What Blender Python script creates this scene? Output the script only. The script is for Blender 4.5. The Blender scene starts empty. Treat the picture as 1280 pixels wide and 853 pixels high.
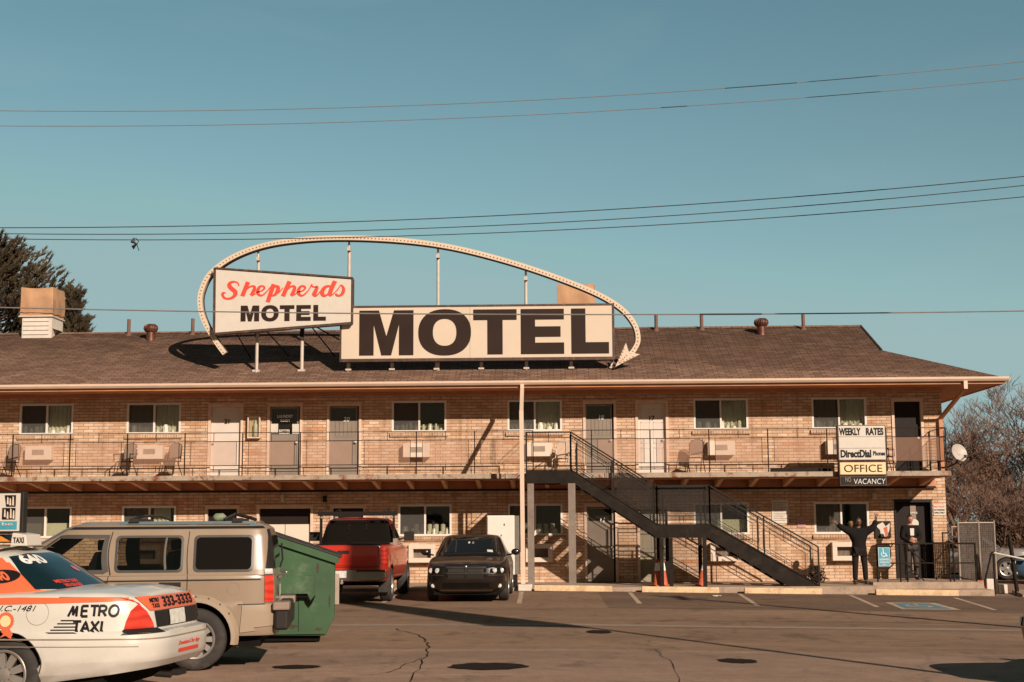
import bpy, bmesh, math, random
from mathutils import Vector, Matrix
random.seed(7)
SC = bpy.context.scene
COL = SC.collection
rad = math.radians

# ---------------------------------------------------------------- materials
def L(c):
    c = c/255.0
    return c/12.92 if c <= 0.04045 else ((c+0.055)/1.055)**2.4
def S(r, g, b): return (L(r), L(g), L(b), 1)
class NT:
    def __init__(s, m):
        s.m = m; s.t = m.node_tree; s.n = s.t.nodes; s.l = s.t.links
    def add(s, typ, **kw):
        nd = s.n.new(typ)
        for k, v in kw.items():
            if k.startswith('i_'):
                nd.inputs[k[2:].replace('_', ' ')].default_value = v
            else: setattr(nd, k, v)
        return nd
    def link(s, a, b): s.l.new(a, b)
def new_mat(name):
    m = bpy.data.materials.new(name); m.use_nodes = True
    t = NT(m); t.b = m.node_tree.nodes['Principled BSDF']
    return m, t
def mixc(t, fac, a, b, blend='MIX'):
    n = t.n.new('ShaderNodeMix'); n.data_type = 'RGBA'; n.blend_type = blend
    for sock, v in ((n.inputs[0], fac), (n.inputs[6], a), (n.inputs[7], b)):
        if hasattr(v, 'is_linked') or isinstance(v, bpy.types.NodeSocket): t.link(v, sock)
        else: sock.default_value = v
    return n.outputs[2]
def ramp(t, src, pts):
    r = t.n.new('ShaderNodeValToRGB')
    while len(r.color_ramp.elements) < len(pts): r.color_ramp.elements.new(0.5)
    for e, (p, c) in zip(r.color_ramp.elements, pts):
        e.position = p; e.color = c if len(c) == 4 else (*c, 1)
    t.link(src, r.inputs[0]); return r.outputs[0]
def g(v): return (v, v, v, 1)
def coords(t, kind='Object', scale=(1, 1, 1)):
    tc = t.n.new('ShaderNodeTexCoord'); mp = t.n.new('ShaderNodeMapping')
    mp.inputs['Scale'].default_value = scale
    t.link(tc.outputs[kind], mp.inputs[0]); return mp.outputs[0]
def noise(t, vec, scale, detail=4, rough=.55):
    n = t.n.new('ShaderNodeTexNoise'); n.inputs['Scale'].default_value = scale
    n.inputs['Detail'].default_value = detail; n.inputs['Roughness'].default_value = rough
    if vec: t.link(vec, n.inputs['Vector'])
    return n.outputs[0]
def bump(t, h, strength=.3, dist=.01):
    b = t.n.new('ShaderNodeBump'); b.inputs['Strength'].default_value = strength
    b.inputs['Distance'].default_value = dist; t.link(h, b.inputs['Height'])
    t.link(b.outputs[0], t.b.inputs['Normal'])
def plain(name, col, rough=.6, metal=0, var=.18, scale=6, coat=0, bmp=0, dirt=None, spec=None):
    """painted / plain surface with slight uneven wear"""
    m, t = new_mat(name)
    v = coords(t)
    n = noise(t, v, scale, 6)
    dark = tuple(c*(1-var) for c in col[:3])+(1,)
    lite = tuple(min(1, c*(1+var*.6)) for c in col[:3])+(1,)
    c = ramp(t, n, [(.3, dark), (.7, lite)])
    if dirt:
        n2 = noise(t, v, scale*.6, 8, .7)
        f = ramp(t, n2, [(.52, g(0)), (.72, g(dirt[1]))])
        c = mixc(t, f, c, dirt[0])
    t.link(c, t.b.inputs['Base Color'])
    t.b.inputs['Roughness'].default_value = rough
    t.b.inputs['Metallic'].default_value = metal
    if coat: t.b.inputs['Coat Weight'].default_value = coat; t.b.inputs['Coat Roughness'].default_value = .06
    if spec is not None: t.b.inputs['Specular IOR Level'].default_value = spec
    if bmp: bump(t, noise(t, v, scale*8, 4), bmp, .005)
    return m
def screen(name, col, alpha, rough=.8):
    m, t = new_mat(name)
    t.b.inputs['Base Color'].default_value = col
    t.b.inputs['Roughness'].default_value = rough
    t.b.inputs['Alpha'].default_value = alpha
    return m
def glass(name, tint, refl=.12):
    m, t = new_mat(name)
    out = t.n['Material Output']
    tr = t.add('ShaderNodeBsdfTransparent'); tr.inputs[0].default_value = tint
    gl = t.add('ShaderNodeBsdfGlossy'); gl.inputs['Roughness'].default_value = .03
    fr = t.add('ShaderNodeFresnel'); fr.inputs['IOR'].default_value = 1.5
    mth = t.add('ShaderNodeMath', operation='ADD'); mth.inputs[1].default_value = refl
    t.link(fr.outputs[0], mth.inputs[0])
    mx = t.add('ShaderNodeMixShader'); t.link(mth.outputs[0], mx.inputs[0])
    t.link(tr.outputs[0], mx.inputs[1]); t.link(gl.outputs[0], mx.inputs[2])
    t.link(mx.outputs[0], out.inputs[0])
    return m

def brick_mat():
    m, t = new_mat('tan_brick')
    tc = t.add('ShaderNodeTexCoord'); sp = t.add('ShaderNodeSeparateXYZ'); t.link(tc.outputs['Object'], sp.inputs[0])
    ad = t.add('ShaderNodeMath', operation='ADD'); t.link(sp.outputs[0], ad.inputs[0]); t.link(sp.outputs[1], ad.inputs[1])
    cb = t.add('ShaderNodeCombineXYZ'); t.link(ad.outputs[0], cb.inputs[0]); t.link(sp.outputs[2], cb.inputs[1])
    br = t.add('ShaderNodeTexBrick'); t.link(cb.outputs[0], br.inputs['Vector'])
    br.inputs['Scale'].default_value = 1; br.inputs['Brick Width'].default_value = .295
    br.inputs['Row Height'].default_value = .0865; br.inputs['Mortar Size'].default_value = .0085
    br.inputs['Mortar Smooth'].default_value = .2; br.inputs['Bias'].default_value = 0
    br.inputs['Color1'].default_value = g(0); br.inputs['Color2'].default_value = g(1)
    br.inputs['Mortar'].default_value = g(.5)
    tone = ramp(t, br.outputs['Color'], [(0, (.44, .25, .14)), (.12, (.52, .325, .205)), (.45, (.57, .375, .245)), (.8, (.60, .415, .285)), (1, (.64, .47, .35))])
    big = noise(t, cb.outputs[0], .55, 5, .6)
    patch = ramp(t, big, [(.56, g(0)), (.68, g(.8))])
    # odd repaired bricks in orange: coarse cells
    vo = t.add('ShaderNodeTexBrick'); t.link(cb.outputs[0], vo.inputs['Vector'])
    vo.inputs['Scale'].default_value = 1; vo.inputs['Brick Width'].default_value = .59
    vo.inputs['Row Height'].default_value = .0865; vo.inputs['Mortar Size'].default_value = 0
    vo.inputs['Color1'].default_value = g(0); vo.inputs['Color2'].default_value = g(1)
    odd = ramp(t, vo.outputs['Color'], [(.975, g(0)), (.98, g(.75))])
    c = mixc(t, patch, tone, (.50, .25, .13, 1), 'MIX')
    c = mixc(t, .35, tone, c)
    c = mixc(t, odd, c, (.52, .22, .10, 1))
    st = ramp(t, noise(t, cb.outputs[0], 2.2, 8, .7), [(.28, g(.74)), (.62, g(1.05))])
    c = mixc(t, 1, c, st, 'MULTIPLY')
    sv = t.add('ShaderNodeMapping'); sv.inputs['Scale'].default_value = (3.2, .35, 1); t.link(cb.outputs[0], sv.inputs[0])
    sk = ramp(t, noise(t, sv.outputs[0], 1.6, 7, .65), [(.50, g(1)), (.68, (.72, .66, .60, 1))])
    c = mixc(t, 1, c, sk, 'MULTIPLY')
    c = mixc(t, br.outputs['Fac'], c, (.25, .145, .085, 1))
    t.link(c, t.b.inputs['Base Color']); t.b.inputs['Roughness'].default_value = .9
    inv = t.add('ShaderNodeMath', operation='SUBTRACT'); inv.inputs[0].default_value = 1; t.link(br.outputs['Fac'], inv.inputs[1])
    bump(t, inv.outputs[0], .7, .008)
    return m
def shingle_mat():
    m, t = new_mat('asphalt_shingles')
    tc = t.add('ShaderNodeTexCoord'); sp = t.add('ShaderNodeSeparateXYZ'); t.link(tc.outputs['Object'], sp.inputs[0])
    cb = t.add('ShaderNodeCombineXYZ'); t.link(sp.outputs[0], cb.inputs[0])
    mm = t.add('ShaderNodeMath', operation='MULTIPLY'); mm.inputs[1].default_value = 2.62; t.link(sp.outputs[2], mm.inputs[0]); t.link(mm.outputs[0], cb.inputs[1])
    br = t.add('ShaderNodeTexBrick'); t.link(cb.outputs[0], br.inputs['Vector'])
    br.inputs['Scale'].default_value = 1; br.inputs['Brick Width'].default_value = .33; br.inputs['Row Height'].default_value = .143
    br.inputs['Mortar Size'].default_value = .012; br.inputs['Color1'].default_value = g(0); br.inputs['Color2'].default_value = g(1)
    br.offset = .37
    tone = ramp(t, br.outputs['Color'], [(0, (.175, .094, .060)), (.35, (.225, .123, .080)), (.7, (.262, .148, .098)), (1, (.31, .182, .122))])
    n1 = ramp(t, noise(t, cb.outputs[0], .5, 6, .65), [(.3, g(.78)), (.7, g(1.12))])
    n2 = ramp(t, noise(t, cb.outputs[0], 40, 3, .7), [(.3, g(.75)), (.7, g(1.2))])
    c = mixc(t, 1, tone, n1, 'MULTIPLY'); c = mixc(t, 1, c, n2, 'MULTIPLY')
    c = mixc(t, br.outputs['Fac'], c, (.06, .032, .022, 1))
    t.link(c, t.b.inputs['Base Color']); t.b.inputs['Roughness'].default_value = .95
    inv = t.add('ShaderNodeMath', operation='SUBTRACT'); inv.inputs[0].default_value = 1; t.link(br.outputs['Fac'], inv.inputs[1])
    bump(t, inv.outputs[0], .6, .01)
    return m
def asphalt_mat(name, base, crack=1.0, scale=1.0):
    m, t = new_mat(name)
    v = coords(t)
    vs = coords(t, scale=(.25, 1, 1))
    big = noise(t, vs, .35, 6, .6); mid = noise(t, v, 3.0, 8, .7); fine = noise(t, v, 70, 3, .7)
    c = ramp(t, big, [(.28, tuple(b*.70 for b in base)), (.5, base), (.72, tuple(b*1.22 for b in base))])
    c = mixc(t, 1, c, ramp(t, mid, [(.3, g(.80)), (.7, g(1.14))]), 'MULTIPLY')
    c = mixc(t, 1, c, ramp(t, fine, [(.25, g(.62)), (.5, g(.98)), (.75, g(1.35))]), 'MULTIPLY')
    vo = t.add('ShaderNodeTexVoronoi', feature='DISTANCE_TO_EDGE'); vo.inputs['Scale'].default_value = .22*scale
    wob = t.add('ShaderNodeVectorMath', operation='ADD'); nn = t.n.new('ShaderNodeTexNoise'); nn.inputs['Scale'].default_value = 1.3; nn.inputs['Detail'].default_value = 6
    t.link(v, nn.inputs['Vector']); t.link(v, wob.inputs[0]); t.link(nn.outputs['Color'], wob.inputs[1]); t.link(wob.outputs[0], vo.inputs['Vector'])
    ck = ramp(t, vo.outputs['Distance'], [(0, g(.75*crack)), (.006, g(0))])
    c = mixc(t, ck, c, tuple(b*.3 for b in base)+(1,))
    # oil drips, tyre wear along the direction of travel and paler scuffs
    oil = ramp(t, noise(t, coords(t, scale=(1, .55, 1)), 1.1, 7, .68), [(.56, g(0)), (.66, g(.62))])
    c = mixc(t, oil, c, tuple(b*.38 for b in base)+(1,))
    scf = ramp(t, noise(t, coords(t, scale=(.12, 1.6, 1)), 1.4, 6, .7), [(.55, g(0)), (.72, g(.5))])
    c = mixc(t, scf, c, tuple(min(1, b*1.6) for b in base)+(1,))
    vd = t.add('ShaderNodeTexVoronoi'); vd.inputs['Scale'].default_value = 9; t.link(v, vd.inputs['Vector'])
    sp_ = ramp(t, vd.outputs['Distance'], [(.0, g(.8)), (.06, g(0))])
    c = mixc(t, sp_, c, tuple(min(1, b*2.1) for b in base)+(1,))
    t.link(c, t.b.inputs['Base Color']); t.b.inputs['Roughness'].default_value = .92
    t.b.inputs['Specular IOR Level'].default_value = .25
    bump(t, fine, .5, .006)
    return m
def weathered_concrete(name, base, rust=.0):
    m, t = new_mat(name)
    v = coords(t)
    n = noise(t, v, 3.5, 8, .72); n2 = noise(t, v, 30, 5, .7)
    c = ramp(t, n, [(.25, tuple(b*.55 for b in base)), (.5, base), (.75, tuple(min(1, b*1.15) for b in base))])
    c = mixc(t, 1, c, ramp(t, n2, [(.3, g(.8)), (.7, g(1.1))]), 'MULTIPLY')
    if rust:
        n3 = noise(t, v, 2.3, 9, .75)
        c = mixc(t, ramp(t, n3, [(.52, g(0)), (.60, g(rust))]), c, (.17, .055, .028, 1))
    t.link(c, t.b.inputs['Base Color']); t.b.inputs['Roughness'].default_value = .9
    bump(t, n2, .4, .01)
    return m

M = {}
M['brick'] = brick_mat()
M['shingle'] = shingle_mat()
M['lot'] = asphalt_mat('worn_asphalt', (.228, .140, .090), .8)
M['road'] = asphalt_mat('road_surface', (.285, .182, .128), .45, .7)
M['concrete'] = weathered_concrete('old_concrete', (.36, .26, .19))
M['seam'] = weathered_concrete('seam_concrete', (.27, .19, .14))
M['slab'] = weathered_concrete('slab_edge', (.36, .28, .21), .95)
M['stopc'] = weathered_concrete('wheel_stop_paint', (.60, .42, .25), .25)
M['soffit'] = plain('brown_soffit_paint', (.47, .20, .09, 1), .7, var=.2, scale=2)
M['bracket'] = plain('bracket_paint', (.60, .33, .18, 1), .7, var=.2)
M['gutter'] = plain('gutter_paint', (.62, .45, .34, 1), .55, var=.08, scale=2)
M['tanwood'] = plain('door_casing_paint', (.62, .45, .34, 1), .7, var=.12)
M['white'] = plain('white_paint', (.58, .51, .44, 1), .55, var=.1, dirt=((.4, .3, .2, 1), .3))
M['vinyl'] = plain('white_vinyl', (.66, .60, .53, 1), .45, var=.05)
M['doorwhite'] = plain('white_door_paint', (.58, .50, .43, 1), .5, var=.07, scale=3)
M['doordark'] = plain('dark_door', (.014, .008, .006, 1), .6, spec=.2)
M['dooroffwhite'] = plain('greyish_door_paint', (.26, .22, .155, 1), .6, var=.1)
M['black'] = plain('black_iron', (.012, .008, .006, 1), .5, var=.3, scale=20, spec=.25)
M['rustiron'] = plain('rusty_iron', (.016, .008, .006, 1), .7, var=.4, scale=15, dirt=((.07, .022, .012, 1), .6), spec=.15)
M['steel'] = plain('dark_brown_steel', (.016, .011, .008, 1), .6, var=.4, scale=4, dirt=((.05, .034, .025, 1), .5), spec=.12)
M['greypost'] = plain('grey_post_paint', (.19, .145, .115, 1), .6, var=.15, dirt=((.1, .07, .05, 1), .5))
M['ac'] = plain('air_conditioner_cover', (.62, .50, .40, 1), .55, var=.06)
M['acgrille'] = plain('air_conditioner_grille', (.24, .17, .125, 1), .6)
M['glass'] = glass('window_glass', (.90, .92, .86, 1), .0)
M['screen'] = screen('insect_screen', (.085, .075, .065, 1), .42)
M['meshrail'] = screen('rail_mesh', (.40, .22, .15, 1), .22)
M['meshdark'] = screen('dark_wire_mesh', (.022, .016, .012, 1), .20)
M['meshdoor'] = screen('screen_door_mesh', (.24, .175, .13, 1), .55)
M['curtain'] = plain('curtain_fabric', (.62, .55, .48, 1), .9, var=.1)
M['blind'] = plain('roller_blind', (.60, .52, .42, 1), .8, var=.05)
M['dark'] = plain('dark_interior', (.03, .024, .02, 1), .9)
M['signface'] = plain('sign_face_plastic', (.58, .47, .365, 1), .4, var=.05, scale=1.2, dirt=((.55, .38, .24, 1), .25))
M['signwhite'] = plain('white_sign_plastic', (.56, .50, .43, 1), .4, var=.05)
M['signyellow'] = plain('yellow_sign_plastic', (.74, .55, .30, 1), .4, var=.05)
M['brownletter'] = plain('brown_lettering', (.024, .011, .007, 1), .6, var=.15, scale=2, spec=.2)
M['redletter'] = plain('red_lettering', (.66, .055, .03, 1), .5, var=.08)
M['blackletter'] = plain('black_lettering', (.010, .007, .008, 1), .5, spec=.2)
M['whiteletter'] = plain('white_lettering', (.75, .72, .68, 1), .5)
M['signrim'] = plain('sign_rim_rusty', (.055, .028, .018, 1), .6, var=.4, scale=10, dirt=((.30, .11, .05, 1), .5))
M['pole'] = plain('pale_pole_paint', (.50, .42, .35, 1), .5, var=.12)
M['tarp'] = plain('tan_canvas', (.43, .24, .13, 1), .85, var=.25, scale=2.0, bmp=.5, dirt=((.30, .16, .09, 1), .4))
M['vent'] = plain('rusty_vent_metal', (.12, .04, .022, 1), .5, metal=.3, var=.4, scale=8)
M['ventpipe'] = plain('vent_pipe_paint', (.14, .07, .045, 1), .7, var=.2)
M['cabinet'] = plain('cabinet_enamel', (.66, .61, .54, 1), .35, var=.04)
M['cabinetside'] = plain('cabinet_side', (.15, .135, .11, 1), .5)
M['cone'] = plain('orange_cone', (.50, .10, .04, 1), .6, var=.25, dirt=((.2, .1, .07, 1), .5))
M['paintline'] = plain('faded_road_paint', (.46, .33, .24, 1), .85, var=.3, scale=5, dirt=((.22, .155, .115, 1), .95))
M['bluepaint'] = plain('faded_blue_paint', (.10, .20, .24, 1), .85, var=.3, scale=6, dirt=((.25, .19, .15, 1), .6))
M['stain'] = plain('tar_patch', (.020, .012, .009, 1), .9, var=.3, spec=.1)
M['blue'] = plain('blue_sign_paint', (.06, .30, .40, 1), .45)
M['wire'] = plain('power_cable', (.03, .03, .032, 1), .7)
M['wirepale'] = plain('pale_cable', (.17, .155, .145, 1), .7)  # paler grey than the dark cables
M['needle'] = plain('pine_needles', (.060, .040, .018, 1), .8, var=.5, scale=1.2)
M['bark'] = plain('grey_brown_bark', (.13, .075, .05, 1), .9, var=.3)
M['twig'] = plain('bare_twigs', (.165, .10, .072, 1), .9, var=.3)
M['brownleaf'] = plain('dry_brown_leaves', (.105, .050, .024, 1), .85, var=.5, scale=1.5)
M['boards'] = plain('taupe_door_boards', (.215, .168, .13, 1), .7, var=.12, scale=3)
def oil_mat():
    m, t = new_mat('oil_stain'); tc = t.add('ShaderNodeTexCoord'); ln = t.add('ShaderNodeVectorMath', operation='LENGTH'); mp = t.add('ShaderNodeMapping'); mp.inputs['Scale'].default_value = (1.1, 1.9, 1)
    t.link(tc.outputs['Object'], mp.inputs[0]); t.link(mp.outputs[0], ln.inputs[0])
    n = noise(t, tc.outputs['Object'], 3.2, 8, .7); ad = t.add('ShaderNodeMath', operation='MULTIPLY_ADD'); t.link(n, ad.inputs[0]); ad.inputs[1].default_value = 1.6; t.link(ln.outputs['Value'], ad.inputs[2])
    al = ramp(t, ad.outputs[0], [(.62, g(.75)), (1.0, g(0))])
    r_ = al.node; t.link(al, t.b.inputs['Alpha'])
    t.b.inputs['Base Color'].default_value = (.035, .022, .015, 1); t.b.inputs['Roughness'].default_value = .7
    return m
M['oil'] = oil_mat()
M['chain'] = plain('galvanised_steel', (.34, .27, .22, 1), .5, metal=.3, var=.2)
M['slats'] = plain('dark_privacy_slats', (.055, .038, .027, 1), .7, var=.3, scale=12)
M['dirt'] = plain('bare_dirt', (.22, .13, .08, 1), .95, var=.3, scale=2)

# ---------------------------------------------------------------- mesh helpers
class MB:
    """collects shapes into one mesh"""
    def __init__(s): s.bm = bmesh.new()
    def box(s, x0, x1, y0, y1, z0, z1, mtx=None):
        vs = [s.bm.verts.new((x, y, z)) for x in (x0, x1) for y in (y0, y1) for z in (z0, z1)]
        for f in ((0, 1, 3, 2), (4, 6, 7, 5), (0, 4, 5, 1), (2, 3, 7, 6), (0, 2, 6, 4), (1, 5, 7, 3)):
            s.bm.faces.new([vs[i] for i in f])
        if mtx:
            for v in vs: v.co = mtx @ v.co
        return s
    def quad(s, *pts):
        s.bm.faces.new([s.bm.verts.new(p) for p in pts]); return s
    def beam(s, a, b, w, h, up=(0, 0, 1)):
        """rectangular bar from a to b; w sideways, h along up"""
        a = Vector(a); b = Vector(b); d = (b-a).normalized(); u = Vector(up)
        sd = d.cross(u)
        if sd.length < 1e-4: sd = d.cross(Vector((1, 0, 0)))
        sd.normalize(); u = sd.cross(d).normalized()
        vs = []
        for p in (a, b):
            for i, j in ((-1, -1), (1, -1), (1, 1), (-1, 1)):
                vs.append(s.bm.verts.new(p+sd*(w/2*i)+u*(h/2*j)))
        for f in ((0, 3, 2, 1), (4, 5, 6, 7), (0, 1, 5, 4), (1, 2, 6, 5), (2, 3, 7, 6), (3, 0, 4, 7)):
            s.bm.faces.new([vs[i] for i in f])
        return s
    def tube(s, pts, r, seg=8, cap=True):
        pts = [Vector(p) for p in pts]; n = len(pts)
        rs = r if isinstance(r, (list, tuple)) else [r]*n
        rings = []; prev = None
        for i, p in enumerate(pts):
            d = (pts[min(i+1, n-1)]-pts[max(i-1, 0)]).normalized()
            ref = prev if prev is not None else (Vector((0, 0, 1)) if abs(d.z) < .9 else Vector((1, 0, 0)))
            sd = d.cross(ref)
            if sd.length < 1e-4: sd = d.cross(Vector((0, 1, 0)))
            sd.normalize(); u = sd.cross(d).normalized(); prev = u
            rings.append([s.bm.verts.new(p+(sd*math.cos(a)+u*math.sin(a))*rs[i]) for a in [2*math.pi*k/seg for k in range(seg)]])
        for i in range(n-1):
            for k in range(seg):
                k2 = (k+1) % seg
                s.bm.faces.new((rings[i][k], rings[i+1][k], rings[i+1][k2], rings[i][k2]))
        if cap and seg > 2:
            s.bm.faces.new(rings[0]); s.bm.faces.new(rings[-1][::-1])
        return s
    def lathe(s, prof, c=(0, 0, 0), axis='Z', seg=24, caps=True):
        """prof: list of (r, h)"""
        rings = []
        for r, h in prof:
            ring = []
            for k in range(seg):
                a = 2*math.pi*k/seg; u, v = r*math.cos(a), r*math.sin(a)
                co = {'Z': (u, v, h), 'Y': (u, h, v), 'X': (h, u, v)}[axis]
                ring.append(s.bm.verts.new(Vector(co)+Vector(c)))
            rings.append(ring)
        for i in range(len(rings)-1):
            for k in range(seg):
                k2 = (k+1) % seg
                s.bm.faces.new((rings[i][k], rings[i][k2], rings[i+1][k2], rings[i+1][k]))
        for ring in ((rings[0], rings[-1]) if caps else ()):
            try: s.bm.faces.new(ring)
            except ValueError: pass
        return s
    def prism(s, poly, y0, y1, axis='Y'):
        """poly in (x,z) extruded along y (axis Y), or (y,z) along x (axis X), or (x,y) along z"""
        def co(p, h):
            return {'Y': (p[0], h, p[1]), 'X': (h, p[0], p[1]), 'Z': (p[0], p[1], h)}[axis]
        a = [s.bm.verts.new(co(p, y0)) for p in poly]; b = [s.bm.verts.new(co(p, y1)) for p in poly]
        n = len(poly)
        s.bm.faces.new(a); s.bm.faces.new(b[::-1])
        for i in range(n): s.bm.faces.new((a[i], b[i], b[(i+1) % n], a[(i+1) % n]))
        return s
    def mesh(s, name):
        bmesh.ops.recalc_face_normals(s.bm, faces=s.bm.faces[:])
        me = bpy.data.meshes.new(name); s.bm.to_mesh(me); s.bm.free(); return me
    def build(s, name, mat, parent=None, smooth=False, loc=None, bevel=0):
        me = s.mesh(name)
        return link(name, me, mat, parent, smooth, loc, bevel)
def link(name, me, mat, parent=None, smooth=False, loc=None, bevel=0):
    o = bpy.data.objects.new(name, me); COL.objects.link(o)
    if mat is not None:
        me.materials.clear()
        for m in (mat if isinstance(mat, (list, tuple)) else [mat]): me.materials.append(m)
    if smooth:
        for p in me.polygons: p.use_smooth = True
        try: me.set_sharp_from_angle(angle=rad(38))
        except Exception: pass
    if parent: o.parent = parent
    if loc is not None: o.location = loc
    if bevel:
        b = o.modifiers.new('bevel', 'BEVEL'); b.width = bevel; b.segments = 2; b.limit_method = 'ANGLE'; b.angle_limit = rad(40)
    return o
def thing(name, label, cat, loc=(0, 0, 0), rz=0, group=None):
    o = bpy.data.objects.new(name, None); COL.objects.link(o)
    o.location = loc; o.rotation_euler = (0, 0, rz); o.empty_display_size = .3
    o['label'] = label; o['category'] = cat
    if group: o['group'] = group
    return o
def tag(o, label, cat, group=None):
    o['label'] = label; o['category'] = cat
    if group: o['group'] = group
    return o
def part(name, parent, loc=(0, 0, 0), rot=(0, 0, 0)):
    o = bpy.data.objects.new(name, None); COL.objects.link(o); o.parent = parent
    o.location = loc; o.rotation_euler = rot; o.empty_display_size = .1
    return o
def struct(o): o['kind'] = 'structure'; return o
def dup(o, parent=None):
    c = o.copy(); COL.objects.link(c); c.parent = parent
    for ch in o.children: dup(ch, c)
    return c
def text_mesh(txt, w=None, h=1.0, bold=0.0, shear=0, extrude=.003, space=1.0):
    """lettering as a mesh in the x/z plane facing -y, lower left corner at 0; w stretches it to a width"""
    cu = bpy.data.curves.new('lettering', 'FONT'); cu.body = txt; cu.size = 1; cu.offset = bold; cu.shear = shear
    cu.extrude = .01; cu.space_character = space; cu.resolution_u = 4
    ob = bpy.data.objects.new('tmp', cu); COL.objects.link(ob)
    dg = bpy.context.evaluated_depsgraph_get(); dg.update()
    me = bpy.data.meshes.new_from_object(ob.evaluated_get(dg))
    bpy.data.objects.remove(ob); bpy.data.curves.remove(cu)
    xs = [v.co.x for v in me.vertices]; ys = [v.co.y for v in me.vertices]
    x0, x1, y0, y1 = min(xs), max(xs), min(ys), max(ys)
    sz = h/(y1-y0); sx = (w/(x1-x0)) if w else sz
    for v in me.vertices:
        x, y, z = v.co
        v.co = ((x-x0)*sx, -z/.01*extrude, (y-y0)*sz)
    return me
def text(name, txt, mat, parent, loc, w=None, h=1.0, bold=0.0, shear=0, extrude=.003, space=1.0):
    return link(name, text_mesh(txt, w, h, bold, shear, extrude, space), mat, parent, loc=loc)
def gz(x): return -.016*min(max(x, 0), 26)

# ---------------------------------------------------------------- camera, sky, sun
cam = bpy.data.cameras.new('camera'); co = bpy.data.objects.new('camera', cam); COL.objects.link(co); SC.camera = co
F = 1750.0; cam.sensor_width = 36; cam.lens = F/1280*36; cam.clip_end = 4000; cam.clip_start = .1
yaw, pitch, roll = rad(1.7), math.atan(228.5/F), .0055
fw = Vector((-math.sin(yaw)*math.cos(pitch), math.cos(yaw)*math.cos(pitch), math.sin(pitch)))
rt = Vector((math.cos(yaw), math.sin(yaw), 0)); up = rt.cross(fw)
r2 = rt*math.cos(roll)-up*math.sin(roll); u2 = rt*math.sin(roll)+up*math.cos(roll)
co.matrix_world = Matrix.Translation((0, -40, 1.73)) @ Matrix((r2, u2, -fw)).transposed().to_4x4()

sun_dir = Vector((.61, -1.0, .555)).normalized()
w = bpy.data.worlds.new('World'); SC.world = w; w.use_nodes = True
wt = w.node_tree; bg = wt.nodes['Background']
sky = wt.nodes.new('ShaderNodeTexSky'); sky.sky_type = 'NISHITA'; sky.sun_disc = False
sky.sun_elevation = math.asin(sun_dir.z); sky.sun_rotation = math.atan2(sun_dir.x, sun_dir.y)
sky.air_density = 1.0; sky.dust_density = 0.2; sky.ozone_density = 1.0
mx = wt.nodes.new('ShaderNodeMix'); mx.data_type = 'RGBA'; mx.blend_type = 'MULTIPLY'; mx.inputs[0].default_value = 1
hs = wt.nodes.new('ShaderNodeHueSaturation'); hs.inputs['Saturation'].default_value = .70
wt.links.new(sky.outputs[0], hs.inputs['Color'])
wt.links.new(hs.outputs[0], mx.inputs[6]); mx.inputs[7].default_value = (.785, 1.0, .875, 1)
cl = wt.nodes.new('ShaderNodeMix'); cl.data_type = 'RGBA'; cl.blend_type = 'DARKEN'; cl.inputs[0].default_value = 1
cl.inputs[7].default_value = (3.9, 5.6, 5.7, 1); wt.links.new(mx.outputs[2], cl.inputs[6])
# sun's side of the sky tinted warmer and dimmer to cut fill in shadows
tcw = wt.nodes.new('ShaderNodeTexCoord'); dt = wt.nodes.new('ShaderNodeVectorMath'); dt.operation = 'DOT_PRODUCT'
wt.links.new(tcw.outputs['Generated'], dt.inputs[0]); dt.inputs[1].default_value = sun_dir
mrw = wt.nodes.new('ShaderNodeMapRange'); mrw.inputs[1].default_value = -.25; mrw.inputs[2].default_value = .45; wt.links.new(dt.outputs['Value'], mrw.inputs[0])
wm = wt.nodes.new('ShaderNodeMix'); wm.data_type = 'RGBA'; wm.blend_type = 'MULTIPLY'; wm.inputs[7].default_value = (.72, .40, .25, 1)
wt.links.new(mrw.outputs[0], wm.inputs[0]); sx = wt.nodes.new('ShaderNodeSeparateXYZ'); wt.links.new(tcw.outputs['Generated'], sx.inputs[0])
mre = wt.nodes.new('ShaderNodeMapRange'); mre.inputs[1].default_value = .12; mre.inputs[2].default_value = .42; wt.links.new(sx.outputs[2], mre.inputs[0])
em = wt.nodes.new('ShaderNodeMix'); em.data_type = 'RGBA'; em.blend_type = 'MULTIPLY'; em.inputs[7].default_value = (.72, .93, 1.0, 1)
wt.links.new(mre.outputs[0], em.inputs[0]); wt.links.new(cl.outputs[2], em.inputs[6])
# very thin high cloud streaks
mpw = wt.nodes.new('ShaderNodeMapping'); mpw.inputs['Scale'].default_value = (1.2, 1.2, 7); wt.links.new(tcw.outputs['Generated'], mpw.inputs[0])
nw = wt.nodes.new('ShaderNodeTexNoise'); nw.inputs['Scale'].default_value = 2.2; nw.inputs['Detail'].default_value = 7; nw.inputs['Distortion'].default_value = .8; wt.links.new(mpw.outputs[0], nw.inputs['Vector'])
cw = wt.nodes.new('ShaderNodeMapRange'); cw.inputs[1].default_value = .5; cw.inputs[2].default_value = .85; cw.inputs[4].default_value = .22; wt.links.new(nw.outputs[0], cw.inputs[0])
cm = wt.nodes.new('ShaderNodeMix'); cm.data_type = 'RGBA'; cm.inputs[7].default_value = (4.6, 5.9, 5.8, 1); wt.links.new(cw.outputs[0], cm.inputs[0]); wt.links.new(em.outputs[2], cm.inputs[6])
wt.links.new(cm.outputs[2], wm.inputs[6]); wt.links.new(wm.outputs[2], bg.inputs[0]); bg.inputs[1].default_value = .070
sl = bpy.data.lights.new('sun', 'SUN'); sl.energy = 5.0; sl.angle = rad(.5); sl.color = (1, .855, .715)
so = bpy.data.objects.new('sun', sl); COL.objects.link(so)
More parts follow.
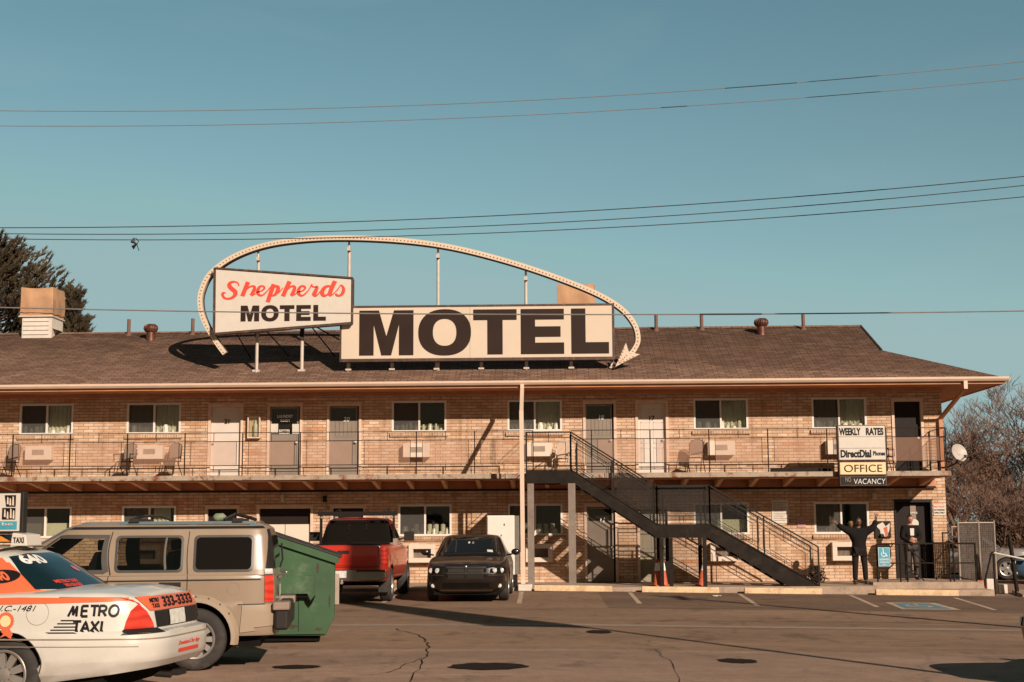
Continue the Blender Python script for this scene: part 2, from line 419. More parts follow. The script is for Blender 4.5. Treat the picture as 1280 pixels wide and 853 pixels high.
so.rotation_euler = sun_dir.to_track_quat('Z', 'Y').to_euler(); so.location = (20, -30, 30)
SC.view_settings.view_transform = 'Standard'; SC.view_settings.look = 'None'
SC.view_settings.exposure = .28; SC.view_settings.gamma = 1
try: SC.view_settings.use_curve_mapping = False
except Exception: pass
# ================================================================ ground
def sheet(name, x0, x1, y0, y1, dz, mat, nx=40, ny=12):
    bm = bmesh.new(); rows = []
    for j in range(ny+1):
        y = y0+(y1-y0)*j/ny
        rows.append([bm.verts.new((x0+(x1-x0)*i/nx, y, gz(x0+(x1-x0)*i/nx)+dz)) for i in range(nx+1)])
    for j in range(ny):
        for i in range(nx): bm.faces.new((rows[j][i], rows[j][i+1], rows[j+1][i+1], rows[j+1][i]))
    me = bpy.data.meshes.new(name); bm.to_mesh(me); bm.free()
    return struct(link(name, me, mat))
# big ground sheet; columns end exactly at the slope breaks so strips above it never cross it
def big_ground():
    bm = bmesh.new(); xs = [-900, -200, -60, -30, 0, 26, 60, 200, 900]; ys = [-300, -80, -45, 0, 20, 60, 200, 1500]
    vs = [[bm.verts.new((x, y, gz(x)-.012)) for x in xs] for y in ys]
    for j in range(len(ys)-1):
        for i in range(len(xs)-1): bm.faces.new((vs[j][i], vs[j][i+1], vs[j+1][i+1], vs[j+1][i]))
    me = bpy.data.meshes.new('ground'); bm.to_mesh(me); bm.free(); return struct(link('ground', me, M['dirt']))
big_ground()
def strip(name, x0, x1, y0, y1, dz, mat):
    """sheet that follows the lot's slope, with its break at x = 0"""
    bm = bmesh.new(); xs = [x for x in (x0, 0, 26, x1) if x0 <= x <= x1]; xs = sorted(set(xs))
    a = [bm.verts.new((x, y0, gz(x)+dz)) for x in xs]; b = [bm.verts.new((x, y1, gz(x)+dz)) for x in xs]
    for i in range(len(xs)-1): bm.faces.new((a[i], a[i+1], b[i+1], b[i]))
    me = bpy.data.meshes.new(name); bm.to_mesh(me); bm.free(); return struct(link(name, me, mat))
strip('parking_lot', -60, 60, -20.0, -3.05, -.004, M['lot'])
M['patchlot'] = asphalt_mat('darker_asphalt_patch', (.158, .098, .065), .8)
strip('asphalt_patch', 1.1, 26, -10.2, -3.055, -.001, M['patchlot'])
strip('road', -60, 60, -60, -20.0, -.004, M['road'])
strip('concrete_gutter_strip', -60, 60, -15.55, -15.1, 0, M['seam'])
for i, (x, y, s_) in enumerate([(.3, -4.9, 1), (-.1, -5.6, .8), (2.9, -5.0, 1.1), (3.5, -4.3, .7), (5.9, -4.9, 1), (8.9, -4.7, .9), (5.4, -5.8, .7), (1.2, -12.5, .9), (-1.6, -12.8, 1), (4.2, -13.2, .8), (2.2, -18.3, .7), (.2, -17.6, .9), (-2.4, -18.6, .8), (6.3, -13.8, .8), (9.3, -8.2, .8)]):
    bm = bmesh.new(); bm.faces.new([bm.verts.new((a*s_, c*s_, gz(x+a*s_)-gz(x))) for a, c in ((-1, -.6), (1, -.6), (1, .6), (-1, .6))])
    me = bpy.data.meshes.new('oil_stain'); bm.to_mesh(me); bm.free(); o = struct(link('oil_stain', me, M['oil'])); o.location = (x, y, gz(x)+.0015+.0002*i)
# painted lines
def painted(name, a, b, wd, mat, dz=.004):
    a = Vector(a); b = Vector(b); d = (b-a).normalized(); n = Vector((-d.y, d.x))*wd/2
    ps = [a+n, a-n, b-n, b+n]
    bm = bmesh.new(); bm.faces.new([bm.verts.new((p.x, p.y, gz(p.x)+dz)) for p in ps])
    me = bpy.data.meshes.new(name); bm.to_mesh(me); bm.free(); return struct(link(name, me, mat))
for x0, y0, x1, y1 in [(-.87, -3.6, -.8, -9.0), (1.9, -3.6, 1.85, -8.6), (4.68, -3.7, 4.4, -8.8), (7.5, -3.6, 7.0, -8.8), (9.95, -4.2, 9.35, -9.4), (-3.9, -3.6, -3.85, -8.5), (-7, -3.6, -7, -8.5), (-10, -3.6, -10, -8.5)]:
    painted('parking_line', (x0, y0), (x1, y1), .11, M['paintline'])
# wheelchair square painted on the lot
def sheet_poly(name, pts, mat, dz):
    bm = bmesh.new(); bm.faces.new([bm.verts.new((x, y, gz(x)+dz)) for x, y in pts])
    me = bpy.data.meshes.new(name); bm.to_mesh(me); bm.free(); return struct(link(name, me, mat))
sheet_poly('painted_parking_square', [(7.35, -9.55), (8.62, -9.5), (8.75, -6.85), (7.62, -6.85)], M['paintline'], .004)
sheet_poly('painted_parking_square', [(7.50, -9.25), (8.48, -9.2), (8.58, -7.1), (7.74, -7.1)], M['bluepaint'], .008)
def ring_pts(cx, cy, rx, ry, a0, a1, wd, n=18):
    o = [(cx+rx*math.cos(rad(a0+(a1-a0)*i/n)), cy+ry*math.sin(rad(a0+(a1-a0)*i/n))) for i in range(n+1)]
    k = [(cx+(rx-wd)*math.cos(rad(a1+(a0-a1)*i/n)), cy+(ry-wd*2)*math.sin(rad(a1+(a0-a1)*i/n))) for i in range(n+1)]
    return o+k
sheet_poly('painted_wheelchair_symbol', ring_pts(8.0, -8.35, .26, .55, 130, 395, .07), M['paintline'], .012)
sheet_poly('painted_wheelchair_symbol', [(8.0, -8.2), (8.07, -7.55), (8.14, -7.55), (8.08, -8.1), (8.28, -8.2), (8.3, -8.6), (8.24, -8.6), (8.22, -8.3)], M['paintline'], .012)
# tar patches and stains
def blob(name, cx, cy, rx, ry, mat, dz=.004, seed=0):
    rn = random.Random(seed); n = 26
    sheet_poly(name, [(cx+rx*math.cos(2*math.pi*i/n)*(1+rn.uniform(-.12, .12)), cy+ry*math.sin(2*math.pi*i/n)*(1+rn.uniform(-.12, .12))) for i in range(n)], mat, dz)
for i, (x, y, rx, ry) in enumerate([(-.83, -22.5, .47, .42), (2.33, -21.5, .26, .3), (-3.2, -22.5, .3, .22), (.70, -16.9, .2, .35)]):
    blob('tar_patch', x, y, rx, ry, M['stain'], seed=i)
def crack(name, pts, wd):
    bm = bmesh.new(); P = [Vector(p) for p in pts]; Q = []
    rn = random.Random(len(pts)); 
    for a, b in zip(P, P[1:]):
        for k in range(7): Q.append(a.lerp(b, k/7)+Vector((rn.uniform(-.035, .035), rn.uniform(-.05, .05))))
    Q.append(P[-1]); prev = None
    for i, q in enumerate(Q):
        w_ = wd*rn.uniform(.5, 1.3)
        a = bm.verts.new((q.x-w_/2, q.y, gz(q.x)+.003)); b = bm.verts.new((q.x+w_/2, q.y, gz(q.x)+.003))
        if prev: bm.faces.new((prev[0], prev[1], b, a))
        prev = (a, b)
    me = bpy.data.meshes.new(name); bm.to_mesh(me); bm.free(); struct(link(name, me, M['stain']))
crack('pavement_crack', [(-2.7, -16.2), (-2.15, -17.6), (-1.85, -19.3), (-1.72, -21.2), (-1.62, -24), (-1.5, -26.5)], .018)
crack('pavement_crack', [(-1.74, -21.4), (-2.0, -23.2), (-2.2, -23.5)], .012)
crack('pavement_crack', [(1.4, -20.0), (1.45, -22), (1.33, -25)], .008)
# walkway along the wall and the raised office pad
b = MB(); b.box(-60, 8.35, -3.05, 0, -.3, .08); struct(b.build('walkway', M['concrete']))
b = MB(); b.prism([(-2.35, .15), (-2.35, -.35), (0.0, -.35), (0.0, .15)], 8.36, 11.25, 'X')
struct(b.build('office_pad', M['concrete'], bevel=.01))
b = MB(); b.box(8.36, 11.3, -3.05, -2.36, -.35, -.02); struct(b.build('walkway', M['concrete']))
b = MB(); b.prism([(11.9, -3.4), (18, -5.6), (26, -5.8), (26, 0), (12.4, -1.0)], -.5, -.12, 'Z'); struct(b.build('side_pavement', M['concrete']))

# ================================================================ motel building
bld = thing('motel_building', 'two-storey tan brick motel with brown shingle roof, balcony and rows of doors', 'building')
XL, XR, YB = -19.5, 11.0, 9.4
ZT = 5.5
UW = [(-15.45, -13.88), (-12.32, -10.75), (-4.65, -3.08), (-1.33, .23), (3.98, 5.53), (7.33, 8.88)]
LW = [(-15.38, -13.83), (-12.38, -10.82), (-4.45, -2.93), (-1.33, .22), (3.92, 5.48), (7.30, 8.84)]
UD = [(-9.95, -8.93), (-8.24, -7.22), (-6.52, -5.52), (.83, 1.78), (2.32, 3.26), (9.58, 10.47)]
LD = [(-9.98, -8.99), (-8.50, -6.88), (-6.39, -5.37), (.83, 1.78), (2.32, 3.26), (9.55, 10.60)]
ops = [(a, c, 4.35, 5.25) for a, c in UW]+[(a, c, 1.40, 2.29) for a, c in LW]
ops += [(a, c, 3.10, 5.19) for a, c in UD]+[(a, c, .08, 2.27) for a, c in LD[:5]]+[(9.55, 10.60, .15, 2.32)]
def wall_with_openings(x0, x1, z0, z1, ops, y0, y1):
    bm = bmesh.new()
    xs = sorted({x0, x1}|{v for o in ops for v in o[:2]}); zs = sorted({z0, z1}|{v for o in ops for v in o[2:]})
    # long cells are fine
    def solid(i, j):
        if i < 0 or j < 0 or i >= len(xs)-1 or j >= len(zs)-1: return False
        cx = (xs[i]+xs[i+1])/2; cz = (zs[j]+zs[j+1])/2
        return not any(o[0] < cx < o[1] and o[2] < cz < o[3] for o in ops)
    V = {}
    def v(x, y, z):
        k = (round(x, 4), round(y, 4), round(z, 4))
        if k not in V: V[k] = bm.verts.new(k)
        return V[k]
    for i in range(len(xs)-1):
        for j in range(len(zs)-1):
            if not solid(i, j): continue
            a, b_, c, d = xs[i], xs[i+1], zs[j], zs[j+1]
            bm.faces.new((v(a, y0, c), v(b_, y0, c), v(b_, y0, d), v(a, y0, d)))
            bm.faces.new((v(a, y1, d), v(b_, y1, d), v(b_, y1, c), v(a, y1, c)))
            if not solid(i-1, j): bm.faces.new((v(a, y0, c), v(a, y0, d), v(a, y1, d), v(a, y1, c)))
            if not solid(i+1, j): bm.faces.new((v(b_, y0, c), v(b_, y1, c), v(b_, y1, d), v(b_, y0, d)))
            if not solid(i, j-1): bm.faces.new((v(a, y0, c), v(a, y1, c), v(b_, y1, c), v(b_, y0, c)))
            if not solid(i, j+1): bm.faces.new((v(a, y0, d), v(b_, y0, d), v(b_, y1, d), v(a, y1, d)))
    me = bpy.data.meshes.new('wall'); bm.to_mesh(me); bm.free(); return me
link('wall', wall_with_openings(XL, XR, -.35, ZT, ops, 0, .22), M['brick'], bld)
b = MB(); b.box(XR-.22, XR, .22, YB, -.5, ZT); b.build('wall', M['brick'], bld)
b = MB(); b.box(XL, XL+.22, .22, YB, -.5, ZT); b.build('wall', M['brick'], bld)
b = MB(); b.box(XL, XR, YB, YB+.22, -.5, ZT); b.build('wall', M['brick'], bld)
b = MB(); b.box(XL+.22, XR-.22, .23, YB, 2.75, 3.05); b.box(XL+.22, XR-.22, 2.9, 3.0, 0, 2.74); b.box(XL+.22, XR-.22, 2.9, 3.0, 3.06, ZT)
b.box(XL+.22, XR-.22, .23, YB, 0, .05)
b.build('interior_partition', M['dark'], bld)
# roof: hip with a small gable, 5 in 12
SL = .413; YE = -1.4; YR = 4.0; ZE = 5.63; XT = 12.4
zr = lambda y: ZE+SL*(y-YE)
XG = 9.7; yg = YE+(XT-XG)      # gable plane
bm = bmesh.new(); V = lambda *p: bm.verts.new(p)
XLe = XL-1.4; YBe = YR*2-YE
A = V(XLe, YE, ZE); B = V(XT, YE, ZE); Cc = V(XG, yg, zr(yg)); D = V(XG, YR, zr(YR)); E = V(XLe, YR, zr(YR))
bm.faces.new((A, B, Cc, D, E))
B2 = V(XT, YBe, ZE); C2 = V(XG, YR*2-yg, zr(yg)); A2 = V(XLe, YBe, ZE)
bm.faces.new((E, D, C2, B2, A2)); bm.faces.new((B, B2, C2, Cc)); 
res = bmesh.ops.solidify(bm, geom=bm.faces[:], thickness=.0)
me = bpy.data.meshes.new('roof'); bm.to_mesh(me); bm.free()
ro = link('roof', me, M['shingle'], bld)
b = MB(); b.prism([(yg+.15, zr(yg)+.02), (YR, zr(YR)-.05), (YR*2-yg-.15, zr(yg)+.02)], XG-.25, XG-.2, 'X'); b.build('gable_wall', M['tanwood'], bld)
b = MB(); b.beam((XG-.02, yg, zr(yg)-.03), (XG-.02, YR, zr(YR)-.03), .05, .12, (0, 0, 1)); b.build('rake_board', M['signrim'], bld)
b = MB()
for i in range(60):
    x = XLe+i*(XG-XLe)/60; b.prism([(YR-.16, zr(YR)-.045), (YR, zr(YR)+.028), (YR+.16, zr(YR)-.045)], x+.01, x+(XG-XLe)/60-.005, 'X')
b.build('ridge_cap', M['shingle'], bld)
b = MB()
b.box(XLe, XT-.06, YE+.06, YBe-.06, 5.50, 5.525)
b.build('soffit', M['soffit'], bld)
b = MB()
b.box(XLe, XT-.05, YE+.02, YE+.05, 5.47, 5.64); b.box(XT-.05, XT-.02, YE+.02, YBe, 5.47, 5.64)
b.build('fascia_board', M['soffit'], bld)
b = MB()
prof = [(-1.40, 5.535), (-1.475, 5.545), (-1.52, 5.60), (-1.525, 5.655), (-1.51, 5.655), (-1.505, 5.605), (-1.465, 5.557), (-1.395, 5.547), (-1.38, 5.65), (-1.40, 5.65)]
b.prism(prof, XLe, XT+.06, 'X')
b.build('gutter', M['gutter'], bld)
b = MB(); b.prism([(-y+XT-1.4 if False else XT+(-1.4-y), z) for y, z in prof], YE-.02, YBe, 'Y'); b.build('gutter', M['gutter'], bld)
# frieze board under the soffit and the lower ledger
b = MB(); b.box(XL, XR+.02, -.03, -.002, 5.40, 5.497); b.build('frieze_board', M['soffit'], bld)
# slab and brackets
SX0, SX1 = XL, 10.72
b = MB(); b.box(SX0, SX1, -1.68, -.002, 2.955, 3.09); b.build('balcony_slab', M['slab'], bld, bevel=.008)
b = MB(); b.box(SX0, SX1, -1.62, -.04, 2.935, 2.952); b.build('balcony_soffit', M['soffit'], bld)
b = MB(); b.box(SX0, SX1, -.045, -.004, 2.72, 2.93); b.build('ledger_board', M['soffit'], bld)
b = MB(); b.box(SX0, SX1, -.10, -.047, 2.66, 2.715); b.build('conduit', M['black'], bld)
k = 0; x = 10.3
while x > XL:
    b = MB(); b.prism([(-1.60, 2.93), (-1.60, 2.92), (-.05, 2.72), (-.05, 2.93)], x-.055, x+.055, 'X')
    b.build('bracket', M['bracket'], bld); x -= .955
# downpipes
b = MB(); w_ = .10
b.beam((-.87, -1.46, 5.56), (-.87, -1.46, 5.42), .10, .08, (0, 1, 0)); b.beam((-.87, -1.44, 5.45), (-.86, -2.99, 4.66), .10, .08)
b.beam((-.86, -2.98, 4.70), (-.84, -3.0, .18), .11, .09, (0, 1, 0)); b.build('downpipe', M['gutter'], bld)
b = MB(); b.box(-.97, -.60, -3.25, -2.75, .0, .17); b.build('pipe_base', M['white'], bld, bevel=.02)
b = MB(); b.beam((11.28, -1.44, 5.56), (11.28, -1.44, 5.33), .10, .08, (0, 1, 0)); b.build('downpipe', M['gutter'], bld)
b = MB(); b.beam((11.28, -1.44, 5.36), (10.93, -.09, 4.62), .10, .08); b.beam((10.93, -.08, 4.66), (10.93, -.08, 3.12), .10, .07, (0, 1, 0)); b.build('downpipe', M['soffit'], bld)

# windows -------------------------------------------------------
def curtain_mesh(x0, x1, z0, z1, y, seed, amp=.025):
    rn = random.Random(seed); bm = bmesh.new(); n = int((x1-x0)/.018)+2; rows = []
    ph = rn.random()*6
    for z in (z0, (z0+z1)/2, z1):
        row = []
        for i in range(n+1):
            x = x0+(x1-x0)*i/n
            row.append(bm.verts.new((x, y+amp*math.sin(x*52+ph+.6*math.sin(x*9))+.01*math.sin(x*140), z)))
        rows.append(row)
    for j in range(2):
        for i in range(n): bm.faces.new((rows[j][i], rows[j][i+1], rows[j+1][i+1], rows[j+1][i]))
    me = bpy.data.meshes.new('curtain'); bm.to_mesh(me); bm.free(); return me
def window(x0, x1, z0, z1, seed, cur=(.5, 1), lower=False, items=True, blind=0, scr=True):
    f = .055; y0, y1 = .03, .13; xm = (x0+x1)/2
    b = MB(); b.box(x0, x1, y0-.035, y1, z0, z0+f); b.box(x0, x1, y0-.035, y1, z1-f, z1)
    b.box(x0, x0+f, y0-.035, y1, z0+f, z1-f); b.box(x1-f, x1, y0-.035, y1, z0+f, z1-f)
    b.box(xm-.025, xm+.025, y0, y1, z0+f, z1-f)
    w = b.build('window', M['vinyl'], bld)
    b = MB(); b.box(x0+f, xm-.026, .075, .081, z0+f, z1-f); b.build('pane', M['glass'], w)
    b = MB(); b.box(xm+.026, x1-f, .095, .101, z0+f, z1-f); b.build('pane', M['glass'], w)
    if scr: b = MB(); b.box(x0+f, xm-.026, .045, .048, z0+f, z1-f); b.build('insect_screen', M['screen'], w)
    W_ = x1-x0
    if scr and seed % 2 == 0: link('curtain', curtain_mesh(x0+.06, xm-.05, z0+.02, z1-.05, .24, seed+50), M['curtain'], w, smooth=True)
    if cur: link('curtain', curtain_mesh(x0+W_*cur[0]+.02, x0+W_*cur[1]-.05, z0+.02, z1-.05, .21, seed), M['curtain'], w, smooth=True)
    if blind:
        b = MB(); b.box(x0+.06, x1-.06, .30, .31, z0+.03, z0+blind); b.build('half_blind', M['blind'], w)
    if items:
        rn = random.Random(seed); b = MB(); x = x0+.09
        while x < x1-.2:
            ww = rn.uniform(.07, .20); hh = rn.uniform(.07, .24)
            b.lathe([(ww/2, z0+.05), (ww/2, z0+.05+hh*.6), (ww*.33, z0+.05+hh)], (x+ww/2, .155, 0), 'Z', 8)
            x += ww+rn.uniform(.0, .09)
        b.build('sill_clutter', M['white'], w)
    # brick sill
    b = MB(); n = max(3, int((W_+.1)/.075)); 
    for i in range(n):
        xa = x0-.05+(W_+.1)*i/n; b.prism([(-.002, z0-.115), (-.055, z0-.13), (-.065, z0-.035), (-.002, z0-.004)], xa+.004, xa+(W_+.1)/n-.004, 'X')
    b.build('brick_sill', M['brick'], w)
    return w
curs = [(.5, 1), (.5, 1), (.0, 0), (.5, 1), (.48, 1), (.48, 1)]
for i, (a, c) in enumerate(UW): window(a, c, 4.35, 5.25, i+1, curs[i] if curs[i][1] else None, blind=0 if i != 2 else .24)
window(*LW[0], 1.40, 2.29, 21, None, items=False, blind=.42)
window(*LW[1], 1.40, 2.29, 22, (.55, .9), items=False)
window(*LW[2], 1.40, 2.29, 23, None, blind=0)
window(*LW[3], 1.40, 2.29, 24, None, blind=.0)
window(*LW[4], 1.40, 2.29, 25, None, items=False, blind=.42)
window(*LW[5], 1.40, 2.29, 26, None, items=False)
for (a, c), n in ((LW[2], 4), (LW[3], 3)):   # cups and stacked rolls on the lower sills
    b = MB()
    for k in range(n+2):
        xx = a+.5+k*.19
        if xx < c-.12: b.lathe([(.062, 1.46), (.07, 1.72), (.03, 1.74)], (xx, .2, 0), 'Z', 10)
    b.build('paper_towel_rolls', M['white'], bld)
# air conditioners ----------------------------------------------
def ac_upper(cx, z0=3.62, z1=4.01, w=.76):
    b = MB(); b.box(cx-w/2, cx+w/2, -.26, .0, z0, z1); a = b.build('air_conditioner', M['ac'], bld, bevel=.012)
    b = MB()
    for k in range(6): b.box(cx-.17, cx+.17, -.266, -.261, z0+.14+k*.026, z0+.158+k*.026)
    b.build('vent_grille', M['acgrille'], a)
for cx in (-14.78, -11.57, -3.92, -.43, 4.72, 8.05): ac_upper(cx)
def ac_lower(cx, z0=.66, z1=1.17, w=.76):
    b = MB(); f = .13
    b.box(cx-w/2, cx+w/2, -.24, -.001, z0, z0+f); b.box(cx-w/2, cx+w/2, -.24, -.001, z1-f, z1)
    b.box(cx-w/2, cx-w/2+f, -.24, -.001, z0+f, z1-f); b.box(cx+w/2-f, cx+w/2, -.24, -.001, z0+f, z1-f)
    a = b.build('air_conditioner', M['ac'], bld, bevel=.008)
    b = MB()
    b.box(cx-w/2+f, cx+w/2-f, -.03, -.02, z0+f, z1-f)
    for k in range(14): b.box(cx-w/2+f+k*.036, cx-w/2+f+k*.036+.012, -.05, -.03, z0+f, z1-f)
    b.build('vent_grille', M['acgrille'], a)
for cx in (-14.6, -11.57, -3.75, -.45, 4.73, 8.12): ac_lower(cx)
# doors -----------------------------------------------------------
def casing(a, c, z0, z1, mat='tanwood', w=.075):
    b = MB(); b.box(a, a+w, -.035, .14, z0, z1); b.box(c-w, c, -.035, .14, z0, z1); b.box(a+w, c-w, -.035, .14, z1-w, z1); b.box(a-.03, c+.03, -.03, -.003, z1+.002, z1+.035)
    return b.build('door', M[mat], bld)
def knob(par, x, z, y, mat='pole'):
    b = MB(); b.lathe([(.02, 0), (.02, -.04), (.034, -.05), (.034, -.075), (.01, -.085)], (x, y, z), 'Y', 10); b.build('handle', M[mat], par, smooth=True)
def panel_door(a, c, z0, z1, mat, num=None, nummat='blackletter', ajar=0, knobside=1, panels=True, nx=.5):
    d = casing(a, c, z0, z1); w = .075
    b = MB(); b.box(a+w, c-w, .08, .12, z0+.01, z1-w-.003); leaf = b.build('door_leaf', M[mat], d)
    if panels:
        W_ = c-a-2*w; H = z1-w-z0; b = MB()
        for cx in (.27, .73):
            for (p0, p1) in ((.08, .38), (.44, .74), (.80, .93)):
                xa, xb = a+w+W_*(cx-.17), a+w+W_*(cx+.17); za, zb = z0+H*p0, z0+H*p1
                for bx in ((xa, xb, za, za+.02), (xa, xb, zb-.02, zb), (xa, xa+.02, za, zb), (xb-.02, xb, za, zb)):
                    b.box(bx[0], bx[1], .072, .0795, bx[2], bx[3])
        b.build('door_moulding', M[mat], d)
    knob(d, (c-w-.08) if knobside > 0 else (a+w+.08), z0+.98, .08)
    if num: text('room_number', num, M[nummat], d, ((a+c)/2-.06+(nx-.5), .066, z1-.55), h=.13, bold=.02)
    return d
def storm_door(a, c, z0, z1, num=None, vert=True, mid=1.12, top=1.60):
    d = casing(a, c, z0, z1); w = .075
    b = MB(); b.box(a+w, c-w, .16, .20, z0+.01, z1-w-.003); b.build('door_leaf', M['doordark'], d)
    b = MB(); x0, x1 = a+w+.003, c-w-.05
    b.box(x0, x0+.04, .03, .06, z0+.02, z1-w-.01); b.box(x1-.04, x1, .03, .06, z0+.02, z1-w-.01)
    b.box(x0+.04, x1-.04, .03, .06, z0+.02, z0+.10); b.box(x0+.04, x1-.04, .03, .06, z0+mid, z0+mid+.03); b.box(x0+.04, x1-.04, .03, .06, z1-w-.06, z1-w-.01)
    b.build('storm_door_frame', M['boards'], d)
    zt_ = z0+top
    b = MB(); b.box(x0+.04, x1-.04, .043, .047, zt_, z1-w-.06); b.build('storm_door_shade_glass', M['glass'], d)  # dark glazed top stands in for the shade on the door's upper part
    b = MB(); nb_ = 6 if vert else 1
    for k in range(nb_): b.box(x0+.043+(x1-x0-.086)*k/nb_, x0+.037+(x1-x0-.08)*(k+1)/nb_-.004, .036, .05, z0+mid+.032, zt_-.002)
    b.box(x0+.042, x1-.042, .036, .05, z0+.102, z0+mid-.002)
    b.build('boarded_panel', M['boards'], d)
    knob(d, x1-.04, z0+.98, .03)
    if num: text('room_number', num, M['whiteletter'], d, ((a+c)/2-.03, .02, z1-.52), h=.13, bold=.02, shear=.2)
    return d
Z2 = 3.10
panel_door(*UD[0], Z2, 5.19, 'doorwhite', '21', knobside=-1, panels=False)
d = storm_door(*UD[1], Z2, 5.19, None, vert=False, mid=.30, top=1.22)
text('laundry_lettering', 'LAUNDRY', M['whiteletter'], d, (-7.96, .02, 4.79), w=.46, h=.085, bold=.02)
text('laundry_lettering', 'ROOM', M['whiteletter'], d, (-7.86, .02, 4.68), w=.26, h=.075, bold=.02)
b = MB(); b.box(-8.14, -7.93, .015, .022, 4.35, 4.62); b.build('paper_notice', M['signwhite'], d)
b = MB(); b.box(-7.52, -7.32, .015, .022, 4.33, 4.61); b.build('paper_notice', M['signwhite'], d)
b = MB(); b.box(-7.90, -7.60, .015, .022, 4.33, 4.45); ps = b.build('open_placard', M['signwhite'], d)
text('lettering', 'OPEN', M['blackletter'], ps, (-7.88, .012, 4.35), w=.26, h=.08, bold=.02)
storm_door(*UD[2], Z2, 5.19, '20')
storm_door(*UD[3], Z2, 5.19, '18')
panel_door(*UD[4], Z2, 5.19, 'doorwhite', '17', knobside=1)
panel_door(*UD[5], Z2, 5.19, 'doordark', None, panels=False)
panel_door(*LD[0], .08, 2.27, 'doordark', None, panels=False)
# double door with boarded lower half
d = casing(*LD[1], .08, 2.27)
b = MB(); b.box(-8.42, -6.96, .10, .14, .09, 2.19); b.build('door_leaf', M['doordark'], d)
b = MB(); b.box(-8.42, -7.70, .05, .09, .10, 1.75); b.box(-7.68, -6.96, .05, .09, .10, 1.75); b.build('beige_board', M['blind'], d)
panel_door(*LD[2], .08, 2.27, 'doordark', None, panels=False)
storm_door(*LD[3], .08, 2.27, '11', vert=False, mid=.7, top=1.72)
panel_door(*LD[4], .08, 2.27, 'dooroffwhite', None)
# office entrance: dark door standing open, dark inner door with a glass strip
d = casing(*LD[5], .15, 2.32, 'black', .05)
b = MB(); b.box(9.62, 10.54, .17, .20, .16, 2.25); b.build('door_leaf', M['doordark'], d)
b = MB(); b.box(10.02, 10.20, .155, .166, .45, 2.15); b.build('door_glass', M['glass'], d)
b = MB(); b.box(10.03, 10.19, .145, .154, .3, 2.2); b.build('glass_strip_backing', M['acgrille'], d)
b = MB(); b.lathe([(.12, 0), (.12, -.006), (.10, -.007)], (10.13, .13, 1.68), 'Y', 18); b.build('round_door_decal', M['signwhite'], d)
text('lettering', 'OFFICE', M['whiteletter'], d, (10.02, .12, 1.95), w=.2, h=.05, bold=.02)
knob(d, 10.42, 1.1, .17, 'chain')
# small fittings on the wall ---------------------------------------
b = MB(); b.box(-8.78, -8.42, -.16, -.001, 4.20, 4.235); b.box(-8.78, -8.75, -.16, -.001, 4.236, 4.84); b.box(-8.45, -8.42, -.16, -.001, 4.236, 4.84); b.box(-8.749, -8.451, -.16, -.001, 4.80, 4.84); b.box(-8.749, -8.451, -.02, -.001, 4.236, 4.799)
cb = b.build('extinguisher_cabinet', M['tanwood'], bld)
b = MB(); b.box(-8.745, -8.455, -.15, -.145, 4.24, 4.795); b.build('cabinet_glass', M['glass'], cb)
b = MB(); b.lathe([(.06, 4.25), (.065, 4.28), (.065, 4.58), (.03, 4.66), (.03, 4.72)], (-8.56, -.08, 0), 'Z', 12); b.build('fire_extinguisher', M['signwhite'], cb, smooth=True)
def wall_lamp(x, z, mat='white', y=-.002):
    b = MB(); b.box(x-.05, x+.05, y-.10, y, z-.09, z+.09); b.box(x-.03, x+.03, y-.14, y-.101, z-.06, z+.04); b.build('wall_lamp', M[mat], bld, bevel=.01)
for x, z in ((-7.75, 2.50), (9.0, 2.45), (9.98, 2.52)): wall_lamp(x, z)
wall_lamp(-6.55, 2.46, 'black')
b = MB(); b.lathe([(.02, 2.62), (.05, 2.60), (.06, 2.54), (.03, 2.49)], (-2.0, -.35, 0), 'Z', 12); b.build('wall_lamp', M['chain'], bld, smooth=True)
# roof vents ---------------------------------------------------------
for x, y, h in ((-13.50, 3.75, .5), (-11.45, 3.75, .5), (3.24, 3.7, .48), (4.67, 3.75, .48), (7.83, 3.65, .47)):
    b = MB(); b.lathe([(.13, zr(y)-.06), (.06, zr(y)+.06), (.055, zr(y)+.06), (.055, zr(y)+h), (.045, zr(y)+h), (.045, zr(y)+h-.05)], (x, y, 0), 'Z', 14)
    b.build('vent_pipe', M['ventpipe'], bld, smooth=True)
for x, y in ((-12.63, 3.2), (6.45, 3.18)):
    b = MB(); z = zr(y)
    b.lathe([(.15, z-.08), (.13, z+.12), (.13, z+.22), (.15, z+.23)], (x, y, 0), 'Z', 20)
    b.lathe([(.15, z+.23), (.19, z+.28), (.205, z+.35), (.19, z+.42), (.13, z+.47), (.03, z+.49)], (x, y, 0), 'Z', 20)
    for k in range(20):
        a = 2*math.pi*k/20; pts = [(x+r*math.cos(a+q), y+r*math.sin(a+q), z+h) for r, h, q in ((.155, .24, 0), (.205, .30, .06), (.218, .35, .12), (.20, .42, .18), (.13, .475, .24))]
        b.tube(pts, .012, 4)
    b.build('turbine_vent', M['vent'], bld, smooth=True)
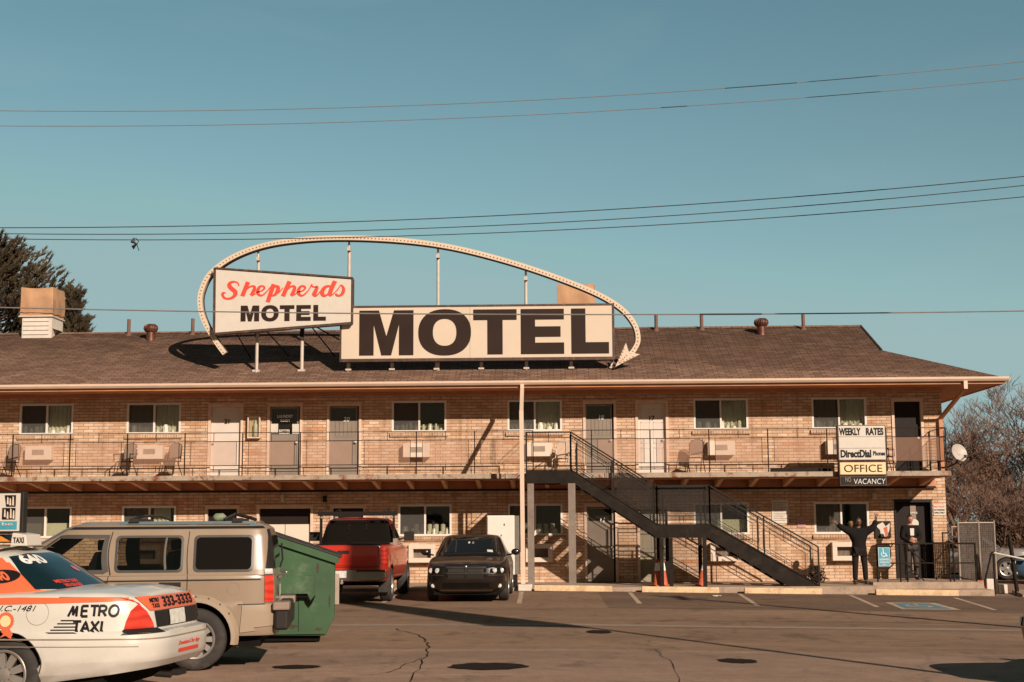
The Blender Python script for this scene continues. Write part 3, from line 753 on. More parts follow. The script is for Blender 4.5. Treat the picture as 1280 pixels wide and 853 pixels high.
# balcony railing ------------------------------------------------------
YP = -1.63; PX = [10.62-1.6*i for i in range(19)]
LANDX = (-.76, .46)
def rail_bay(xa, xb, first):
    b = MB(); t = .020
    b.box(xb-.014, xb+.014, YP-.014, YP+.014, 3.0, 4.26)
    b.beam((xa, YP, 4.26), (xb, YP, 4.26), .03, t); b.beam((xa, YP, 4.02), (xb, YP, 4.02), t, t)
    b.beam((xa, YP, 3.36), (xb, YP, 3.36), t, t); b.beam((xa, YP, 3.19), (xb, YP, 3.19), t, t)
    xm = (xa+xb)/2
    b.box(xm-.007, xm+.007, YP-.007, YP+.007, 4.02, 4.26); b.box(xm-.007, xm+.007, YP-.007, YP+.007, 3.19, 3.36)
    b.box(xa+.16, xa+.172, YP-.006, YP+.006, 3.36, 4.02); b.box(xb-.172, xb-.16, YP-.006, YP+.006, 3.36, 4.02)
    r = b.build('railing_bay', M['rustiron'], bld)
    b = MB(); b.box(xa+.172, xb-.172, YP-.002, YP+.002, 3.368, 4.012); b.build('mesh_panel', M['meshrail'], r)
for i in range(len(PX)-1):
    xb, xa = PX[i], PX[i+1]
    if i == 6: rail_bay(LANDX[1]+.0, PX[i], 0); continue      # the landing opening lies in these bays
    if xb < LANDX[1]+.3 and xa > LANDX[0]-.8 and i == 7: rail_bay(xa, LANDX[0], 0); continue
    rail_bay(xa, xb, i == 0)
b = MB(); YS = [YP, -.82, -.02]
for ya, yb in zip(YS, YS[1:]):
    for z in (4.26, 4.02, 3.36, 3.19): b.beam((10.62, ya, z), (10.62, yb, z), .018, .018)
    b.box(10.606, 10.634, yb-.014, yb+.014, 3.09, 4.26); b.box(10.614, 10.626, ya+.12, ya+.13, 3.36, 4.02); b.box(10.614, 10.626, yb-.13, yb-.12, 3.36, 4.02)
r = b.build('railing_return', M['rustiron'], bld)
b = MB(); b.box(10.618, 10.622, YP+.1, -.1, 3.37, 4.01); b.build('mesh_panel', M['meshdark'], r)
# notices on the lower wall
b = MB(); b.box(6.12, 6.58, -.02, -.002, 1.70, 2.36); nb = b.build('notice_board', M['white'], bld)
b = MB()
for k in range(11): b.box(6.16, 6.54-(k % 3)*.05, -.024, -.021, 2.28-k*.05, 2.295-k*.05)
b.build('lettering', M['acgrille'], nb)
b = MB(); b.box(6.82, 7.06, -.02, -.002, 1.58, 1.88); b.build('paper_notice', plain('pink_paper', (.48, .27, .24, 1), .8), bld)
b = MB(); b.box(10.64, 10.98, -.025, -.002, 1.90, 2.20); nb = b.build('notice_board', M['signwhite'], bld)
text('lettering', 'NOTICE', M['redletter'], nb, (10.66, -.028, 2.12), w=.29, h=.05, bold=.02)
text('lettering', 'NO PARKING', M['blackletter'], nb, (10.66, -.028, 2.03), w=.29, h=.045, bold=.02)
text('lettering', 'OFFICE ONLY', M['blackletter'], nb, (10.66, -.028, 1.95), w=.29, h=.045, bold=.02)
# wall poster / magazine rack beside the office door
b = MB(); b.box(8.98, 9.42, -.05, -.002, 1.28, 1.75); po = b.build('poster_case', M['black'], bld)
b = MB(); b.prism([(9.01, 1.62), (9.2, 1.72), (9.28, 1.6), (9.4, 1.7), (9.38, 1.5), (9.3, 1.32), (9.14, 1.31), (9.12, 1.5)], -.06, -.051); b.build('poster_print', M['signwhite'], po)
b = MB(); b.prism([(9.22, 1.56), (9.32, 1.6), (9.34, 1.34), (9.27, 1.31)], -.066, -.061); b.build('poster_print', M['cone'], po)
# ================================================================ staircase
st = thing('metal_staircase', 'dark brown steel outdoor staircase with landing leading up to the balcony', 'staircase')
YF, YK = -2.90, -1.76
for y in (YF, YK-.02 if False else YK):
    b = MB(); t = .05
    def ch(poly): b.prism(poly, y-t/2, y+t/2)
    ch([(-.76, 2.80), (.50, 2.80), (.44, 3.125), (-.76, 3.125)])
    ch([(.502, 2.80), (2.66, 1.37), (2.68, 1.69), (.442, 3.125)])
    ch([(2.662, 1.37), (4.0, 1.36), (4.06, 1.69), (2.682, 1.69)])
    ch([(4.002, 1.36), (6.08, .08), (6.85, .08), (4.062, 1.69)])
    for (a, c) in (((-.76, 3.14), (.44, 3.14)), ((.44, 3.14), (2.68, 1.705)), ((2.68, 1.705), (4.06, 1.705)), ((4.06, 1.705), (6.85, .095))):
        b.beam((a[0], y, a[1]), (c[0], y, c[1]), .09, .02)
    for (a, c) in (((-.76, 2.79), (.50, 2.79)), ((.50, 2.79), (2.66, 1.36)), ((2.66, 1.355), (4.0, 1.35)), ((4.0, 1.35), (6.08, .07))):
        b.beam((a[0], y, a[1]), (c[0], y, c[1]), .09, .02)
    b.build('stringer', M['steel'], st)
b = MB(); b.box(-.74, .44, YF+.03, YK-.03, 3.05, 3.10); b.build('landing_plate', M['steel'], st)
b = MB(); b.box(2.68, 4.05, YF+.03, YK-.03, 1.60, 1.65); b.build('landing_plate', M['steel'], st)
b = MB(); b.box(-.74, -.69, YF+.03, YK-.03, 2.82, 3.04); b.build('landing_plate', M['steel'], st)
def treads(x0, z0, x1, z1, n):
    for i in range(1, n):
        x = x0+(x1-x0)*i/n; z = z0+(z1-z0)*i/n
        b = MB(); b.box(x-.13, x+.15, YF+.03, YK-.03, z-.10, z-.06); b.build('tread', M['steel'], st)
treads(.44, 3.12, 2.68, 1.69, 8); treads(4.06, 1.69, 6.85, .08, 9)
def stair_rail(y, front):
    b = MB(); T = .022; Hh = 1.0
    P0, P1, P2, P3, P4 = (-.74, 3.13), (.44, 3.13), (2.68, 1.70), (4.06, 1.70), (6.85, .09)
    def R(p, h): return (p[0], y, p[1]+h)
    def bar(a, c, s=T): b.beam(a, c, s, s)
    def lerp(a, c, t): return (a[0]+(c[0]-a[0])*t, a[1]+(c[1]-a[1])*t)
    def frame(a, c, h0, h1, i0=.14, i1=.14):
        """inset rectangular frame between two posts, parallel to the slope"""
        L_ = abs(c[0]-a[0]); p = lerp(a, c, i0/L_); q = lerp(a, c, 1-i1/L_)
        bar(R(p, h0), R(q, h0), .014); bar(R(p, h1), R(q, h1), .014); bar(R(p, h0), R(p, h1), .014); bar(R(q, h0), R(q, h1), .014)
        m = lerp(a, c, .5); bar(R(m, h1), R(m, Hh), .014); bar(R(m, 0.04), R(m, h0), .014)
    for a, c, n in ((P0, P1, 1), (P1, P2, 2), (P2, P3, 1), (P3, P4, 2)):
        if a is P0 and not front: continue
        bar(R(a, Hh), R(c, Hh), .035); bar(R(a, .10), R(c, .10), .016); bar(R(a, .86), R(c, .86), .016)
        for i in range(n):
            p = lerp(a, c, i/n); q = lerp(a, c, (i+1)/n); frame(p, q, .22, .74)
        for i in range(n+1):
            p = lerp(a, c, i/n); bar(R(p, -.05), R(p, Hh), .038)
    if front:
        bar(R(P0, 1.0), (P0[0], YK, 4.13), .035); bar(R(P0, .1), (P0[0], YK, 3.23), .016); bar(R(P0, .86), (P0[0], YK, 3.99), .016)
    # newels doubled at the bends as in the welded original
    for p, dx in ((P1, .16), (P2, .16), (P3, -.12), (P2, -.10)):
        q = (p[0]+dx, p[1]-(abs(dx)*.64 if (p is P1) or (p is P2 and dx < 0 and False) else 0)); bar(R(q, -.15), R(q, Hh*.86), .03)
    r = b.build('stair_railing', M['black'], st)
    b = MB()
    b.box(2.74, 4.0, y-.003, y+.003, 1.80, 2.62)
    b.prism([(1.65, 2.45), (2.66, 1.80), (2.66, 2.62), (1.65, 3.27)], y-.003, y+.003)
    if not front: b.prism([(4.10, 1.78), (5.1, 1.20), (5.1, 2.0), (4.10, 2.6)], y-.003, y+.003)
    b.build('mesh_panel', M['meshdark'], r)
stair_rail(YF, True); stair_rail(YK, False)
for x, z1, m, w_ in ((-.63, 2.79, 'greypost', .17), (.45, 2.79, 'greypost', .19)):
    b = MB(); b.box(x-w_/2, x+w_/2, -2.98, -2.98+w_, .08, z1-.012); b.box(x-w_/2-.04, x+w_/2+.04, -3.02, -2.74, .081, .10); b.build('post', M[m], st)
for x, z0_ in ((2.78, 1.34), (3.02, 1.34), (3.90, 1.34)):
    for y in (YF, YK): b = MB(); b.box(x-.05, x+.05, y-.05, y+.05, .08, z0_); b.build('post', M['steel'], st)
# ================================================================ wheel stops
for x0, x1, lab in ((-.55, 1.46, 'pale yellow concrete wheel stop between the white downpipe and the cones'), (2.22, 4.2, 'pale yellow concrete wheel stop with orange cones standing behind it'),
                (4.85, 6.83, 'pale yellow concrete wheel stop in front of the foot of the stairs'), (8.2, 10.3, 'pale yellow concrete wheel stop in front of the blue wheelchair sign')):
    b = MB(); b.prism([(-.09, 0), (.09, 0), (.075, .09), (.05, .15), (-.05, .15), (-.075, .09)], x0, x1, 'X')
    o = b.build('wheel_stop', M['stopc'], bevel=.012); tag(o, lab, 'wheel stop', 'wheel stops along the motel walkway')
    o.location = (0, -3.3, gz((x0+x1)/2)+.002); o.rotation_euler = (0, .016, 0) if False else (0, 0, 0)
    me = o.data
    for v in me.vertices: v.co.z += -.016*(v.co.x-(x0+x1)/2)
# ================================================================ lettering of the big signs
def block_letters(word, x0, x1, z0, z1, spans, y, th, mat, parent, k=1.0):
    """heavy condensed capitals; spans are fractions of the width for each letter"""
    W_ = x1-x0; H = z1-z0
    for chh, (a, c) in zip(word, spans):
        xa, xb = x0+W_*a, x0+W_*c; w = xb-xa; s = .265*w if chh in 'M' else .33*w
        b = MB(); y0, y1 = y-th, y
        if chh == 'M':
            b.prism([(xa, z0), (xa+s, z0), (xa+s, z0+H*.70), (xa+w*.41, z0), (xa+w*.59, z0), (xb-s, z0+H*.70), (xb-s, z0), (xb, z0), (xb, z1), (xb-w*.36, z1), (xa+w*.5, z0+H*.42), (xa+w*.36, z1), (xa, z1)], y0, y1)
        elif chh == 'O':
            cx, cz = (xa+xb)/2, (z0+z1)/2; n = 48; ro_, ri = (w/2, H/2*1.03), (w*.225, H*.30)
            for i in range(n):
                a0, a1 = 2*math.pi*i/n, 2*math.pi*(i+1)/n
                pw = lambda t: math.copysign(abs(t)**.88, t)
                q = [(cx+pw(math.cos(a))*r[0], cz+pw(math.sin(a))*r[1]) for a, r in ((a0, ri), (a0, ro_), (a1, ro_), (a1, ri))]
                vs = [b.bm.verts.new((p[0], y0, p[1])) for p in q]; b.bm.faces.new(vs)
        elif chh == 'T':
            m = (xa+xb)/2; s2 = .175*w; b.prism([(xa, z1), (xa, z1-H*.235), (m-s2, z1-H*.235), (m-s2, z0), (m+s2, z0), (m+s2, z1-H*.235), (xb, z1-H*.235), (xb, z1)], y0, y1)
        elif chh == 'E':
            b.prism([(xa, z0), (xb, z0), (xb, z0+H*.25), (xa+s, z0+H*.25), (xa+s, z0+H*.38), (xb-w*.08, z0+H*.38), (xb-w*.08, z0+H*.61), (xa+s, z0+H*.61), (xa+s, z0+H*.765), (xb, z0+H*.765), (xb, z1), (xa, z1)], y0, y1)
        elif chh == 'L':
            b.prism([(xa, z0), (xb, z0), (xb, z0+H*.25), (xa+s*1.15, z0+H*.25), (xa+s*1.15, z1), (xa, z1)], y0, y1)
        b.build('letter', mat, parent)
YS0 = -.60
ms = thing('motel_sign', 'long cream rooftop sign with big brown MOTEL letters on short posts', 'sign', (0, 0, 0))
x0, x1, z0, z1 = -6.07, 1.73, 6.35, 7.93
b = MB(); e = .055
b.box(x0, x1, YS0+.02, YS0+.28, z0+.01, z1-.01)
b.box(x0-.01, x1+.01, YS0-.015, YS0+.29, z1-e, z1); b.box(x0-.01, x1+.01, YS0-.015, YS0+.29, z0-.03, z0+e)
b.box(x0-.01, x0+.03, YS0-.015, YS0+.29, z0+e, z1-e); b.box(x1-.05, x1+.01, YS0-.015, YS0+.29, z0+e, z1-e)
b.build('sign_case', M['signrim'], ms)
for k in range(2):
    xa = x0+.035+(x1-x0-.09)*k*.476; xb = x0+.035+(x1-x0-.09)*(.476 if k == 0 else 1)
    b = MB(); b.box(xa+.003, xb-.003, YS0+.0, YS0+.015, z0+e+.003, z1-e-.003); b.build('sign_face', M['signface'], ms)
X = lambda u: x0+.0+(400+u/3.048-425)*.02275
LS = [(150, 357), (376, 577), (586, 751), (767, 931), (959, 1101)]
lx0, lx1 = X(150), X(1101)
block_letters('MOTEL', lx0, lx1, 6.50, 7.79, [((X(a)-lx0)/(lx1-lx0), (X(c)-lx0)/(lx1-lx0)) for a, c in LS], YS0-.004, .012, M['brownletter'], ms)
for px_ in (-5.87, -4.62, -3.34, -2.06, -.77, .51, 1.68):
    b = MB(); z = zr(-.2); b.box(px_-.045, px_+.045, -.27, -.19, z-.03, 6.33); b.box(px_-.08, px_+.08, -.34, -.1, z-.02, z+.03); b.build('post', M['pole'], ms)
for px_ in (-5.3, -2.1, 1.1):
    b = MB(); b.tube([(px_, YS0+.3, 7.6), (px_+.3, 1.35, zr(1.35))], .022, 6); b.build('brace', M['black'], ms)
b = MB()
for px_ in (-5.7, -2.0, 1.2): b.box(px_, px_+.14, -.5, .6, zr(0)-.15, zr(0)+.02)
# name sign (tapered)
ns = thing('name_sign', 'tapered white rooftop sign reading Shepherds MOTEL in red script and brown capitals', 'sign')
q = [(-9.66, 7.13), (-5.70, 7.40), (-5.70, 8.71), (-9.68, 9.04)]
yn0, yn1 = -.78, -.45
b = MB(); b.prism(q, yn0+.012, yn1); ncase = b.build('sign_case', M['signrim'], ns)
def inset(q, d):
    cx = sum(p[0] for p in q)/4; cz = sum(p[1] for p in q)/4
    return [(p[0]+math.copysign(d, cx-p[0]), p[1]+math.copysign(d, cz-p[1])) for p in q]
b = MB(); b.prism(inset(q, .045), yn0-.0, yn0+.010); b.build('sign_face', M['signwhite'], ns)
b = MB()
qi = inset(q, .04)
for i in range(4): b.beam((q[i][0], yn0, q[i][1]), (q[(i+1) % 4][0], yn0, q[(i+1) % 4][1]), .05, .045, (0, 1, 0))
b.build('sign_trim', M['signrim'], ns)
def NX(u): return -9.68+(268+u/7.273-270)*.02314
def NZ(u, v): return 9.03-(335+v/7.273-337)*.02317-(u/7.273)*.00023
def cr(pts, n=6):
    out = []
    P = [pts[0]]+list(pts)+[pts[-1]]
    for i in range(1, len(P)-2):
        for k in range(n):
            t = k/n; o = []
            for c in range(len(pts[0])):
                p0, p1, p2, p3 = P[i-1][c], P[i][c], P[i+1][c], P[i+2][c]
                o.append(.5*(2*p1+(p2-p0)*t+(2*p0-5*p1+4*p2-p3)*t*t+(3*p1-p0-3*p2+p3)*t**3))
            out.append(o)
    out.append(list(pts[-1])); return out
strokes = {
 'S': [[(240,178,8),(232,150,12),(200,137,18),(163,145,30),(153,172,38),(178,203,42),(207,228,42),(203,262,34),(165,288,26),(120,288,22),(95,262,22),(97,238,20),(122,240,12)]],
 'h': [[(322,138,40),(300,195,38),(272,268,38)],[(282,250,10),(310,205,16),(350,178,18),(380,182,24),(376,215,32),(354,262,34)],[(352,262,18),(385,250,10),(405,232,8)]],
 'e': [[(400,232,10),(440,222,12),(470,198,16),(462,178,16),(435,178,20),(414,205,30),(412,240,30),(435,262,20),(465,252,14),(505,212,9)]],
 'p': [[(505,212,9),(535,175,12)],[(556,158,40),(530,235,38),(503,322,38)],[(535,215,12),(565,182,20),(592,182,30),(592,215,36),(570,252,28),(540,264,16)],[(572,250,12),(605,232,9),(640,190,8)]],
 'h2': [[(698,133,40),(668,200,38),(640,268,38)],[(650,248,10),(680,205,16),(715,178,18),(744,184,24),(738,218,32),(717,262,34)],[(715,262,18),(748,250,10),(770,232,8)]],
 'e2': [[(768,232,10),(808,222,12),(838,198,16),(830,178,16),(803,178,20),(782,205,30),(780,240,30),(803,262,20),(833,252,14),(872,210,9),(898,158,9)]],
 'r': [[(898,158,12),(902,178,12),(925,184,12),(945,186,26),(932,225,36),(920,250,34),(935,264,20),(958,248,10),(972,226,9)]],
 'd': [[(1082,190,16),(1052,176,20),(1015,190,32),(992,230,36),(1006,262,28),(1036,256,16),(1070,222,12)],[(1108,130,40),(1080,190,38),(1056,262,38)],[(1056,264,18),(1088,252,10),(1125,215,9),(1160,165,9)]],
 's': [[(1160,165,10),(1176,178,16),(1186,205,24),(1178,238,30),(1156,260,20),(1128,260,18),(1116,244,16)]]}
k = 0
b = MB()
for nm, ss in strokes.items():
    for s in ss:
        pts = cr(s); yy = yn0-.004-.0007*k; k += 1; prev = None
        for i, (u, v, w) in enumerate(pts):
            a = pts[max(i-1, 0)]; c = pts[min(i+1, len(pts)-1)]
            dx, dz = c[0]-a[0], c[1]-a[1]; l = math.hypot(dx, dz) or 1; w = w*1.0+2 if w > 26 else w*1.05+2; nx, nz = -dz/l*w/2, dx/l*w/2
            # calligraphic nib: strokes narrower vertically
            p1 = b.bm.verts.new((NX(u+nx), yy, NZ(u, v+nz*.8))); p2 = b.bm.verts.new((NX(u-nx), yy, NZ(u, v-nz*.8)))
            if prev: b.bm.faces.new((prev[0], p1, p2, prev[1]))
            prev = (p1, p2)
b.build('script_lettering', M['redletter'], ns)
MS = [(262, 428), (447, 604), (614, 744), (763, 892), (916, 1028)]
u0, u1 = 262, 1028
block_letters('MOTEL', NX(u0), NX(u1), NZ(640, 492), NZ(640, 350), [((a-u0)/(u1-u0), (c-u0)/(u1-u0)) for a, c in MS], yn0-.004, .01, M['brownletter'], ns)
for px_ in (-8.54, -7.23):
    b = MB(); z = zr(-.2); b.lathe([(.05, z-.05), (.05, 7.6)], (px_, -.2, 0), 'Z', 12); b.box(px_-.1, px_+.1, -.3, -.1, z-.03, z+.03); b.build('post', M['pole'], ns, smooth=True)
    b = MB(); b.box(px_-.03, px_+.03, -.44, -.16, 7.3, 7.36); b.box(px_-.055, px_+.055, -.26, -.14, 7.1, 7.35); b.build('bracket', M['black'], ns)
for (xa, za, xb, yb) in ((-8.3, 7.35, -7.9, 1.3), (-6.95, 7.4, -6.5, 1.2), (-6.9, 7.42, -5.3, .9), (-9.2, 7.4, -9.0, 1.1)):
    b = MB(); b.tube([(xa, yn1-.02, za), (xb, yb, zr(yb))], .02, 6); b.build('brace', M['black'], ns)
# arched arrow with bulbs
ar = thing('arrow_sign', 'white curved arrow of bulbs arching over both rooftop signs, pointing down at right', 'arrow sign')
AP = [(-9.39,6.60),(-9.60,6.88),(-9.84,7.25),(-10.03,7.62),(-10.13,8.0),(-10.11,8.40),(-9.86,8.92),(-9.22,9.40),(-8.30,9.74),(-7.15,9.90),(-5.87,9.93),(-4.37,9.84),(-2.99,9.64),(-1.61,9.29),(-.24,8.84),(1.12,8.29),(1.91,7.82),(2.31,7.34),(2.41,6.90),(2.30,6.62),(2.16,6.45)]
arc = cr(AP, 8); ya, yb = -.56, -.42
b = MB(); prev = None
for i, (x, z) in enumerate(arc):
    a = arc[max(i-1, 0)]; c = arc[min(i+1, len(arc)-1)]; dx, dz = c[0]-a[0], c[1]-a[1]; l = math.hypot(dx, dz); nx, nz = -dz/l*.068, dx/l*.068
    r = [b.bm.verts.new(p) for p in ((x+nx, ya, z+nz), (x+nx, yb, z+nz), (x-nx, yb, z-nz), (x-nx, ya, z-nz))]
    if prev:
        for j in range(4): b.bm.faces.new((prev[j], r[j], r[(j+1) % 4], prev[(j+1) % 4]))
    else: b.bm.faces.new(r)
    prev = r
b.bm.faces.new(prev)
b.build('arched_channel', M['signface'], ar)
b = MB(); prev = None
for i, (x, z) in enumerate(arc):   # dark underside lip behind the channel
    a = arc[max(i-1, 0)]; c = arc[min(i+1, len(arc)-1)]; dx, dz = c[0]-a[0], c[1]-a[1]; l = math.hypot(dx, dz); nx, nz = -dz/l, dx/l
    r = [b.bm.verts.new(p) for p in ((x+nx*.05, yb+.001, z+nz*.05), (x+nx*.05, yb+.10, z+nz*.05), (x-nx*.085, yb+.10, z-nz*.085), (x-nx*.085, yb+.001, z-nz*.085))]
    if prev:
        for j in range(4): b.bm.faces.new((prev[j], r[j], r[(j+1) % 4], prev[(j+1) % 4]))
    prev = r
b.build('channel_back', M['signrim'], ar)
# bulbs
seg = []; tot = 0
for p, q2 in zip(arc, arc[1:]): d_ = math.hypot(q2[0]-p[0], q2[1]-p[1]); seg.append((tot, p, q2, d_)); tot += d_
b = MB(); s_ = .05
for (t0, p, q2, d_) in seg:
    while s_ < t0+d_:
        f = (s_-t0)/d_; x, z = p[0]+(q2[0]-p[0])*f, p[1]+(q2[1]-p[1])*f
        b.lathe([(.021, ya-.001), (.021, ya-.012), (.012, ya-.03), (.001, ya-.034)], (x, 0, z), 'Y', 6); s_ += .105
b.build('bulb_row', M['bracket'], ar)
b = MB()
tip = (1.75, 6.12); L1 = (2.06, 6.80); L2 = (2.45, 6.47); no = (2.17, 6.52)
b.prism([tip, L1, (2.13, 6.56), (2.24, 6.48) if False else no, L2], ya-.02, yb); b.build('arrowhead', M['signface'], ar)
b = MB()
for f in (.2, .35, .5, .65, .8):
    for a, c in ((tip, L1), (tip, L2), (tip, no)):
        x = a[0]+(c[0]-a[0])*f; z = a[1]+(c[1]-a[1])*f; cx = (x*.82+2.03*.18); cz = z*.82+6.42*.18
        b.lathe([(.021, ya-.021), (.021, ya-.03), (.001, ya-.05)], (cx, 0, cz), 'Y', 6)
b.build('bulb_row', M['bracket'], ar)
for px_, zt in ((-8.52, 9.58), (-5.88, 9.84), (-3.30, 9.60), (-.77, 8.92)):
    b = MB(); z = zr(-.3); b.lathe([(.045, z-.04), (.045, zt-.2)], (px_, -.27, 0), 'Z', 10); b.lathe([(.03, zt-.2), (.03, zt+.05)], (px_, -.33, 0), 'Z', 8)
    b.box(px_-.05, px_+.05, -.42, -.24, zt-.26, zt-.16); b.build('support_pole', M['pole'], ar, smooth=True)
# ================================================================ roof coolers
def cooler(loc, w_, dd, hz, hb, label, full=True):
    t = thing('evaporative_cooler', label, 'rooftop cooler', loc, 0, 'rooftop coolers wrapped in tan canvas')
    rn = random.Random(5); bm = bmesh.new()
    n = 10
    def P(i, j, f):  # wrinkled box faces
        pass
    b = MB(); b.box(0, w_, 0, dd, hb, hz); bm = b.bm
    bmesh.ops.subdivide_edges(bm, edges=bm.edges[:], cuts=9, use_grid_fill=True)
    for v in bm.verts:
        f = (v.co.z-hb)/(hz-hb); cx, cy = w_/2, dd/2
        k = .025*math.sin(v.co.x*9+v.co.z*5)+.02*math.sin(v.co.y*11+3*v.co.z)+rn.uniform(-.008, .008)
        s = 1-.05*(1-f)**3*math.sin(v.co.x*20)**2
        v.co.x = cx+(v.co.x-cx)*s+ (k*.5 if v.co.x > w_*.95 else 0); v.co.y = cy+(v.co.y-cy)*s-(k*.6 if v.co.y < .05 else 0)
        if f > .98: v.co.z -= .04*abs(math.sin(v.co.x*3))
    b.build('canvas_cover', M['tarp'], t, smooth=True)
    b = MB(); b.tube([(-.01, -.03, hb+.12), (w_+.01, -.03, hb+.08)], .012, 5); b.tube([(w_+.02, 0, hb+.08), (w_+.02, dd, hb+.12)], .012, 5); b.build('tie_rope', M['tarp'], t)
    if full:
        b = MB(); b.box(.06, w_-.02, .04, dd-.06, -.25, hb-.03)
        for k in range(4): b.prism([(.04, hb-.07-k*.14), (.01, hb-.18-k*.14), (.04, hb-.18-k*.14)], .10, w_-.12, 'X')
        b.box(-.04, w_+.02, -.03, dd, hb-.035, hb-.001)
        b.build('louvred_base', M['white'], t)
        b = MB(); b.box(w_-.02, w_+.22, .08, dd-.1, 0, .01, Matrix.Translation((0, 0, hb-.02)) @ Matrix.Rotation(.35, 4, 'Y') @ Matrix.Translation((0, 0, 0))); b.build('side_flap', M['white'], t)
    return t
cooler((-16.9, 3.45, 7.78), 1.04, 1.08, 1.50, .58, 'rooftop cooler wrapped in tan canvas above a white louvred box, at left of ridge')
cooler((.14, 4.5, 7.86), 1.22, 1.0, 1.52, .5, 'rooftop cooler wrapped in tan canvas, showing behind the MOTEL sign', True)
# ================================================================ balcony sign stack
def board(name, label, x0, x1, z0, z1, face, depth=.16):
    t = thing(name, label, 'sign', (0, 0, 0), 0, 'stacked signs on the balcony rail')
    b = MB(); b.box(x0, x1, -1.83-depth/2+.01, -1.68, z0, z1); b.build('sign_case', M['signrim'], t)
    b = MB(); b.box(x0+.025, x1-.025, -1.83-depth/2, -1.83-depth/2+.008, z0+.025, z1-.025); b.build('sign_face', M[face], t)
    return t, -1.83-depth/2-.005
t, yy = board('rates_sign', 'white letter board reading WEEKLY RATES DirectDial Phones on the balcony rail', 7.66, 8.95, 3.37, 4.33, 'signwhite')
text('lettering', 'WEEKLY', M['blackletter'], t, (7.70, yy, 4.05), w=.58, h=.20, bold=.04)
text('lettering', 'RATES', M['blackletter'], t, (8.42, yy, 4.05), w=.47, h=.20, bold=.04)
text('lettering', 'DirectDial', M['blackletter'], t, (7.72, yy, 3.45), w=.82, h=.21, bold=.04)
text('lettering', 'Phones', M['blackletter'], t, (8.59, yy, 3.50), w=.32, h=.12, bold=.03)
b = MB()
for z in (4.01, 3.70): b.box(7.69, 8.92, yy-.004, yy+.002, z, z+.012)
b.build('letter_track', M['chain'], t)
t, yy = board('office_sign', 'pale yellow sign with dark OFFICE lettering below the white rates board', 7.67, 8.94, 2.975, 3.345, 'signyellow')
text('lettering', 'OFFICE', M['brownletter'], t, (7.80, yy, 3.06), w=1.02, h=.20, bold=.0)
t, yy = board('vacancy_sign', 'dark sign box with glass tube VACANCY lettering under the yellow office sign', 7.68, 8.93, 2.70, 2.955, 'black')
text('neon_lettering', 'VACANCY', M['whiteletter'], t, (8.05, yy-.01, 2.74), w=.84, h=.14, bold=-.01, shear=.1)
text('neon_lettering', 'NO', M['chain'], t, (7.82, yy-.01, 2.80), w=.15, h=.12, bold=-.01)
# satellite dish
t = thing('satellite_dish', 'round white satellite dish fixed to the end of the balcony rail', 'satellite dish', (11.10, -1.2, 3.60))
b = MB(); ring = []
prof = [(.001, .07), (.07, .066), (.14, .05), (.20, .025), (.25, 0), (.252, -.006), (.2, .018), (.14, .042), (.001, .062)]
b.lathe([(r, h) for r, h in prof], (0, 0, 0), 'Y', 28)
o = b.build('reflector', plain('dish_enamel', (.40, .35, .31, 1), .5), t, smooth=True); o.rotation_euler = (rad(-18), 0, rad(25))
b = MB(); b.tube([(0, .05, -.05), (-.05, .2, -.28), (-.3, .25, -.40), (-.48, -.0, -.42)], .02, 6); b.tube([(.0, -.02, -.24), (.06, -.3, -.12)], .012, 5); b.box(.03, .09, -.36, -.28, -.16, -.08); b.build('mounting_arm', M['black'], t)
# ================================================================ white cabinet by the wall
t = thing('ice_cabinet', 'tall white metal cabinet with a dark grey edge, standing right of the black car', 'cabinet', (-1.78, -3.0, .08))
b = MB(); b.box(0, .72, 0, .62, .33, 1.87); b.build('cabinet_body', M['cabinet'], t, bevel=.012)
b = MB(); b.box(.722, .85, .02, .62, .34, 1.86); b.build('side_panel', M['cabinetside'], t)
b = MB(); b.box(.02, .78, .03, .60, 0.0, .325); b.build('plinth', M['black'], t)
b = MB(); b.box(.02, .70, -.018, -.002, .36, 1.84); dr = b.build('cabinet_door', M['cabinet'], t, bevel=.004)
b = MB(); b.box(.44, .465, -.026, -.019, 1.60, 1.66); b.build('lock', M['black'], dr); b = MB(); b.box(.36, .385, -.026, -.019, 1.33, 1.37); b.build('lock', M['black'], dr)
# ================================================================ traffic cones
cones = [(2.70, -2.35, 'orange traffic cone with white collar, leftmost of three under the stair landing', 0), (2.86, -2.18, 'orange traffic cone just right of the leftmost cone, under the stair landing', 0), (3.86, -2.45, 'orange traffic cone leaning against the right post of the stair landing', .12)]
def cone_thing(loc, lab, tilt):
    t = thing('traffic_cone', lab, 'traffic cone', loc, 0, 'traffic cones beside the stairs'); t.rotation_euler = (0, tilt, 0)
    b = MB(); b.lathe([(.13, .03), (.125, .035), (.028, .70), (.018, .71), (.001, .71)], (0, 0, 0), 'Z', 20); b.build('cone_body', M['cone'], t, smooth=True)
    b = MB(); b.lathe([(.0755, .40), (.0765, .40), (.047, .60), (.046, .60)], (0, 0, 0), 'Z', 20); b.build('white_collar', M['whiteletter'], t, smooth=True)
    b = MB(); b.box(-.18, .18, -.18, .18, 0, .03); b.build('cone_base', M['cone'], t, bevel=.01)
for x, y, lab, tl in cones: cone_thing((x, y, .081), lab, tl)
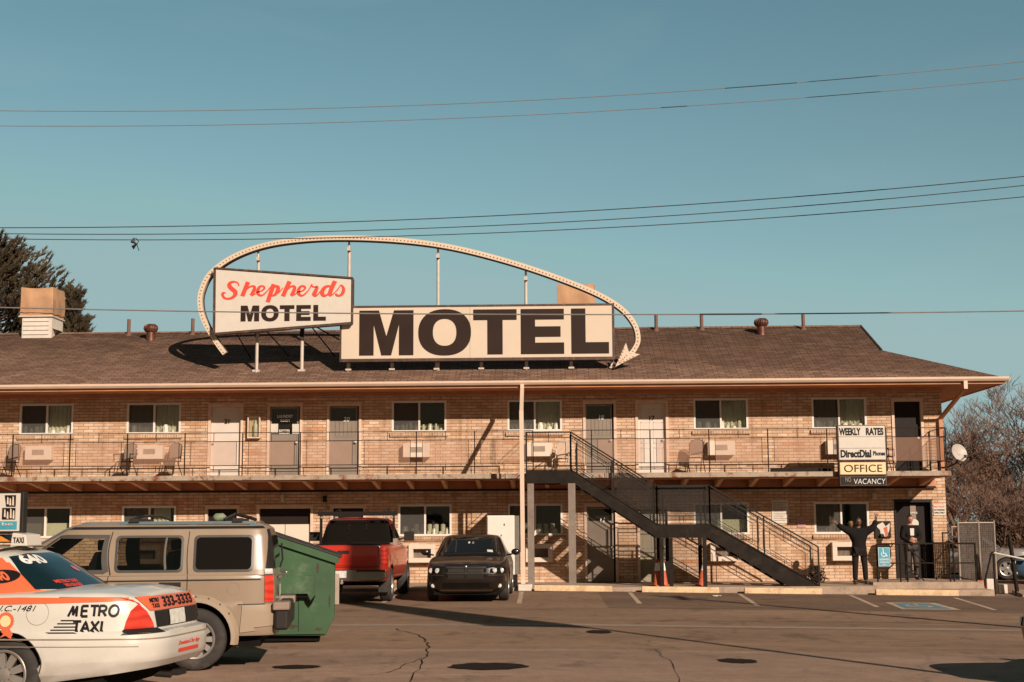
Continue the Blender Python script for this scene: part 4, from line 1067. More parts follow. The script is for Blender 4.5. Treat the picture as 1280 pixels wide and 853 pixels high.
# ================================================================ balcony chairs
def chair(loc, rz, lab, style=0, mat='steel'):
    t = thing('balcony_chair', lab, 'chair', loc, rz, 'chairs standing on the balcony')
    fr = M[mat]
    for s in (-1, 1):
        b = MB(); b.tube([(s*.22, -.26, 0), (s*.22, -.16, .42), (s*.22, .16, .44), (s*.20, .25, .88 if not style else .80)], .012, 6); b.build('frame', fr, t, smooth=True)
        b = MB(); b.tube([(s*.22, .28, 0), (s*.22, .0, .42), (s*.22, -.02, .44)], .012, 6); b.build('leg', fr, t, smooth=True)
        if style: b = MB(); b.tube([(s*.25, -.2, .44), (s*.26, -.2, .64), (s*.26, .2, .66)], .015, 6); b.build('armrest', fr, t, smooth=True)
    b = MB(); b.tube([(-.20, .25, .84), (-.17, .262, .92), (-.06, .27, .96), (.06, .27, .96), (.17, .262, .92), (.20, .25, .84)], .012, 6); b.build('frame', fr, t, smooth=True)
    b = MB(); b.box(-.20, .20, -.18, .17, .435, .455); b.build('seat', M['steel'] if style != 2 else M['tanwood'], t, bevel=.01)
    b = MB(); b.prism([(-.19, .52), (.19, .52), (.195, .85), (.15, .92), (.05, .95), (-.05, .95), (-.15, .92), (-.195, .85)], -.008, .008)
    o = b.build('backrest', M['chairmesh'] if style != 2 else M['tanwood'], t); o.location = (0, .225, 0)
    return t
M['chairmesh'] = screen('chair_mesh', (.30, .21, .16, 1), .75)
chair((-15.42, -.75, 3.09), rad(-18), 'metal mesh chair at the far left end of the balcony')
chair((-12.10, -.70, 3.09), rad(-15), 'low metal chair on balcony, left of the second air conditioner', 1)
chair((-10.82, -.70, 3.09), rad(-18), 'metal mesh chair beside second air conditioner, next to white door', 0)
chair((.20, -.75, 3.09), rad(-15), 'brown armchair at the top of the stairs on the balcony', 2, 'white')
chair((3.92, -.75, 3.09), rad(-20), 'folding chair with tan back on balcony, right of the white door', 0)
chair((9.15, -.8, 3.09), rad(60), 'black chair behind the rates sign near the corner door', 1, 'black')
# plank lying on the balcony floor
b = MB(); b.box(5.95, 7.55, -1.35, -1.05, 3.10, 3.20); o = b.build('wooden_plank', M['steel']); tag(o, 'long dark plank lying on balcony floor left of the rates sign', 'plank')
# ================================================================ overhead lines
def quad_z(pts):
    (xa, za), (xb, zb), (xc, zc) = pts
    def f(x): return za*(x-xb)*(x-xc)/((xa-xb)*(xa-xc))+zb*(x-xa)*(x-xc)/((xb-xa)*(xb-xc))+zc*(x-xa)*(x-xb)/((xc-xa)*(xc-xb))
    return f
def cable(name, lab, pts, y, r, mat, x0=-26, x1=12.8, dark_span=None):
    f = quad_z(pts); pl = [(x0+(x1-x0)*i/60, y, f(x0+(x1-x0)*i/60)) for i in range(61)]
    t = thing(name, lab, 'power line', (0, 0, 0), 0, 'overhead cables')
    b = MB(); b.tube(pl, r, 6); b.build('cable', M[mat], t, smooth=True)
    if dark_span:
        b = MB(); b.tube([(dark_span[0]+(dark_span[1]-dark_span[0])*i/6, y, f(dark_span[0]+(dark_span[1]-dark_span[0])*i/6)) for i in range(7)], r*1.3, 6); b.build('dark_stretch', M['wire'], t)  # slightly thicker, darker stretch of the cable
    return t
YW = -22
cable('power_line', 'pale overhead cable, highest of all, with a dark stretch at right', [(-7.39, 7.26), (-.52, 7.29), (6.23, 7.73)], YW, .0048, 'wirepale', dark_span=(2.3, 3.25))
cable('power_line', 'pale overhead cable running just below the highest one', [(-7.38, 7.05), (-.52, 7.09), (6.22, 7.50)], YW, .0048, 'wirepale', dark_span=(1.45, 1.8))
cable('power_line', 'dark overhead cable, top of the lower bundle of three', [(-7.32, 5.66), (-.53, 5.75), (6.15, 6.18)], YW, .0065, 'wire')
cable('power_line', 'dark overhead cable, middle of the lower bundle of three', [(-7.31, 5.58), (-.53, 5.62), (6.14, 6.06)], YW, .006, 'wire')
cable('power_line', 'dark overhead cable, bottom of lower bundle, with a tangle hanging from it', [(-7.31, 5.51), (-.53, 5.52), (6.14, 5.91)], YW, .006, 'wire')
cable('power_line', 'pale cable crossing low in front of both rooftop signs', [(-7.27, 4.59), (-.53, 4.43), (6.06, 4.41)], YW, .009, 'wirepale', dark_span=(1.9, 2.7))
t = thing('hanging_tangle', 'small dark tangle hanging from the lowest dark cable at left', 'tangle', (-5.52, YW, 5.50))
b = MB(); b.tube([(0, 0, 0), (-.02, 0, -.05), (.03, 0, -.08), (-.01, 0, -.12), (.0, 0, -.15)], [.012, .03, .015, .025, .006], 6); b.build('strap', M['black'], t)
b = MB(); b.tube([(.02, 0, 0), (.06, 0, -.04), (.04, 0, -.09), (.07, 0, -.17)], .006, 5); b.build('loose_end', M['black'], t)
# poles that carry the lines, just outside the frame
def upole(x, y, h, lab):
    t = thing('utility_pole', lab, 'utility pole', (x, y, gz(x)), 0, 'utility poles along the street')
    b = MB(); b.lathe([(.16, -.3), (.15, 0), (.10, h)], (0, 0, 0), 'Z', 14); b.build('pole', M['bark'], t, smooth=True)
    b = MB(); b.box(-.06, .06, -.9, .9, h-.6, h-.48); b.build('crossarm', M['bark'], t)
    for yy_ in (-.8, -.4, .4, .8): b = MB(); b.lathe([(.03, h-.48), (.05, h-.42), (.03, h-.36), (.05, h-.32), (.02, h-.28)], (0, yy_, 0), 'Z', 10); b.build('insulator', M['chain'], t)
upole(12.8, -22, 9.6, 'wooden utility pole at the right end of the cables')
upole(-26, -22, 9.6, 'wooden utility pole at the left end of the cables')
t = thing('shadow_caster_pole', 'unseen pole with a tapered panel, added to cast the long lot shadow', 'pole', (8.9, -29.6, gz(8.9)))  # invented off-frame caster for the lot shadow and the pickup's shaded tailgate
b = MB(); b.lathe([(.08, -.3), (.07, 7.6), (.05, 14)], (0, 0, 0), 'Z', 12); b.build('pole', M['chain'], t, smooth=True)
b = MB(); b.prism([(.05, 7.6), (-1.55, 7.9), (-1.30, 9.2), (-.90, 11.5), (-.70, 13.5), (.03, 13.6)], -.01, .01); b.build('shadow_panel', M['black'], t)  # panel shaped only for the shadow it throws on lot and tailgate
# service drop at the right corner
b = MB(); b.tube([(11.3+(18-11.3)*i/14, 2.0+i*.3, 5.5+(i/14)*1.2-.9*math.sin(math.pi*i/14)) for i in range(15)], .012, 5)
# ================================================================ vehicles
def paint(name, col, rough=.28, coat=.6, dirt=.35):
    m, t = new_mat(name); v = coords(t)
    n = noise(t, v, 1.6, 6, .6)
    c = ramp(t, n, [(.3, tuple(x*.86 for x in col)), (.7, col)])
    sp = t.add('ShaderNodeSeparateXYZ'); tc = t.add('ShaderNodeTexCoord'); t.link(tc.outputs['Object'], sp.inputs[0])
    # road dust thrown up by the wheels collects low on the sills
    mr = t.add('ShaderNodeMapRange'); mr.inputs[1].default_value = .75; mr.inputs[2].default_value = .25; mr.inputs[3].default_value = 0; mr.inputs[4].default_value = dirt
    t.link(sp.outputs[2], mr.inputs[0])
    n2 = ramp(t, noise(t, v, 5, 8, .7), [(.35, g(.2)), (.7, g(1))])
    mu = t.add('ShaderNodeMath', operation='MULTIPLY'); t.link(mr.outputs[0], mu.inputs[0]); t.link(n2, mu.inputs[1])
    c = mixc(t, mu.outputs[0], c, (.20, .14, .10, 1))
    t.link(c, t.b.inputs['Base Color']); t.b.inputs['Roughness'].default_value = rough
    t.b.inputs['Coat Weight'].default_value = coat; t.b.inputs['Coat Roughness'].default_value = .08
    return m
M['taxiwhite'] = paint('white_taxi_paint', (.60, .56, .50, 1))
M['taxiorange'] = paint('orange_taxi_paint', (.66, .135, .055, 1), dirt=.1)
M['suvpaint'] = paint('champagne_metallic_paint', (.27, .197, .138, 1), .32)
M['suvlower'] = paint('champagne_lower_paint', (.32, .24, .17, 1), .4)
M['redpaint'] = paint('red_truck_paint', (.50, .028, .014, 1), dirt=.06)
M['blackpaint'] = paint('black_car_paint', (.008, .005, .004, 1), .32, .35, .05)
M['bluecar'] = paint('blue_car_paint', (.03, .12, .22, 1))
M['silvercar'] = paint('silver_car_paint', (.20, .18, .17, 1))
def carglass(name, col=(.008, .006, .005, 1)):
    m, t = new_mat(name); t.b.inputs['Base Color'].default_value = col; t.b.inputs['Roughness'].default_value = .05
    t.b.inputs['Specular IOR Level'].default_value = .3
    return m
M['carglass'] = carglass('dark_car_glass')
M['backglass'] = carglass('tinted_rear_glass', (.005, .016, .020, 1))
M['rubber'] = plain('tyre_rubber', (.028, .023, .020, 1), .85, var=.3, scale=8, dirt=((.12, .09, .07, 1), .4))
M['alloy'] = plain('alloy_wheel', (.45, .41, .37, 1), .35, metal=.7, var=.15)
M['chrome'] = plain('chrome_trim', (.42, .39, .36, 1), .22, metal=.9, var=.05)
M['blackplastic'] = plain('black_plastic', (.018, .014, .012, 1), .5, var=.2, spec=.3)
M['underbody'] = plain('underbody', (.008, .006, .005, 1), .9, spec=.1)
def lens(name, col):
    m, t = new_mat(name); v = coords(t)
    wv = t.n.new('ShaderNodeTexWave'); wv.inputs['Scale'].default_value = 3; wv.inputs['Distortion'].default_value = 5; wv.bands_direction = 'Z'; t.link(v, wv.inputs[0])
    c = ramp(t, wv.outputs[1], [(0, tuple(x*.6 for x in col[:3])), (1, col[:3])])
    t.link(c, t.b.inputs['Base Color']); t.b.inputs['Roughness'].default_value = .12; t.b.inputs['Coat Weight'].default_value = 1
    return m
M['redlens'] = lens('red_lamp_lens', (.70, .045, .025, 1)); M['clearlens'] = lens('clear_lamp_lens', (.62, .60, .56, 1)); M['amberlens'] = lens('amber_lens', (.7, .22, .03, 1))
M['plate'] = plain('licence_plate', (.62, .60, .55, 1), .45, var=.25, scale=18)

def lerp_tab(tab, z):
    if z <= tab[0][0]: return tab[0][1:]
    for a, b_ in zip(tab, tab[1:]):
        if z <= b_[0]:
            f = (z-a[0])/(b_[0]-a[0]); f = f*f*(3-2*f) if False else f
            return tuple(p+(q-p)*f for p, q in zip(a[1:], b_[1:]))
    return tab[-1][1:]
def lt(pts, x):
    if x <= pts[0][0]: return pts[0][1]
    for a, b_ in zip(pts, pts[1:]):
        if x <= b_[0]: f = (x-a[0])/(b_[0]-a[0]); return a[1]+(b_[1]-a[1])*f
    return pts[-1][1]
class Shell:
    """closed car shell: rounded-rectangle plan whose ends and width change with height"""
    def __init__(s, tab, nr, nf, zref, step=.035, xs=()):
        s.tab, s.nr, s.nf, s.zref = tab, nr, nf, zref
        xr, xf, w = lerp_tab(tab, zref); hl = (xf-xr)/2
        D = []; N = 4000
        for i in range(N+1):
            an = math.pi*(1-i/N); c_, s_ = math.cos(an), math.sin(an); n = nr if c_ < 0 else nf
            D.append((math.copysign(abs(c_)**(2/n), c_), max(0, s_)**(2/n)))
        D[0] = (-1, 0); D[-1] = (1, 0); P = [D[0]]; acc = 0
        for a, b_ in zip(D, D[1:]):
            d_ = math.hypot((b_[0]-a[0])*hl, (b_[1]-a[1])*w); 
            k_ = max(1, int(d_/step+.999))
            for q in range(1, k_+1):
                acc += d_/k_
                if acc >= step: P.append((a[0]+(b_[0]-a[0])*q/k_, a[1]+(b_[1]-a[1])*q/k_)); acc = 0
        if math.hypot((P[-1][0]-1)*hl, P[-1][1]*w) < step*.4: P.pop()
        P.append((1, 0)); s.P = P
        s.S = [0]
        for a, b_ in zip(P, P[1:]): s.S.append(s.S[-1]+math.hypot((b_[0]-a[0])*hl, (b_[1]-a[1])*w))
    def raw(s, xp, yp, z, e=0):
        xr, xf, w = lerp_tab(s.tab, z); hl = (xf-xr)/2
        return Vector(((xr+xf)/2+xp*(hl-e), yp*(w-e), z))
    def at(s, sv, z, off=0):
        """point at perimeter distance sv from the rear centre (negative = right side)"""
        sg = 1 if sv >= 0 else -1; v = abs(sv)
        def pp(v):
            v = max(0, min(s.S[-1], v))
            for i in range(len(s.S)-1):
                if v <= s.S[i+1]:
                    f = (v-s.S[i])/(s.S[i+1]-s.S[i]); return (s.P[i][0]+(s.P[i+1][0]-s.P[i][0])*f, s.P[i][1]+(s.P[i+1][1]-s.P[i][1])*f)
            return s.P[-1]
        a = pp(v); p = s.raw(a[0], a[1], z)
        if off:
            q0 = s.raw(*pp(v-.02), z); q1 = s.raw(*pp(v+.02), z); t_ = (q1-q0); nrm = Vector((-t_.y, t_.x, 0)) 
            up_ = s.raw(a[0], a[1], z+.02)-s.raw(a[0], a[1], z-.02)
            nrm = t_.cross(up_)
            if nrm.length > 1e-9:
                nrm.normalize()
                if nrm.y < 0 and a[1] > .5: nrm = -nrm
                elif a[1] <= .5 and (nrm.x > 0) != (a[0] > 0): nrm = -nrm
                p = p+nrm*off
        return Vector((p.x, p.y*sg, p.z))
    def s_of_x(s, x, z=None):
        z = s.zref if z is None else z
        xr, xf, w = lerp_tab(s.tab, z); xp = (x-(xr+xf)/2)/((xf-xr)/2)
        for i in range(len(s.P)-1):
            if s.P[i][0] <= xp <= s.P[i+1][0]:
                d = s.P[i+1][0]-s.P[i][0]; f = (xp-s.P[i][0])/d if d > 1e-9 else 0; return s.S[i]+(s.S[i+1]-s.S[i])*f
        return 0 if xp < 0 else s.S[-1]
    def s_of_y(s, y, rear=True):
        xr, xf, w = lerp_tab(s.tab, s.zref); yp = min(abs(y)/w, .999); sg = 1 if y >= 0 else -1
        n = len(s.P); rng = range(n-1) if rear else range(n-2, -1, -1)
        for i in rng:
            a, b_ = s.P[i][1], s.P[i+1][1]
            if min(a, b_) <= yp <= max(a, b_) and ((s.P[i][0]+s.P[i+1][0] < 0) == rear):
                f = (yp-a)/(b_-a) if abs(b_-a) > 1e-9 else 0; return sg*(s.S[i]+(s.S[i+1]-s.S[i])*f)
        return sg*(s.S[3] if rear else s.S[-4])
    def conv(s, p):
        k = p[0]
        if k == 'x': return (s.s_of_x(p[1], p[2])*(p[3] if len(p) > 3 else 1), p[2])
        if k == 'r': return (s.s_of_y(p[1], True), p[2])
        if k == 'f':
            v = s.s_of_y(p[1], False)
            # unfold over the front centre so a patch may cross it
            return (v if v >= 0 else 2*s.S[-1]+v, p[2])
        return (p[1], p[2])
    def at2(s, sv, z, off=0):
        if sv > s.S[-1]: sv = sv-2*s.S[-1]
        return s.at(sv, z, off)
    def patch(s, name, pts, mat, parent, off=.004, cuts=3, smooth=True, thick=0):
        q = [s.conv(p) for p in pts]
        bm = bmesh.new(); vs = [bm.verts.new((a, z, 0)) for a, z in q]; bm.faces.new(vs)
        a0, a1 = min(p[0] for p in q), max(p[0] for p in q); b0, b1 = min(p[1] for p in q), max(p[1] for p in q)
        for lo, hi, ax, st in ((a0, a1, (1, 0, 0), .035), (b0, b1, (0, 1, 0), .05)):
            n_ = int((hi-lo)/st)
            for i in range(1, n_+1):
                c_ = lo+(hi-lo)*i/(n_+1)
                bmesh.ops.bisect_plane(bm, geom=bm.verts[:]+bm.edges[:]+bm.faces[:], plane_co=(c_*ax[0], c_*ax[1], 0), plane_no=ax, dist=.0003)
        bmesh.ops.triangulate(bm, faces=bm.faces[:])
        for v in bm.verts: v.co = s.at2(v.co.x, v.co.y, off)
        if thick:
            r = bmesh.ops.solidify(bm, geom=bm.faces[:], thickness=thick)
        me = bpy.data.meshes.new(name); bm.to_mesh(me); bm.free()
        return link(name, me, mat, parent, smooth)
    def line(s, b, pts, w=.008, off=.004, n=10):
        """thin seam following the surface"""
        q = [s.conv(p) for p in pts]; path = []
        for a, c in zip(q, q[1:]):
            n_ = max(n, int(math.hypot(c[0]-a[0], c[1]-a[1])/.05)+1)
            for i in range(n_): path.append((a[0]+(c[0]-a[0])*i/n_, a[1]+(c[1]-a[1])*i/n_))
        path.append(q[-1]); prev = None
        for i, p in enumerate(path):
            a = path[max(i-1, 0)]; c = path[min(i+1, len(path)-1)]; dx, dz = c[0]-a[0], c[1]-a[1]; l = math.hypot(dx, dz) or 1
            nx, nz = -dz/l*w/2, dx/l*w/2
            r = [b.bm.verts.new(s.at2(p[0]+nx, p[1]+nz, off)), b.bm.verts.new(s.at2(p[0]-nx, p[1]-nz, off))]
            if prev: b.bm.faces.new((prev[0], r[0], r[1], prev[1]))
            prev = r
    def body(s, name, zlow, ztop, mat, parent, rows=12, rr=.07, crown=.03, capmat=None, cap=True, capcols=8, zs=(), holes=()):
        bm = bmesh.new(); L_, Rr = [], []
        xr, xf, w = lerp_tab(s.tab, s.zref)
        for xp, yp in s.P:
            x0 = (xr+xf)/2+xp*(xf-xr)/2; zl, zt = zlow(x0), ztop(x0); col = []
            zs_ = [zl+(zt-zl)*(1-(1-i/rows)**1.6) for i in range(rows+1)]
            zs_ = sorted(zs_+[min(max(q[0], zl), zt) for q in s.tab[1:-1]]+[min(max(q, zl), zt) for q in zs])
            for z in zs_:
                tt = max(0, 1-(zt-z)/rr); e = rr*(1-math.sqrt(max(0, 1-tt*tt)))
                col.append(s.raw(xp, yp, z, e))
            L_.append([bm.verts.new(p) for p in col])
            Rr.append([bm.verts.new((p.x, -p.y, p.z)) for p in col])
        n = len(L_)
        for i in range(n-1):
            for j in range(len(L_[0])-1):
                bm.faces.new((L_[i][j], L_[i+1][j], L_[i+1][j+1], L_[i][j+1]))
                bm.faces.new((Rr[i][j], Rr[i][j+1], Rr[i+1][j+1], Rr[i+1][j]))
        def inside(x, z, poly):
            r = False
            for (x1, z1), (x2, z2) in zip(poly, poly[1:]+poly[:1]):
                if (z1 > z) != (z2 > z) and x < (x2-x1)*(z-z1)/(z2-z1)+x1: r = not r
            return r
        if holes:
            for h in holes:
                for (x1, z1), (x2, z2) in zip(h, h[1:]+h[:1]):
                    nrm = Vector((-(z2-z1), 0, x2-x1)).normalized()
                    near = [f for f in bm.faces if abs(f.calc_center_median().y) > .6]
                    gm = list({e for f in near for e in f.edges})+near+list({v for f in near for v in f.verts})
                    bmesh.ops.bisect_plane(bm, geom=gm, plane_co=(x1, 0, z1), plane_no=nrm, dist=.0005)
            kill = [f for f in bm.faces if any(inside(f.calc_center_median().x, f.calc_center_median().z, h) and abs(f.calc_center_median().y) > .6 for h in holes)]
            bmesh.ops.delete(bm, geom=kill, context='FACES')
        if cap:
            prev = None
            for i in range(n):
                a, c = L_[i][-1], Rr[i][-1]; row = [a]
                for k in range(1, capcols):
                    f = k/capcols; p = a.co.lerp(c.co, f); p.z += crown*(1-(2*f-1)**2)*min(1, abs(a.co.y)/.5)
                    row.append(bm.verts.new(p))
                row.append(c)
                if prev:
                    for k in range(capcols): 
                        bm.faces.new((prev[k], prev[k+1], row[k+1], row[k]))
                prev = row
        bmesh.ops.remove_doubles(bm, verts=bm.verts[:], dist=.0005)
        bmesh.ops.dissolve_degenerate(bm, edges=bm.edges[:], dist=.0002)
        bmesh.ops.recalc_face_normals(bm, faces=bm.faces[:])
        me = bpy.data.meshes.new(name); bm.to_mesh(me); bm.free()
        return link(name, me, mat, parent, True)
def project_text(sh, me, s0, z0, off, flip=-1):
    """wrap flat lettering onto the shell; it reads left to right from s0 towards smaller s (left side of a car)"""
    for v in me.vertices:
        x, y, z = v.co; p = sh.at2(s0+flip*x, z0+z, off+(-y)); v.co = p
def stext(name, txt, mat, parent, sh, start, z0, w, h, bold=.02, shear=0, off=.006, flip=-1):
    me = text_mesh(txt, w, h, bold, shear, .0006)
    s0 = sh.conv(start)[0]
    for k in range(1): pass
    bm = bmesh.new(); bm.from_mesh(me)
    bmesh.ops.triangulate(bm, faces=bm.faces[:]); bm.to_mesh(me); bm.free()
    project_text(sh, me, s0, z0, off, flip)
    return link(name, me, mat, parent)
def wheel(parent, x, y, r, wd, spokes, side, rimr=.66, rimmat='alloy'):
    p = part('wheel', parent, (x, y, r), (0, 0, 0 if side > 0 else math.pi))
    b = MB(); w2 = wd/2
    b.lathe([(r*.60, -w2*.9), (r*.70, -w2), (r*.90, -w2), (r*.975, -w2*.82), (r, -w2*.5), (r, w2*.5), (r*.975, w2*.82), (r*.90, w2), (r*.72, w2*1.02), (r*rimr, w2*.92), (r*rimr*.97, w2*.6)], (0, 0, 0), 'Y', 40, False)
    b.build('tyre', M['rubber'], p, smooth=True)
    R = r*rimr; b = MB()
    b.lathe([(R*1.0, w2*.93), (R*.97, w2*.98), (R*.90, w2*.93), (R*.88, w2*.45), (R*.5, w2*.3), (.001, w2*.3)], (0, 0, 0), 'Y', 36, False)
    b.build('rim', M['blackplastic'], p, smooth=True)
    b = MB()
    b.lathe([(R*1.0, w2*.94), (R*.97, w2*1.0), (R*.89, w2*.94), (R*.86, w2*.70), (R*.90, w2*.60)], (0, 0, 0), 'Y', 36, False)
    b.lathe([(R*.30, w2*.5), (R*.30, w2*.78), (R*.16, w2*.86), (.001, w2*.88)], (0, 0, 0), 'Y', 20, False)
    for k in range(spokes):
        a = 2*math.pi*k/spokes; ca, sa = math.cos(a), math.sin(a); wv = R*(1.15/spokes); wv2 = R*(1.9/spokes)
        c0 = [(R*.22, -wv, w2*.80), (R*.22, wv, w2*.80), (R*.88, wv2*.75, w2*.80), (R*.88, -wv2*.75, w2*.80)]
        for dz in (0, -.035): pass
        top = [b.bm.verts.new((q[0]*ca-q[1]*sa, q[2], q[0]*sa+q[1]*ca)) for q in c0]; bot = [b.bm.verts.new((q[0]*ca-q[1]*sa, q[2]-.03, q[0]*sa+q[1]*ca)) for q in c0]
        b.bm.faces.new(top); b.bm.faces.new(bot[::-1])
        for i in range(4): b.bm.faces.new((top[i], bot[i], bot[(i+1) % 4], top[(i+1) % 4]))
    b.build('spokes', M[rimmat], p, smooth=True)
    return p
def arch_low(base, axles, r, zc):
    def f(x):
        z = base(x) if callable(base) else base
        for a in axles:
            if abs(x-a) < r: z = max(z, zc+math.sqrt(r*r-(x-a)**2))
        return z
    return f
def arch_lip(sh, b, a, r, zc, w=.03, off=.008):
    pts = []
    for i in range(25):
        an = math.pi*(1-i/24)+0; x = a+(r+w*.4)*math.cos(an); z = zc+(r+w*.4)*math.sin(an)
        if z > .40 or True: pts.append(('s', sh.s_of_x(x), max(z, .36)))
    sh.line(b, pts, w, off, 2)
def mirror(parent, x, y, z, mat, side, s=1.0):
    b = MB(); b.tube([(x, y, z-.05), (x+.01, y+side*.12, z-.03)], .022, 6)
    bm = b.bm; c = bmesh.ops.create_uvsphere(bm, u_segments=12, v_segments=8, radius=1)
    for v in c['verts']: v.co = Vector((x-.01+v.co.x*.065*s, y+side*(.20)+v.co.y*.115*s, z+.02+v.co.z*.085*s))
    m = b.build('side_mirror', M[mat], parent, smooth=True)
    b = MB(); b.box(x-.079, x-.073, y+side*.20-.08, y+side*.20+.08, z-.03, z+.07); b.build('mirror_glass', M['chrome'], m)
    return m

# ---------------------------------------------------------------- taxi
def taxi():
    t = thing('taxi', 'white and orange Metro Taxi sedan with rooftop advert, parked nearest at left', 'taxi', (-6.275, -25.92, .035), math.pi-rad(6))
    AX = (-1.30, 1.61); R = .345
    tab = [(.22, -2.30, 2.35, .86), (.34, -2.60, 2.56, .945), (.46, -2.70, 2.65, .985), (.62, -2.715, 2.66, .995), (.715, -2.70, 2.62, .985), (.735, -2.615, 2.58, .978), (.90, -2.59, 2.50, .965), (1.02, -2.545, 2.3, .94), (1.12, -2.47, 2.1, .90)]
    sh = Shell(tab, 5.4, 6, .62)
    base = lambda x: .24+max(0, (-1.75-x))*.16
    zl = arch_low(base, AX, .405, .335)
    zt = lambda x: lt([(-2.72, 1.03), (-2.55, 1.075), (-2.35, 1.085), (-1.4, 1.075), (0, 1.03), (1.0, .99), (1.7, .93), (2.3, .82), (2.66, .70)], x)
    sh.body('body', zl, zt, M['taxiwhite'], t, rows=16, rr=.06, crown=.045)
    b = MB(); b.box(-2.2, 2.3, -.80, .80, .20, .70); b.build('underbody', M['underbody'], t)
    for a in AX:
        b = MB(); b.box(a-.42, a+.42, -.93, .93, .45, .73) if False else b.box(a-.40, a+.40, -.72, .72, .25, .8); b.build('wheel_well', M['underbody'], t)
    # greenhouse
    tab2 = [(1.0, -1.86, 1.30, .875), (1.10, -1.72, 1.08, .85), (1.40, -1.22, .42, .70), (1.455, -1.06, .26, .655), (1.48, -.95, .15, .60)]
    gh = Shell(tab2, 3.6, 3.6, 1.1)
    cb_ = gh.body('cabin', lambda x: 1.0, lambda x: 1.475, [M['taxiorange'], M['taxiwhite']], t, rows=12, rr=.05, crown=.035)
    for pl in cb_.data.polygons:
        if pl.center.z > 1.425 or pl.normal.z > .75: pl.material_index = 1
    for sgn in ():
        gh.patch('orange_pillar', [('r', sgn*.765, 1.045), ('r', sgn*.765, 1.15), ('r', sgn*.745, 1.30), ('r', sgn*.735, 1.395), ('x', -.9, 1.425, sgn), ('x', .0, 1.425, sgn), ('x', .6, 1.10, sgn), ('x', .8, 1.045, sgn)], M['taxiorange'], t, .004, 5)
    # white roof skin
    bm = bmesh.new(); prev = None
    for i in range(15):
        x = -1.02+i*(1.22)/14; row = []
        for k in range(9):
            y = -.60+1.2*k/8; row.append(bm.verts.new((x, y, 1.484+.033*(1-(y/.62)**2)-.012*((x+.4)/.65)**4)))
        if prev:
            for k in range(8): bm.faces.new((prev[k], prev[k+1], row[k+1], row[k]))
        prev = row
    me = bpy.data.meshes.new('roof_skin'); bm.to_mesh(me); bm.free(); link('roof_skin', me, M['taxiwhite'], t, True)
    # rear glass wraps round the back
    gl = gh.patch('rear_window', [('r', .705, 1.105), ('r', .70, 1.25), ('r', .66, 1.405), ('r', .3, 1.43), ('r', -.3, 1.43), ('r', -.66, 1.405), ('r', -.70, 1.25), ('r', -.705, 1.105), ('r', -.3, 1.095), ('r', .3, 1.095)], M['backglass'], t, .006, 5)
    for sgn in (1, -1):
        gh.patch('side_window', [('x', -.95, 1.09, sgn), ('x', -.80, 1.40, sgn), ('x', -.42, 1.42, sgn), ('x', -.42, 1.09, sgn)], M['carglass'], t, .005)
        gh.patch('side_window', [('x', -.34, 1.09, sgn), ('x', -.34, 1.42, sgn), ('x', .12, 1.41, sgn), ('x', .62, 1.12, sgn), ('x', .60, 1.09, sgn)], M['carglass'], t, .005)
        mirror(t, .62, sgn*.88, 1.08, 'blackplastic', sgn)
    gh.patch('windscreen', [('f', .68, 1.06), ('f', .62, 1.42), ('f', -.62, 1.42), ('f', -.68, 1.06)], M['carglass'], t, .006, 5)
    # orange flash below the belt line
    for sgn in (1, -1):
        sh.patch('orange_stripe', [('x', -2.40, 1.005, sgn), ('x', -1.6, .985, sgn), ('x', 1.0, .93, sgn), ('x', 1.0, .985, sgn), ('x', -1.4, 1.043, sgn), ('x', -2.40, 1.035, sgn)], M['taxiorange'], t, .004, 4)
        sh.patch('tail_lamp', [('x', -2.395, .745, sgn), ('x', -2.405, .82, sgn), ('x', -2.43, .91, sgn), ('x', -2.475, .98, sgn), ('r', sgn*.83, 1.03), ('r', sgn*.76, 1.01), ('r', sgn*.66, .90), ('r', sgn*.60, .80), ('r', sgn*.585, .745)], M['redlens'], t, .012, 4)
        sh.patch('lamp_base', [('x', -2.385, .700, sgn), ('x', -2.39, .743, sgn), ('r', sgn*.54, .743), ('r', sgn*.54, .705)], M['blackplastic'], t, .010, 3)
        sh.patch('headlamp', [('f', sgn*.92, .62), ('f', sgn*.90, .74), ('f', sgn*.5, .74), ('f', sgn*.5, .62)], M['clearlens'], t, .01, 3)
    sh.patch('rear_panel', [('r', .538, .745), ('r', .56, .90), ('r', -.56, .90), ('r', -.538, .745)], M['blackplastic'], t, .009, 3)
    sh.patch('trunk_banner', [('r', .62, .905), ('r', .74, 1.035), ('r', -.74, 1.035), ('r', -.62, .905)], M['taxiorange'], t, .010, 4)
    o = sh.patch('licence_plate', [('r', .26, .745), ('r', .26, .895), ('r', -.14, .895), ('r', -.14, .745)], M['plate'], t, .018, 2)
    stext('plate_lettering', '640 TXI', M['redletter'], o, sh, ('r', .13), .80, .25, .06, off=.022) if False else None
    stext('phone_number', '333-3333', M['blackletter'], t, sh, ('s', sh.s_of_y(.36, True), 0), .925, .80, .095, .03, off=.016)
    stext('small_lettering', 'METRO', M['blackletter'], t, sh, ('s', sh.s_of_y(.60, True), 0), .975, .17, .04, .03, off=.016)
    stext('small_lettering', 'TAXI', M['blackletter'], t, sh, ('s', sh.s_of_y(.58, True), 0), .925, .13, .04, .03, off=.016)
    # seams and mouldings
    b = MB()
    sh.line(b, [('x', -1.0, .665), ('x', -2.35, .665), ('r', .8, .66), ('r', -.8, .66)], .012); sh.line(b, [('x', -1.0, .60), ('x', -2.3, .60), ('r', .8, .595)], .007)
    sh.line(b, [('x', -1.8, 1.045), ('x', -2.35, 1.035), ('r', .84, 1.02)], .007)
    sh.line(b, [('x', -.46, .30), ('x', -.46, 1.03)], .009); sh.line(b, [('x', .62, .30), ('x', .62, 1.0)], .009)
